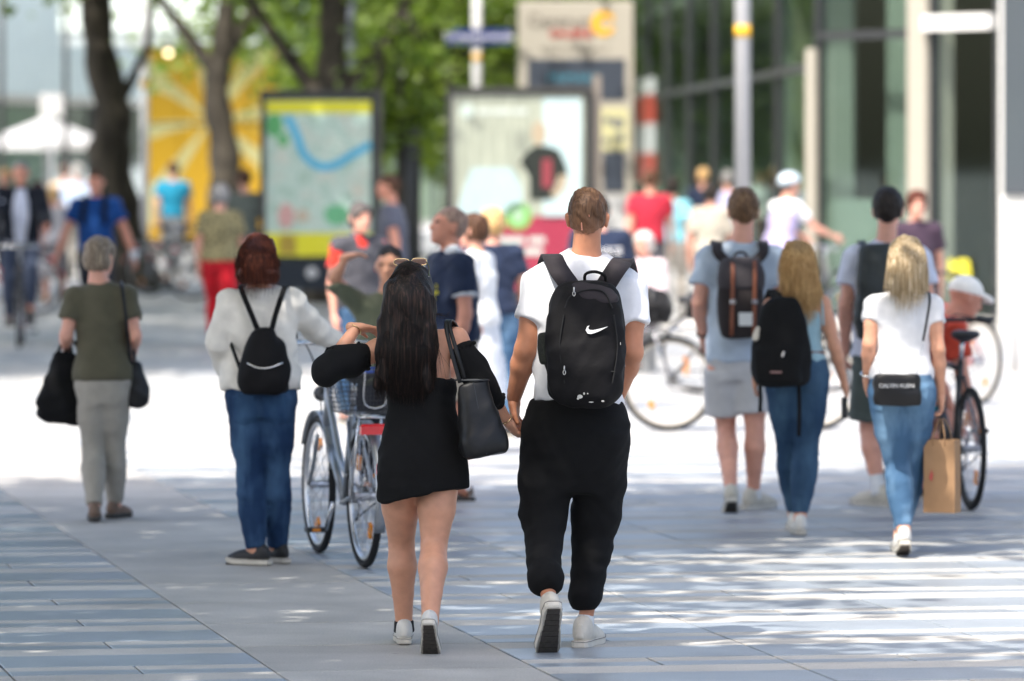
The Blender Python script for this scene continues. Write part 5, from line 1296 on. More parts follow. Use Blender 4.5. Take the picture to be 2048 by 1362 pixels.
joggers = [LOFT((xM(1150), 0, zM(985)), (xM(1152), 0, zM(798)), [(0, .105, .085), (.25, .175, .130), (.5, .212, .148), (.72, .212, .145), (.9, .196, .132), (1.0, .186, .125)], (1, 0, 0), .08, 2.3, .01)]
for S, pts, rs in (('L', [(1096, 880, 0), (1090, 960, .0), (1088, 1025, .02), (1088, 1080, -.04), (1089, 1125, -.14), (1091, 1158, -.22)], [.106, .108, .098, .080, .070, .066]),
                   ('R', [(1202, 880, 0), (1197, 960, .05), (1191, 1030, .10), (1183, 1095, .10), (1176, 1150, .07), (1170, 1190, .05)], [.110, .114, .104, .083, .073, .066])):
    P = [PX(a, b_, sM, c)-np.array([XM, YM, 0]) for a, b_, c in pts]
    joggers += CH(P, rs, .016)
    d = U(P[-1]-P[-2]); joggers.append(LOFT(P[-1]-d*.03, P[-1]+d*.060, [(0, .066, .068), (.45, .074, .078), (.75, .064, .066), (1, .046, .048)], (1, 0, 0), .02, 2, .008))
joggers += [waves(61, .004, 34, 7, (.6, .6, 1.6), .7), waves(62, .003, 26, 4, (1, 1, .3))]
bM['leg'] = .74
for S in 'LR': joggers = leg(JM, S, bM, .016)[:3]+joggers
HAIR_BROWN = fade_hair('fade_brown', lin(84, 60, 43), lin(100, 74, 54), lin(152, 110, 86)); 
man = person('young man in a white T-shirt and black jogging trousers, seen from behind', XM, YM, JM, bM, SK_TAN,
    [('t_shirt', teeM, WHITE_T, .009), ('trousers', joggers, BLACK, .009), ('sock', sock(JM, 'L', bM, .02, .045), SOCK_W, .006), ('sock', sock(JM, 'R', bM, .02, .035), SOCK_W, .006)],
    ('fade', HAIR_BROWN), ('sneaker', DIRTY_SHOE, OFF_SOLE, 'laces'), vox=.0085,
    hands={'L': dict(d=(.05, .35, -1), n=(.9, -.3, .1), curl=.85, side=1), 'R': None})
# scar through the hair
o = link('scar', *solid([RC((-.018, -.108, .075), (-.020, -.115, .105), .0032, .0026), RC((.012, -.114, .13), (.010, -.113, .145), .002, .0015)], .002), skin('scar', lin(205, 140, 118)), man)
o.data.transform(Matrix([(*np.array(head_frame(JM))[i]*bM['hs'], JM['chin'][i]) for i in range(3)]+[(0, 0, 0, 1)]))

# backpack
NYLON = mat('nylon_black', (.0055, .005, .0058), .75, 0, .2, .35, 10, .5, 30); NYLON_PURP = mat('nylon_worn', (.020, .0155, .019), .8, 0, .4, .2, 10, .35, 40)
PRINT_W = paint('print_white', (.8, .8, .8), .6)
bp = empty('backpack', (XM, YM, 0), 0, 'black backpack with a white swoosh mark on the man in the white T-shirt', 'backpack')
pz0, pz1 = zM(812), zM(558)
yb = -.235
v, f = solid([LOFT((xM(1170), yb, pz0), (xM(1170), yb, pz1), [(0, .088, .060), (.06, .125, .082), (.3, .160, .098), (.55, .166, .100), (.78, .150, .095), (.92, .128, .085), (1.0, .100, .055)], (1, 0, 0), .02, 2.7, .03),
              LOFT((xM(1172), yb-.01, pz0+.03), (xM(1172), yb-.01, pz1-.09), [(0, .085, .06, 0, -.030), (.3, .12, .068, 0, -.036), (1, .10, .055, 0, -.025)], (1, 0, 0), .02, 3, .03), waves(71, .004, 30, 6, (1, 1, 1), .7)], .007)
bpb = link('pack_body', v, f, NYLON, bp)
v, f = solid([LOFT((xM(1180), yb-.052, zM(605)), (xM(1186), yb-.03, zM(566)), [(0, .095, .045), (.5, .10, .048), (1, .075, .035)], (1, 0, 0), .02, 2.5, .02), waves(72, .003, 40, 4)], .006); lid = link('top_pocket', v, f, NYLON_PURP, bp)
for a, b2, c2, e in (((1143, 575), (1118, 540), (1105, 512), -1), ((1208, 572), (1232, 535), (1245, 520), 1)):
    pts = spline([(xM(a[0]), -.165, zM(a[1])), (xM(b2[0]), -.150, zM(b2[1])), (xM(c2[0]), -.055, zM(c2[1]+2)), (xM(c2[0])+e*.012, .06, zM(c2[1]+4)), (xM(c2[0])+e*.03, .145, zM(c2[1]+40)), (xM(c2[0])+e*.045, .15, zM(c2[1]+110))], 30)
    MB().ribbon(pts, .078, .014, [(0, -1, .5) if p[1] < -.06 else (0, -.2, 1) if p[1] < .08 else (0, 1, .2) for p in pts]).build('strap', NYLON_PURP, bp, True)
MB().tube(spline([(xM(1168), yb+.05, zM(562)), (xM(1170), yb+.02, zM(546)), (xM(1188), yb+.0, zM(541)), (xM(1207), yb+.02, zM(548)), (xM(1210), yb+.05, zM(562))], 20), .0065, 6).build('handle', NYLON, bp, True)
# swoosh mark
sw = [(1169, 655), (1172, 648), (1176.5, 645.5), (1174, 651), (1177, 654.5), (1184, 655), (1196, 652.5), (1213, 648), (1197, 656.5), (1187, 660.5), (1179, 662.5), (1173, 661.5)]
ol = [(xM(a), zM(b_)) for a, b_ in sw]
def on_front(pts, yfun, th=.002): return None
yf = yb-.1065
MB().poly(ol[::-1], yf-.006, yf+.004).build('swoosh_mark', PRINT_W, bp)
SEAM = mat('seam_black', (.004, .004, .0045), .85); ZIPM = metal('zip', (.55, .54, .52), .35)
for pp in ([(1126, 625), (1118, 690), (1128, 760)], [(1225, 625), (1232, 690), (1222, 760)], [(1125, 722), (1170, 735), (1228, 737)]):
    MB().tube(spline([(xM(a), yb-.092-.014*(1-abs(a-1172)/60), zM(b_)) for a, b_ in pp], 14), .0030, 5).build('seam', SEAM, bp)
MB().tube(spline([(xM(a), yb-.088, zM(b_)) for a, b_ in ((1128, 612), (1140, 588), (1172, 576), (1205, 580), (1222, 612))], 20), .0035, 5).build('zip', SEAM, bp)
for a, b_ in ((1127, 735), (1146, 580)):
    mb = MB().tube([(xM(a), yb-.118, zM(b_-10)), (xM(a), yb-.122, zM(b_))], .0035, 6); mb.tube([(xM(a)+.005*math.cos(q), yb-.122, zM(b_+3)+.009*math.sin(q)) for q in np.linspace(0, 6.28, 15)[:-1]], .0018, 5, closed=True); mb.build('zip_pull', ZIPM, bp, True)
v, f = solid([LOFT((xM(1097), yb+.04, zM(725)), (xM(1093), yb+.05, zM(662)), [(0, .035, .055), (.5, .042, .06), (1, .036, .055)], (1, 0, 0), .02, 2, .012)], .007)
link('side_pocket', v, f, mat('mesh_fabric', (.02, .022, .018), .9, 0, .3, .6, 160), bp)
# scuffs worn into the base
mb = MB()
for a, b_, w, h_ in ((1158, 786, .011, .008), (1166, 780, .004, .005), (1173, 780, .003, .003), (1180, 797, .010, .002), (1203, 795, .006, .003), (1154, 790, .005, .004), (1238, 682, .0015, .006)):
    mb.disc((xM(a), zM(b_)), w, yb-.112 if b_ > 700 else yb-.095, yb-.07, 9, h_)
mb.build('scuff', paint('scuff', (.42, .42, .40), .8), bp)
# ------------------------------------------------------------------ people walking a few metres beyond the couple
SHOE_BR = mat('shoe_brown', (.16, .10, .07), .6, 0, .4, .2, 20); SOLE_DK = mat('sole_dark', (.03, .028, .025), .7); SHOE_BK = mat('shoe_black', (.012, .012, .014), .6); SHOE_CR = mat('shoe_cream', (.52, .48, .40), .6, 0, .4, .15, 20)
def strap_loop(o, name, pts, w, th, nrm, m, n=24): return MB().ribbon(spline(pts, n), w, th, nrm).build(name, m, o, True)
def LOC(s, xs):  # photo -> local metres for a figure based at pixel column xs
    return (lambda px: (px-xs)/s), (lambda py: CAM_H-(py-HORIZON)/s)
VX = .0115
def fall_hair(J, b, x0, x1, z_top, z_end, w0, w1, yb, d0=.07, d1=.03, seed=5, amp=.005):
    return [LOFT((x1, yb+.0, z_end), (x0, yb+.035, z_top), [(0, w1*.85, d1), (.2, w1, d1*1.3), (.55, w0*.5+w1*.5, (d0+d1)*.5), (.85, w0, d0), (1, w0*.8, d0*.8)], (1, 0, 0), .03, 2.2, .02), waves(seed, amp, 95, 6, (1.6, 1, .12))]
def long_hair(J, b, fall):
    c = lambda p: to_head(J, b, [p])[0]; q = b.get('hs', b['h']/7.5/.234)
    return [ELL(c((0,-.020,.150)), np.array((.088,.110,.098))*q, .03), ELL(c((0,-.045,.085)), np.array((.090,.085,.08))*q, .03)]+fall[:-1]+[ELL(c((0, .125, .085)), np.array((.066, .09, .095))*q, .02, None, 'sub'), fall[-1]]
def hair_strands(root, J, b, m, fall_pts, n, r=.0014, seed=3, jit=.008):
    """fall_pts: [(x centre, half width, y back, z)] from the crown down"""
    rr = np.random.default_rng(seed); ps = []; tp = to_head(J, b, [(0, -.02, .243)])[0]
    for i in range(n):
        a = rr.uniform(-1, 1); k = rr.random()*.12; P = [tp+np.array([a*.045, rr.uniform(-.06, .03), -.010*a*a])]
        for j, (xc, hw, yb, z) in enumerate(fall_pts):
            last = j == len(fall_pts)-1
            P.append(np.array([xc+a*hw+rr.normal(0, jit*(j+1)/len(fall_pts)), yb*(.35+.65*math.cos(a*1.35))+rr.normal(0, jit*.5), z+(rr.normal(0, .022)-.035*(1-a*a)+.05*abs(a)**3+k if last else 0)]))
        ps.append(spline(P, 18))
    strands('hair_strands', ps, r, m, root)

def pockets(root, J, b, tr, m, cx=.074, w=.062, h=.075, dz=-.045):
    for s_ in (-1, 1):
        c = J['pel']+np.array([s_*cx, 0, dz])
        pr = tr()+[HALF((1, 0, 0), c[0]+w), HALF((-1, 0, 0), -(c[0]-w)), HALF((0, 0, 1), c[2]+h), HALF((s_*.25, 0, -1), float(U((s_*.25, 0, -1)) @ np.array([c[0], 0, c[2]-h]))), HALF((-s_*.25, 0, -1), float(U((-s_*.25, 0, -1)) @ np.array([c[0], 0, c[2]-h]))), HALF((0, 1, 0), J['pel'][1]-.05)]
        v, f = solid(pr, .0085, 1); link('pocket', v, f, m, root)
def wristband(label, J, S, X, Y, r, m, t=.012):
    c = J['wr'+S]-U(J['wr'+S]-J['el'+S])*t; d = U(J['wr'+S]-J['el'+S]); x = U(np.cross(d, (0, 1, 0))); y = np.cross(d, x)
    tag(MB().tube([tuple(c+(x*math.cos(A)+y*math.sin(A))*r+np.array([X, Y, 0])) for A in np.linspace(0, 6.28, 21)[:-1]], .006, 6, closed=True).build('wristband', m, None, True), label, 'wristband')
# older woman in olive
s = 367; b = dict(h=1.57, sex='f', mass=.97, arm=1.12, leg=.92)
J, X, Y = pxjoints(s, 1.57, {'pel': (207, 775), 'neck': (202, 572, .03), 'chin': (200, 553, .07), 'shL': (152, 592, .02), 'shR': (252, 590, .02), 'elL': (132, 672, -.04), 'wrL': (133, 700, .16), 'elR': (270, 672, -.04), 'wrR': (268, 700, .16),
    'hipL': (188, 790), 'hipR': (226, 790), 'knL': (186, 900, .04), 'knR': (229, 895, .08), 'anL': (189, 1020, -.12), 'anR': (230, 1010, .16)}, head=(-28, 0), plant='LR'); J['fyL'] = 4; J['fyR'] = -25
x_, z_ = LOC(s, 207); OLIVE = cloth('olive', lin(88, 84, 68))
o1 = person('older woman in an olive T-shirt and beige trousers carrying two black bags', X, Y, J, b, SK_PINK,
    [('t_shirt', shirt(J, b, .62, .014, .06, .7, 81, .006, 60, .018), OLIVE, VX), ('trousers', trousers(J, b, .97, .012, .012, .046, .2, 82, .0035, 60), cloth('beige_trousers', lin(158, 152, 142)), VX)],
    ('bob', hairm('ash_blonde', lin(128, 112, 96), lin(176, 160, 140)), {'g': .97}), ('sneaker', SHOE_BR, SOLE_DK), vox=VX)
bg = empty('shopping_bag', (X, Y, 0), 0, 'big slouching black cloth bag hanging from the left hand of the older woman in olive', 'bag')
v, f = solid([LOFT((x_(118), .10, z_(850)), (x_(128), .10, z_(705)), [(0, .118, .07, .02), (.12, .138, .085), (.4, .128, .09), (.75, .085, .07), (1, .055, .045)], (1, 0, .25), .03, 2.6, .03), waves(83, .007, 45, 5)], .011); link('bag_body', v, f, BLACK, bg)
for dx in (-.02, .03): strap_loop(bg, 'handle', [(x_(118)+dx, .07, z_(712)), (x_(126)+dx*.6, .09, z_(690)), (x_(134), .13, z_(680)), (x_(142)+dx*.6, .12, z_(690)), (x_(148)+dx, .10, z_(718))], .018, .006, (0, -1, 0), BLACK)
bg = empty('shoulder_bag', (X, Y, 0), 0, 'smaller black shoulder bag on the right side of the older woman in olive', 'bag')
v, f = solid([LOFT((x_(275), .02, z_(815)), (x_(268), .02, z_(722)), [(0, .058, .055), (.2, .066, .065), (.7, .056, .05), (1, .035, .03)], (1, .2, 0), .03, 2.6, .02), waves(84, .005, 50, 5)], .011); link('bag_body', v, f, LEATHER, bg)
strap_loop(bg, 'strap', [(x_(262), -.02, z_(728)), (x_(256), -.09, z_(650)), (x_(248), -.085, z_(585)), (x_(243), .0, z_(565)), (x_(250), .08, z_(600)), (x_(264), .09, z_(690)), (x_(268), .05, z_(726))], .020, .005, (0.5, -1, .3), LEATHER)

# woman in the white jacket
s = 412; b = dict(h=1.62, sex='f', mass=1.08, arm=1.1, leg=1.0)
J, X, Y = pxjoints(s, 1.62, {'pel': (522, 800), 'neck': (522, 583, .03), 'chin': (518, 560, .07), 'shL': (462, 608, .02), 'shR': (584, 606, .04), 'elL': (436, 690, -.02), 'wrL': (452, 748, .16), 'elR': (632, 660, .18), 'wrR': (682, 688, .42),
    'hipL': (495, 810), 'hipR': (552, 810), 'knL': (500, 955, .02), 'knR': (553, 950, .05), 'anL': (512, 1098, -.02), 'anR': (555, 1090, .12)}, head=(-12, -4), plant='LR'); J['fyL'] = 62; J['fyR'] = 40
x_, z_ = LOC(s, 522); JACK = cloth('jacket_white', lin(222, 216, 206), .5)
jk = shirt(J, b, 1.92, .022, .06, .8, 91, .0075, 55, .01); jk[0] = LOFT((x_(521), 0, z_(782)), (x_(522), .02, z_(572)), [(0, .205, .150), (.15, .200, .146), (.4, .178, .130), (.65, .176, .125), (.82, .162, .105), (.93, .10, .075), (1, .062, .062)], (1, 0, 0), .04, 2.2, .01)
o2 = person('woman with auburn hair in a white jacket and blue jeans wheeling the silver bicycle', X, Y, J, b, SK_FAIR,
    [('jacket', jk, JACK, .0105), ('jeans', trousers(J, b, 1.0, .007, .011, .050, .34, 92, .0035, 70), denim('mid', lin(30, 54, 86), lin(70, 100, 132)), .0105)],
    ('long', hairm('auburn', lin(70, 34, 24), lin(120, 62, 42)), {'solid': long_hair(J, b, fall_hair(J, b, x_(516), x_(517), z_(515), z_(562), .098, .106, -.075, .09, .075, 93, .006))}), ('sneaker', SHOE_BK, OFF_SOLE, 'laces'), vox=.0105,
    hands={'R': dict(d=(.8, .6, -.1), n=(0, 0, -1), curl=.9, side=1)})
hair_strands(o2, J, b, hairm('auburn', lin(70, 34, 24), lin(120, 62, 42)), [(x_(516), .088, -.13, z_(500)), (x_(516), .106, -.165, z_(530)), (x_(517), .113, -.165, z_(574))], 900, .0016)
pockets(o2, J, b, lambda: trousers(J, b, .3, .0125, .011, .050, .34, 92, .0035, 70), denim('pocket', lin(36, 62, 96), lin(62, 92, 124)))
bk = empty('small_backpack', (X, Y, 0), 0, 'small black backpack with a silver zip on the woman in the white jacket', 'backpack')
v, f = solid([LOFT((x_(533), -.205, z_(786)), (x_(533), -.20, z_(655)), [(0, .10, .06), (.12, .122, .078), (.45, .120, .080), (.8, .085, .062), (1, .055, .04)], (1, 0, 0), .02, 2.5, .025), waves(94, .005, 45, 5)], .0085); pbk = link('pack_body', v, f, NYLON, bk)
for a, e in ((486, -1), (568, 1)): strap_loop(bk, 'strap', [(x_(533)+e*.03, -.175, z_(662)), (x_((533+a)/2)+e*.01, -.165, z_(625)), (x_(a), -.10, z_(582)), (x_(a)+e*.01, .0, z_(572)), (x_(a)+e*.03, .12, z_(600)), (x_(a)+e*.05, .12, z_(680))], .026, .006, [(0, -1, .4) if t < 14 else (0, 0, 1) if t < 18 else (0, 1, .3) for t in range(30)], NYLON, 30)
MB().tube(spline([(x_(500), -.275, z_(722)), (x_(520), -.287, z_(731)), (x_(545), -.287, z_(731)), (x_(570), -.272, z_(721))], 14), .0045, 6).build('zip', CHROME, pbk, True)
strap_loop(bk, 'side_strap', [(x_(487), -.17, z_(745)), (x_(472), -.14, z_(705)), (x_(462), -.06, z_(685))], .02, .005, (-1, -1, 0), NYLON)

# young man in grey-blue T-shirt and pale shorts
s = 357; b = dict(h=1.80, sex='m', mass=.95, leg=.95)
J, X, Y = pxjoints(s, 1.80, {'pel': (1474, 722), 'neck': (1482, 492, .03), 'chin': (1486, 466, .07), 'shL': (1420, 515, .02), 'shR': (1546, 515, .02), 'elL': (1398, 605, -.02), 'wrL': (1406, 670, .10), 'elR': (1560, 610, -.03), 'wrR': (1535, 700, .08),
    'hipL': (1446, 735), 'hipR': (1504, 735), 'knL': (1452, 858, .10), 'knR': (1510, 858, .02), 'anL': (1462, 985, -.22), 'anR': (1507, 985, .10)}, head=(4, 0), plant='R'); J['fpL'] = -24; J['fyR'] = -38
x_, z_ = LOC(s, 474+1000)
o3 = person('tall young man in a pale grey-blue T-shirt, light shorts and a brown-strapped backpack', X, Y, J, b, SK_PINK,
    [('t_shirt', shirt(J, b, .66, .016, -.02, .8, 101, .005, 50, .022), cloth('grey_blue_tee', lin(176, 188, 202)), VX), ('shorts', trousers(J, b, .9, .020, .02, .012, .2, 102, .004, 45, short=.72), cloth('shorts_pale', lin(186, 184, 184)), VX),
     ('sock', sock(J, 'L', b, .03, .03, .009), SOCK_W, .008), ('sock', sock(J, 'R', b, .03, .03, .009), SOCK_W, .008)],
    ('short', hairm('light_brown', lin(104, 78, 56), lin(146, 116, 88))), ('sneaker', SHOE_CR, OFF_SOLE), vox=VX)
wristband('black wristband on the left arm of the young man in shorts', J, 'L', X, Y, .034, BLKPL)
bk = empty('backpack', (X, Y, 0), 0, 'dark canvas backpack with two tan leather straps and a white patch', 'backpack'); CANVAS = cloth('canvas_dark', (.028, .022, .022)); TAN = mat('tan_leather', lin(122, 70, 48), .5, 0, .4, .15, 20)
v, f = solid([LOFT((x_(1480), -.225, z_(675)), (x_(1478), -.22, z_(515)), [(0, .115, .075), (.1, .128, .085), (.6, .128, .085), (.85, .125, .082), (1, .10, .06)], (1, 0, 0), .02, 3.2, .02), waves(103, .004, 45, 4)], .010); link('pack_body', v, f, CANVAS, bk)
v, f = solid([LOFT((x_(1479), -.238, z_(580)), (x_(1479), -.228, z_(512)), [(0, .13, .082), (.5, .133, .09), (1, .098, .06)], (1, 0, 0), .02, 3, .03)], .010); link('lid', v, f, cloth('canvas_grey', (.05, .043, .047)), bk)
for a in (1461, 1505): strap_loop(bk, 'leather_strap', [(x_(a), -.29, z_(520)), (x_(a), -.332, z_(545)), (x_(a)-.002, -.330, z_(590)), (x_(a)-.006, -.322, z_(668))], .022, .005, (0, -1, 0), TAN, 16); MB().box((x_(a)-.016, -.345, z_(600)-.012), (x_(a)+.014, -.330, z_(600)+.012)).build('buckle', CHROME, bk)
MB().box((x_(1473), -.334, z_(648)), (x_(1500), -.311, z_(622))).build('patch', paint('patch_white', (.6, .6, .58), .8), bk)
for a, e in ((1434, -1), (1524, 1)): strap_loop(bk, 'strap', [(x_(1479)+e*.06, -.19, z_(528)), (x_(a), -.155, z_(505)), (x_(a)+e*.002, -.06, z_(486)), (x_(a)+e*.01, .06, z_(490)), (x_(a)+e*.02, .16, z_(530))], .058, .012, [(0, -1, .5) if t < 9 else (0, 0, 1) if t < 15 else (0, 1, .2) for t in range(24)], CANVAS)
MB().tube(spline([(x_(1462), -.17, z_(520)), (x_(1470), -.19, z_(505)), (x_(1487), -.19, z_(505)), (x_(1494), -.17, z_(520))], 12), .008, 6).build('handle', CANVAS, bk, True)

# blonde woman with ponytail and tank top
s = 381; b = dict(h=1.63, sex='f', mass=.97, leg=.98, bare=True)
J, X, Y = pxjoints(s, 1.63, {'pel': (1592, 742), 'neck': (1592, 590, .03), 'chin': (1598, 566, .06), 'shL': (1543, 612, .02), 'shR': (1645, 606, .02), 'elL': (1520, 690, .0), 'wrL': (1512, 752, .1), 'elR': (1670, 695, -.02), 'wrR': (1688, 765, .06),
    'hipL': (1566, 755), 'hipR': (1622, 755), 'knL': (1578, 895, .14), 'knR': (1612, 900, .05), 'anL': (1588, 1010, .26), 'anR': (1600, 1038, -.06)}, head=(-22, 0), plant='LR'); J['fyR'] = 4
x_, z_ = LOC(s, 1592); BLOND = hairm('blonde_gold', lin(194, 154, 102), lin(240, 206, 152))
tank = torso(J, b, .008, .10, .80, 0)+[waves(111, .004, 70, 5)]
jeansT = trousers(J, b, .93, .010, .012, .036, .22, 112, .003, 75)
o4 = person('young woman with long golden hair, pale blue top and jeans', X, Y, J, b, SK_FAIR,
    [('top', tank, cloth('tank_blue', lin(150, 182, 192)), VX), ('jeans', jeansT, denim('blue2', lin(42, 66, 92), lin(70, 98, 122)), VX), ('belt', torso(J, b, .018, .215, .262), TAN, .010)],
    ('long', BLOND, {'solid': long_hair(J, b, fall_hair(J, b, x_(1594), x_(1604), z_(520), z_(612), .088, .088, -.085, .085, .035, 113, .008))}), ('sneaker', WHITE_SHOE, OFF_SOLE), vox=VX)
hair_strands(o4, J, b, BLOND, [(x_(1594), .084, -.125, z_(505)), (x_(1596), .098, -.165, z_(545)), (x_(1602), .105, -.16, z_(590)), (x_(1606), .085, -.14, z_(632))], 900, .0016, 4, .012)
strap_loop(o4, 'top_strap', [(x_(1645), -.085, z_(650)), (x_(1643), -.075, z_(610)), (x_(1641), .01, z_(592)), (x_(1640), .07, z_(620))], .012, .004, [(0, -1, .2) if t < 10 else (0, 0, 1) for t in range(24)], cloth('tank_blue', lin(150, 182, 192)))
pockets(o4, J, b, lambda: trousers(J, b, .3, .0150, .012, .036, .22, 112, .003, 75), denim('pocket2', lin(50, 76, 102), lin(66, 92, 116)))
bk = empty('backpack', (X, Y, 0), 0, 'plain black school backpack on the woman with the golden hair', 'backpack')
v, f = solid([LOFT((x_(1557), -.21, z_(772)), (x_(1560), -.19, z_(592)), [(0, .12, .07), (.1, .150, .10), (.4, .155, .11), (.7, .135, .095), (.9, .105, .07), (1, .07, .05)], (1, 0, .06), .02, 2.6, .03), LOFT((x_(1552), -.30, z_(762)), (x_(1552), -.28, z_(690)), [(0, .11, .05), (.4, .12, .055), (1, .11, .04)], (1, 0, 0), .015, 3, .02), waves(114, .005, 45, 4)], .0105); link('pack_body', v, f, BLACK, bk)
strap_loop(bk, 'strap', [(x_(1556), -.15, z_(605)), (x_(1548), -.08, z_(585)), (x_(1545), .0, z_(582)), (x_(1540), .12, z_(610)), (x_(1530), .13, z_(690))], .06, .012, [(0, -1, .5) if t < 8 else (0, 0, 1) if t < 15 else (0, 1, .2) for t in range(24)], BLACK)
for a, q0, q1 in ((1516, 765, 820), (1593, 765, 868)): strap_loop(bk, 'dangling_strap', [(x_(a), -.24, z_(q0)), (x_(a)+.003, -.245, z_((q0+q1)/2)), (x_(a), -.24, z_(q1))], .02, .003, (0, -1, 0), BLACK, 8)
MB().tube([(x_(1558), -.362, z_(708)), (x_(1561), -.364, z_(698))], .006, 6).build('zip_pull', CHROME, bk); MB().box((x_(1534), -.372, z_(741)), (x_(1557), -.350, z_(737))).build('brand_tag', paint('tag_rose', (.25, .14, .13)), bk)
v, f = solid([RC((x_(1512), -.25, z_(655)), (x_(1508), -.25, z_(672)), .016, .022)], .007); link('key_charm', v, f, SHOE_CR, bk)
ph = empty('phone', (X, Y, 0), 0, 'dark phone held low in the right hand of the woman with golden hair', 'phone')
MB().cbox((x_(1685), .04, z_(838)), (x_(1696), .12, z_(796)), .004).build('case', BLKPL, ph)

# dark-haired man with the tall dark bag
s = 353; b = dict(h=1.80, sex='m', mass=1.0, leg=.95)
J, X, Y = pxjoints(s, 1.80, {'pel': (1768, 722), 'neck': (1772, 490, .03), 'chin': (1776, 464, .07), 'shL': (1712, 515, .02), 'shR': (1836, 515, .02), 'elL': (1692, 610, -.02), 'wrL': (1690, 690, .08), 'elR': (1858, 610, -.02), 'wrR': (1852, 690, .1),
    'hipL': (1742, 735), 'hipR': (1796, 735), 'knL': (1738, 860, .08), 'knR': (1792, 850, .12), 'anL': (1757, 985, -.02), 'anR': (1800, 975, .3)}, head=(-8, 0), plant='LR'); J['fyL'] = 48
x_, z_ = LOC(s, 1768)
o5 = person('dark-haired man in T-shirt and grey-green shorts behind the woman with the paper bag', X, Y, J, b, SK_PINK,
    [('t_shirt', shirt(J, b, .62, .016, .02, .8, 121, .006, 55, .02), cloth('pale_tee', lin(205, 208, 222)), VX), ('shorts', trousers(J, b, .9, .022, .02, .016, .2, 122, .004, 45, short=.80), cloth('shorts_green', lin(76, 84, 80)), VX),
     ('sock', sock(J, 'L', b, .03, .12, .009), SOCK_W, .009), ('sock', sock(J, 'R', b, .03, .12, .009), SOCK_W, .009)],
    ('short', hairm('near_black', (.016, .012, .010), (.05, .038, .03))), ('sneaker', SHOE_CR, OFF_SOLE), vox=VX)
bk = empty('roll_top_bag', (X, Y, 0), 0, 'tall slim dark grey roll-top bag on the back of the dark-haired man', 'backpack'); RUB = mat('tarpaulin', (.022, .027, .027), .55, 0, .4, .2, 12, .3, 20)
v, f = solid([LOFT((x_(1745), -.225, z_(675)), (x_(1752), -.21, z_(485)), [(0, .10, .08), (.1, .115, .09), (.7, .112, .085), (.9, .110, .07), (1, .105, .05)], (1, 0, 0), .02, 3, .02), waves(123, .005, 40, 4)], .011); link('bag_body', v, f, RUB, bk)
for a, e in ((1724, -1), (1806, 1)): strap_loop(bk, 'strap', [(x_(1750)+e*.05, -.17, z_(500)), (x_(a), -.14, z_(494)), (x_(a), -.03, z_(482)), (x_(a)+e*.01, .08, z_(492)), (x_(a)+e*.02, .16, z_(540))], .035, .008, [(0, -1, .5) if t < 9 else (0, 0, 1) if t < 15 else (0, 1, .2) for t in range(24)], RUB)

# blonde woman in the white T-shirt
s = 403; b = dict(h=1.63, sex='f', mass=.96, leg=1.0)
J, X, Y = pxjoints(s, 1.63, {'pel': (1803, 778), 'neck': (1808, 585, .03), 'chin': (1812, 562, .06), 'shL': (1750, 610, .02), 'shR': (1864, 610, .02), 'elL': (1738, 690, -.02), 'wrL': (1734, 752, .05), 'elR': (1877, 700, -.02), 'wrR': (1882, 790, .08),
    'hipL': (1776, 790), 'hipR': (1832, 790), 'knL': (1796, 935, .05), 'knR': (1824, 925, .14), 'anL': (1808, 1072, -.12), 'anR': (1800, 1048, .24)}, head=(-6, 0), plant='R'); J['anL'][2] = .12; J['fpL'] = -16
x_, z_ = LOC(s, 1803); PLAT = hairm('blonde_pale', lin(186, 162, 126), lin(236, 222, 196))
o6 = person('blonde woman in a white T-shirt and tight jeans with a paper bag in her hand', X, Y, J, b, SK_FAIR,
    [('t_shirt', shirt(J, b, .42, .010, .08, .25, 131, .0055, 60, .010), cloth('white_tee2', (.74, .74, .76)), .0105), ('jeans', trousers(J, b, .93, .009, .008, .034, .2, 132, .003, 80), denim('light', lin(62, 92, 122), lin(112, 144, 172)), .0105)],
    ('long', PLAT, {'solid': long_hair(J, b, fall_hair(J, b, x_(1812), x_(1811), z_(520), z_(585), .092, .098, -.085, .09, .05, 133, .005))}), ('sneaker', WHITE_SHOE, OFF_SOLE), vox=.0105,
    hands={'R': dict(d=(.05, .2, -1), n=(-1, 0, 0), curl=1.1)})
hair_strands(o6, J, b, PLAT, [(x_(1812), .086, -.125, z_(500)), (x_(1812), .102, -.17, z_(540)), (x_(1811), .108, -.17, z_(580)), (x_(1811), .100, -.155, z_(606))], 900, .0014, 6, .007)
pockets(o6, J, b, lambda: trousers(J, b, .3, .0140, .008, .034, .2, 132, .003, 80), denim('pocket3', lin(72, 104, 134), lin(104, 136, 164)))
wristband('pale bracelet on the left wrist of the blonde woman in white', J, 'L', X, Y, .030, CHROME)
cb = empty('crossbody_bag', (X, Y, 0), 0, 'black quilted crossbody bag with white lettering on the hip of the blonde woman', 'bag')
v, f = solid([LOFT((x_(1788), -.19, z_(809)), (x_(1788), -.185, z_(745)), [(0, .115, .042), (.5, .120, .048), (1, .112, .04)], (1, 0, .02), .02, 4, .012), waves(134, .002, 60, 4)], .008); link('bag_body', v, f, LEATHER, cb)
text_obj('lettering', 'CALVIN KLEIN', .027, (x_(1787), -.238, z_(768)), PRINT_W, cb, depth=.004)
strap_loop(cb, 'strap', [(x_(1842), -.14, z_(680)), (x_(1850), -.12, z_(640)), (x_(1857), -.08, z_(600)), (x_(1856), .02, z_(585)), (x_(1845), .11, z_(620)), (x_(1815), .14, z_(700))], .012, .004, [(0, -1, .3) if t < 15 else (0, 0, 1) if t < 20 else (0, 1, .3) for t in range(30)], LEATHER, 30)
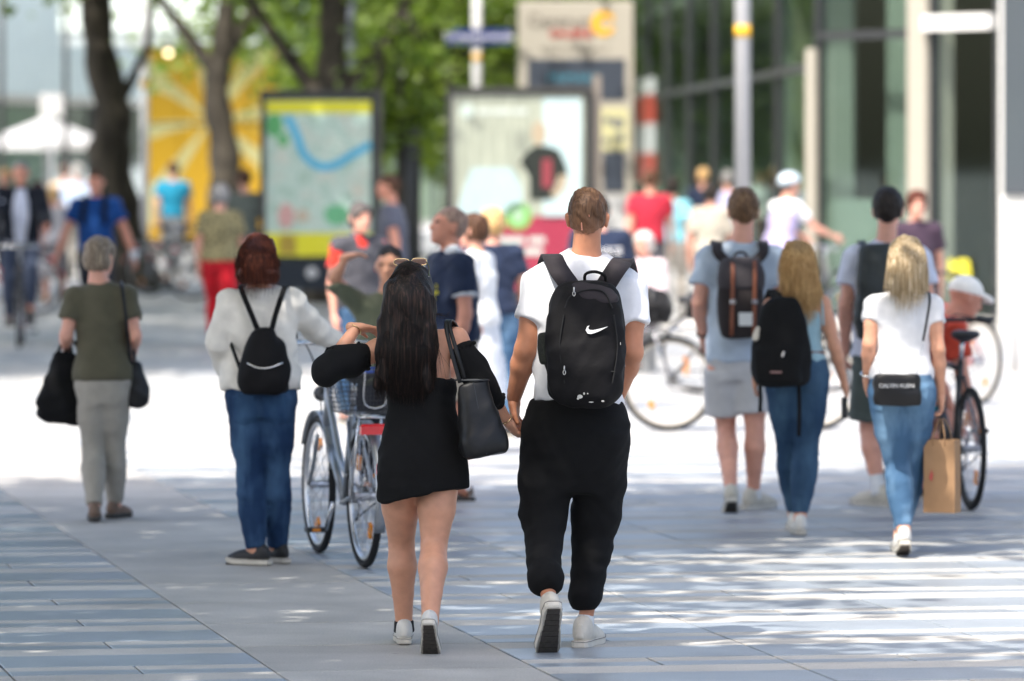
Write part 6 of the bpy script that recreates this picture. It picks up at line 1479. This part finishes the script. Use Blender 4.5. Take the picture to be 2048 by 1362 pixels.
def chain(o, A, B, n=9):
    mb = MB(); A = np.array(A); B = np.array(B)
    for i in range(n):
        p = A+(B-A)*(i+.5)/n; mb.tube([tuple(p+np.array([.004*math.cos(q), (.003 if i % 2 else -.003)*math.cos(q), .010*math.sin(q)])) for q in np.linspace(0, 6.28, 11)[:-1]], .0016, 4, closed=True)
    mb.build('chain', CHROME, o, True)['kind'] = 'stuff'
chain(cb, (x_(1842), -.14, z_(682)), (x_(1828), -.19, z_(746))); chain(cb, (x_(1748), -.10, z_(712)), (x_(1757), -.17, z_(746)), 6)
pb = empty('paper_bag', (X, Y, 0), 0, 'upright brown paper carrier bag with twisted handles', 'bag'); KRAFT = mat('kraft_paper', lin(158, 124, 92), .8, 0, .3, .10, 12, .25, 18)
Mx = Matrix.Translation((x_(1886), .06, 0)) @ Matrix.Rotation(R(-22), 4, 'Z')
zb, zt_ = z_(1026), z_(880); w, d = .082, .052
P = [(-w, -d), (w, -d), (w, d), (-w, d)]; V = []
for z, k_ in ((zb, 1.0), ((zb+zt_)/2, .985), (zt_, .97)): V += [tuple(Mx @ Vector((a*k_, b_*k_*(1 if z != (zb+zt_)/2 else .9), z))) for a, b_ in P]
F = [(3, 2, 1, 0)]
for l in range(2): F += [(l*4+i, l*4+(i+1) % 4, l*4+4+(i+1) % 4, l*4+4+i) for i in range(4)]
ob = link('bag_body', V, F, KRAFT, pb, False); md_ = ob.modifiers.new('thickness', 'SOLIDIFY'); md_.thickness = .0015
for yy in (-d, d): MB().tube([tuple(Mx @ Vector(q)) for q in spline([(-.03, yy, zt_-.03), (-.028, yy, zt_+.03), (0, yy*.4, z_(838)), (.028, yy, zt_+.03), (.03, yy, zt_-.03)], 16)], .003, 5).build('handle', KRAFT, pb, True)
m_ = MB().poly([(-.05, zb+.17), (-.035, zb+.155), (-.03, zb+.19), (-.038, zb+.215)], -d-.004, -d-.002); m_.v = [tuple(Mx @ Vector(q)) for q in m_.v]; m_.build('red_mark', paint('mark_red', (.42, .07, .06), .7), pb)
# ------------------------------------------------------------------ people farther down the street
SEED = [200]
HB = {'dark': hairm('near_black', (.016, .012, .010), (.05, .038, .03)), 'brown': hairm('mid_brown', lin(74, 50, 36), lin(112, 80, 58)), 'grey': hairm('grey', lin(128, 126, 126), lin(172, 170, 168)), 'white': hairm('white', lin(205, 200, 192), lin(236, 232, 226)),
      'blond': hairm('blonde_gold', lin(150, 110, 64), lin(206, 168, 112)), 'auburn': hairm('auburn', lin(70, 34, 24), lin(120, 62, 42))}
POSE = {
 'stand': dict(thL=(-.05, .02, -1), shL=(0, -.02, -1), thR=(.05, .02, -1), shR=(0, -.02, -1), uaL=(-.22, .0, -1), faL=(-.02, .25, -1), uaR=(.22, .0, -1), faR=(.02, .25, -1)),
 'walk': dict(thL=(-.01, .36, -1), shL=(0, -.02, -1), thR=(.01, -.20, -1), shR=(0, -.52, -1), uaL=(-.18, -.28, -1), faL=(.0, .05, -1), uaR=(.18, .25, -1), faR=(0, .55, -1)),
 'walk2': dict(thR=(.01, .36, -1), shR=(0, -.02, -1), thL=(-.01, -.20, -1), shL=(0, -.52, -1), uaR=(.18, -.28, -1), faR=(.0, .05, -1), uaL=(-.18, .25, -1), faL=(0, .55, -1)),
 'akimbo': dict(thL=(-.08, .02, -1), shL=(0, -.02, -1), thR=(.08, .02, -1), shR=(0, -.02, -1), uaL=(-.75, -.1, -1), faL=(.6, .5, -.5), uaR=(.75, -.1, -1), faR=(-.6, .5, -.5)),
 'spread': dict(thL=(-.02, .30, -1), shL=(0, .0, -1), thR=(.02, -.22, -1), shR=(0, -.45, -1), uaL=(-.42, .0, -1), faL=(-.35, .15, -1), uaR=(.42, .0, -1), faR=(.35, .15, -1)),
 'ride': dict(thL=(-.06, .95, -.55), shL=(0, -.15, -1), thR=(.06, .7, -.95), shR=(0, -.35, -1), uaL=(-.25, .75, -.85), faL=(-.1, .9, -.35), uaR=(.25, .75, -.85), faR=(.1, .9, -.35)),
 'sit': dict(thL=(-.08, 1, -.08), shL=(0, .05, -1), thR=(.08, 1, -.08), shR=(0, .05, -1), uaL=(-.18, .2, -1), faL=(.25, .9, -.3), uaR=(.18, .2, -1), faR=(-.25, .9, -.3)),
 'crouch': dict(thL=(-.2, .95, -.45), shL=(0, -.55, -1), thR=(.2, .9, -.5), shR=(0, -.5, -1), uaL=(-.1, .2, -1), faL=(0, .45, -1), uaR=(.1, .15, -1), faR=(0, .3, -1)),
 'lean': dict(thL=(-.1, .12, -1), shL=(0, -.10, -1), thR=(.1, .25, -1), shR=(0, -.15, -1), uaL=(-.1, .6, -.8), faL=(0, .75, -.75), uaR=(.1, .6, -.8), faR=(0, .75, -.75)),
}
def bgp(label, px, s, h, sex, face, top, bottom, hair, sk=SK_PINK, pose='stand', lean=(0, .03), head=(0, 0), shoes=('sneaker', SHOE_BK, OFF_SOLE), group=None, vox=.0165, pz=None, extra=None, X=None, Y=None, mass=1.0, hair_o=None, sl=None):
    """face: heading in degrees (0 = away from the camera, 180 = towards it); top = (name, colour, sleeve); bottom = (name, colour, kind)"""
    SEED[0] += 1; b = dict(h=h, sex=sex, mass=mass); J = gen_joints(h, sex, lean=lean, head=head, pelvis_z=pz, **POSE[pose])
    w = []
    nm, col, slv = top
    if slv > 0:  w.append((nm, shirt(J, b, slv, .018, .02 if bottom[2] != 'dress' else -.1, .7, SEED[0], .007, 60, .02), col))
    else: w.append((nm, torso(J, b, .026 if slv < 0 else .014, .02, .80, .4)+[waves(SEED[0], .006, 60, 5)], col))
    if bottom[2] == 'long': w.append((bottom[0], trousers(J, b, .97, .014, .018, .048, .16, SEED[0], .006, 70), bottom[1]))
    elif bottom[2] == 'short': w.append((bottom[0], trousers(J, b, .9, .02, .02, .015, .16, SEED[0], .006, 60, short=.75), bottom[1]))
    elif bottom[2] == 'skirt': w.append((bottom[0], [LOFT(J['pel']-np.array([0, 0, .30*h]), J['pel']+np.array([0, 0, .05*h]), [(0, .15*h, .12*h), (.6, .12*h, .09*h), (1, .088*h, .07*h)], (1, 0, 0), .02, 2, .01), waves(SEED[0], .008, 50, 5, (1, 1, .3))], bottom[1]))
    if extra: w += extra(J, b)
    xx = (px-1024)/s if X is None else X; yy = FPX/s if Y is None else Y
    r = person(label, xx, yy, J, b, sk, w, hair, shoes, R(face), vox, None, group)
    return r, J, b
C = lambda n, r, g, bl: cloth(n, lin(r, g, bl))
JEANS = denim('far', lin(52, 80, 112), lin(104, 134, 162)); DKTR = C('dark_trousers', 44, 46, 54); NAVY = C('navy', 34, 44, 66)
# man in the navy polo shirt, looking up to the left
r, J, b = bgp('balding man in a navy polo shirt with white collar looking up to the left', 905, 347, 1.68, 'm', 112, ('polo_shirt', NAVY, .66), ('shorts', C('shorts_sand', 170, 160, 145), 'short'), ('fade', hairm('thin_grey', lin(158, 128, 112), lin(182, 160, 146))), SK_RED, 'stand', head=(0, 12), shoes=('sandal', SHOE_BR, SOLE_DK), vox=.0125, mass=1.1)
v, f = solid([RC(J['neck']+np.array([-.055, .0, .02]), J['neck']+np.array([.055, .0, .02]), .05, .05), RC(J['neck']+np.array([0, .05, -.0]), J['neck']+np.array([0, .09, -.06]), .03, .02), HALF((0, -.2, 1), J['neck'][2]+.045)], .010); link('collar', v, f, C('collar_white', 205, 208, 212), r)
for S in 'LR':
    a, e = J['sh'+S], J['el'+S]; v, f = solid([LOFT(a+(e-a)*.60, a+(e-a)*.68, [(0, .079, .079), (1, .079, .079)], (1, .2, 0), .01, 2, .006)], .010); link('cuff', v, f, C('collar_white', 205, 208, 212), r)
ez = MB(); 
for i, (a, z, w_) in enumerate(((-.02, 1.235, .07), (.015, 1.20, .05), (-.01, 1.165, .03))): ez.poly([(a-w_, z-.012), (a+w_, z-.010), (a+w_*.9, z+.012), (a-w_*.8, z+.008)], 0, .004)
ez.v = [(-.10+v_[0]*.5*-1, .155-abs(v_[0])*.25+v_[1], v_[2]) for v_ in ez.v]; ez.build('chest_print', paint('print_yellow', (.55, .48, .03), .7), r)['kind'] = 'stuff'
# woman shading her eyes
s = 345; b = dict(h=1.60, sex='f', mass=1.05, face=-1)
J, X, Y = pxjoints(s, 1.60, {'pel': (758, 772), 'neck': (772, 596, .0), 'chin': (778, 568, -.06), 'shL': (722, 612), 'shR': (826, 612), 'elL': (668, 556, -.12), 'wrL': (692, 514, -.16), 'elR': (842, 690, 0), 'wrR': (834, 760, -.08),
    'hipL': (732, 785), 'hipR': (786, 785), 'knL': (734, 890), 'knR': (786, 890), 'anL': (735, 985, 0), 'anR': (786, 985, 0)}, head=(172, -4)); J['fyL'] = J['fyR'] = 180
person('dark-haired woman in an olive shirt raising one hand to shade her eyes', X, Y, J, b, SK_FAIR, [('shirt', shirt(J, b, 1.0, .02, .02, .7, 301, .007, 55, .02), C('olive_pale', 104, 108, 88)), ('trousers', trousers(J, b, seed=302), DKTR)], ('fringe_back', HB['dark']), ('sneaker', SHOE_BK, OFF_SOLE), vox=.0115, hands={'L': dict(d=(.7, -.1, .15), n=(.2, -.3, -1), curl=.5)})
# pair behind the polo man
bgp('woman in a white T-shirt and pale skirt standing behind the man in the polo shirt', 958, 300, 1.58, 'f', 70, ('t_shirt', C('white_far', 225, 225, 226), .5), ('skirt', C('skirt_white', 214, 216, 222), 'skirt'), ('bob', HB['brown']), vox=.014)
r, J, b = bgp('blonde woman in a navy T-shirt and jeans beyond the man in the polo shirt', 988, 285, 1.60, 'f', 15, ('t_shirt', NAVY, .6), ('jeans', JEANS, 'long'), ('bob', HB['blond']), vox=.014)
# woman in red and dark waistcoat
bgp('grey-haired woman in a red T-shirt and dark waistcoat left of the hand-raising woman', 716, 272, 1.62, 'f', 205, ('t_shirt', C('red_tee', 196, 52, 40), .6), ('jeans', JEANS, 'long'), ('bob', hairm('pepper', lin(74, 68, 66), lin(128, 120, 116)), {'g': .94}), vox=.014,
    extra=lambda J, b: [('waistcoat', torso(J, b, .028, .0, .90, .7)+[waves(7, .006, 60, 5)], C('waistcoat_grey', 70, 70, 76))])
bgp('man in a slate grey T-shirt walking left behind the displays', 787, 205, 1.80, 'm', 80, ('t_shirt', C('slate_tee', 88, 90, 102), .6), ('trousers', DKTR, 'long'), ('crop', HB['brown']), SK_RED, 'walk')
def leopard():
    m, nt, b = new_mat('leopard_print'); N = nt.nodes; L = nt.links; tc = N.new('ShaderNodeTexCoord'); vo = N.new('ShaderNodeTexVoronoi'); vo.inputs['Scale'].default_value = 26; L.new(tc.outputs['Object'], vo.inputs['Vector'])
    rp = N.new('ShaderNodeValToRGB'); rp.color_ramp.elements[0].position = .25; rp.color_ramp.elements[0].color = (.02, .017, .012, 1); rp.color_ramp.elements[1].position = .45; rp.color_ramp.elements[1].color = (.30, .25, .12, 1)
    L.new(vo.outputs['Distance'], rp.inputs[0]); L.new(rp.outputs[0], b.inputs['Base Color']); b.inputs['Roughness'].default_value = .85; return m
bgp('woman in bright red trousers and a leopard-print top walking away', 440, 195, 1.69, 'f', -8, ('blouse', leopard(), .7), ('trousers', C('red_trousers', 190, 28, 40), 'long'), ('bob', HB['grey']), pose='walk', shoes=('sneaker', WHITE_SHOE, OFF_SOLE), mass=1.18)
bgp('man in a grey-green shirt ahead of the woman in red trousers', 489, 160, 1.80, 'm', 5, ('shirt', C('greygreen', 92, 98, 92), .7), ('trousers', DKTR, 'long'), ('short', HB['brown']), pose='walk2')
r, J, b = bgp('man in a cobalt blue T-shirt walking towards the camera past the dark trunk', 192, 190, 1.82, 'm', 176, ('t_shirt', C('cobalt', 18, 62, 122), .6), ('trousers', DKTR, 'long'), ('crop', HB['brown']), SK_RED, 'spread', head=(0, -4))
v, f = solid([LOFT((0, -.17, 1.02), (0, -.16, 1.45), [(0, .14, .07), (.5, .15, .09), (1, .11, .06)], (1, 0, 0), .02, 2.6, .03)], .018); 
bk = empty('backpack', r.location, r.rotation_euler[2], 'black backpack of the man in the cobalt blue T-shirt', 'backpack'); link('pack_body', v, f, BLACK, bk)
for e in (-1, 1): strap_loop(bk, 'strap', [(e*.09, -.10, 1.43), (e*.105, -.03, 1.55), (e*.105, .06, 1.53), (e*.11, .15, 1.40), (e*.12, .14, 1.25)], .05, .012, [(0, 0, 1) if t < 12 else (0, 1, .2) for t in range(24)], BLACK)
cu = empty('paper_cup', (0, 0, 0), 0, 'pale paper cup in the hand of the man in the cobalt blue T-shirt', 'cup'); q = PX(268, 512, 190, -.1)
MB().tube([(q[0], q[1], q[2]-.06), (q[0], q[1], q[2]+.05)], [.032, .043], 16).build('cup', paint('cup_white', (.6, .63, .66), .5), cu, True); MB().tube([(q[0], q[1], q[2]+.051), (q[0], q[1], q[2]+.062)], [.045, .043], 16).build('lid', paint('cup_white', (.6, .63, .66), .5), cu, True)
# cyclist in the dark jacket riding towards the camera
bx, by = (28-1024)/195, FPX/195
bicycle('dark city bicycle ridden towards the camera at the left edge', bx, by+1.0, R(183), BLACKP, 'diamond', RIM, CHROME, BLKPL, False, False, True, saddle_h=.97)
bgp('cyclist in a dark jacket over a pale shirt riding towards the camera', 0, 195, 1.80, 'm', 183, ('shirt', C('shirt_pale', 196, 200, 216), .6), ('trousers', C('slate_trousers', 54, 62, 80), 'long'), ('crop', HB['grey']), SK_RED, 'ride', (0, .10), pz=1.06, X=bx, Y=by+.82, shoes=('sneaker', SHOE_BK, SOLE_DK),
    extra=lambda J, b: [('jacket', shirt(J, b, 1.9, .032, .05, .8, 5, .006, 60, .01, False)+[ELL(J['pel']+np.array([0, .20, .30]), (.085, .12, .36), .02, None, 'sub')], C('jacket_dark', 20, 24, 34))])
# crowd at the far left
GC = 'walkers at the far left of the street'
bgp('walker in a grey top at the extreme left, far behind the cyclist', 12, 140, 1.78, 'm', 170, ('shirt', C('grey_top', 120, 120, 126), .7), ('trousers', DKTR, 'long'), ('short', HB['blond']), pose='walk', group=GC, vox=.02)
bgp('walker with auburn hair and a lilac top beyond the cyclist', 78, 145, 1.62, 'f', 30, ('t_shirt', C('lilac_top', 178, 172, 206), .5), ('trousers', DKTR, 'long'), ('bob', HB['auburn']), pose='walk2', group=GC, vox=.02)
bgp('walker in a white and grey blouse between cyclist and trunk', 108, 152, 1.55, 'f', 12, ('blouse', C('blouse_pale', 196, 192, 198), .8), ('skirt', C('skirt_grey', 120, 116, 120), 'skirt'), ('bob', HB['blond']), pose='walk', group=GC, vox=.02)
bgp('white-haired walker in a pale blue shirt seen over the blue shirted man', 155, 128, 1.84, 'm', 8, ('shirt', C('shirt_skyblue', 186, 202, 226), .8), ('trousers', C('tr_sand', 150, 146, 138), 'long'), ('short', HB['white']), pose='walk2', group=GC, vox=.02)
bgp('man in a teal T-shirt walking away past the yellow mural', 346, 126, 1.86, 'm', 0, ('t_shirt', C('teal_tee', 28, 122, 152), .6), ('trousers', C('tr_grey', 130, 134, 138), 'long'), ('short', HB['brown']), pose='walk', vox=.02)
bgp('walker in a tan jacket half hidden by the dark trunk', 128, 118, 1.80, 'm', -12, ('jacket', C('jacket_tan', 176, 156, 130), 1.8), ('trousers', DKTR, 'long'), ('short', HB['brown']), pose='walk', group=GC, vox=.02)
# right-hand side
r, J, b = bgp('person in a navy jacket with white letters on the back, behind the man in white', 1200, 255, 1.64, 'm', 0, ('jacket', NAVY, 1.85), ('trousers', DKTR, 'long'), ('short', HB['dark']), mass=1.12, vox=.014)
text_obj('lettering', 'SERVICE', .085, (0.02, -.158, J['neck'][2]-.14), paint('print_white', (.8, .8, .8), .6), r, depth=.012)
bgp('white-haired person in a pale rose blouse seated beyond the parked grey bicycle', 1300, 235, 1.60, 'f', 150, ('blouse', C('blouse_rose', 210, 192, 196), 1.5), ('trousers', C('tr_taupe', 110, 104, 104), 'long'), ('bob', HB['white'], {'g': 1.02}), pose='sit', pz=.52, Y=51.9, X=(1300-1024)/235+.05, vox=.014)
GW = 'passers-by along the shop front'
bgp('man in a crimson T-shirt walking away by the shop front', 1300, 168, 1.80, 'm', -5, ('t_shirt', C('crimson', 168, 40, 58), .6), ('trousers', C('tr_graphite', 66, 66, 72), 'long'), ('crop', HB['brown']), pose='walk', group=GW)
bgp('woman in a light turquoise top right of the man in crimson', 1345, 162, 1.70, 'f', -10, ('t_shirt', C('turquoise', 126, 186, 200), .7), ('trousers', C('tr_stone', 170, 164, 156), 'long'), ('bob', HB['dark']), pose='walk2', group=GW)
bgp('dark-haired woman in a sand-coloured shirt by the shop front', 1420, 182, 1.68, 'f', -25, ('shirt', C('sand_shirt', 172, 164, 150), .8), ('trousers', C('tr_grey2', 122, 118, 112), 'long'), ('bob', HB['dark']), pose='walk', group=GW)
bgp('fair-haired walker farther along the shop front', 1408, 138, 1.78, 'm', 10, ('shirt', NAVY, .7), ('trousers', DKTR, 'long'), ('short', HB['blond']), pose='walk2', group=GW, vox=.02)
bgp('white-haired walker in a lavender shirt left of the lamp post', 1456, 146, 1.76, 'm', 0, ('shirt', C('lavender', 158, 160, 190), .8), ('trousers', DKTR, 'long'), ('short', HB['grey']), pose='walk', group=GW, vox=.02)
bgp('small distant walker in a white top right of the lamp post', 1522, 120, 1.72, 'f', 170, ('top', C('white_far', 225, 225, 226), .5), ('trousers', DKTR, 'long'), ('bob', HB['auburn']), pose='walk', group=GW, vox=.02)
# cyclist with the pale helmet
hx, hy = (1555-1024)/200, FPX/200
bicycle('bicycle ridden by the woman in the pale helmet', hx-.15, hy-.25, R(-52), GREYF, 'step', RIM, CHROME, None, True, False, True, saddle_h=.92, flat=False)
r, J, b = bgp('cyclist in a pale blue helmet and lilac vest riding away to the right', 0, 200, 1.70, 'f', -52, ('vest', C('lilac_vest', 166, 156, 188), -1), ('shorts', C('shorts_grey', 110, 110, 118), 'short'), ('helmet', mat('helmet_pale', (.55, .64, .70), .2, 0, .5, .05, 10, coat=.6), {'under': HB['dark']}), SK_PINK, 'ride', (0, .22), pz=1.0, X=hx, Y=hy-.1, vox=.014,
    extra=lambda J, b: [('t_shirt', shirt(J, b, .6, .011, .2, .3, 9, .005, 60, .01), C('white_far', 225, 225, 226))])
bgp('woman with brown hair and a plum T-shirt walking towards the camera by the shop door', 1832, 236, 1.69, 'f', 184, ('t_shirt', C('plum_tee', 62, 48, 62), .6), ('trousers', DKTR, 'long'), ('bob', HB['auburn']), pose='walk', vox=.014)
# man in the white cap bending over the bicycle
bgp('man in a white cap bending forward beside the black bicycle', 1762, 345, 1.74, 'm', -72, ('t_shirt', C('coral_tee', 196, 72, 52), .6), ('shorts', C('teal_shorts', 30, 120, 130), 'short'), ('cap', C('cap_cream', 248, 242, 232), {}), SK_RED, 'crouch', (0, 1.2), head=(0, -20), vox=.0125)
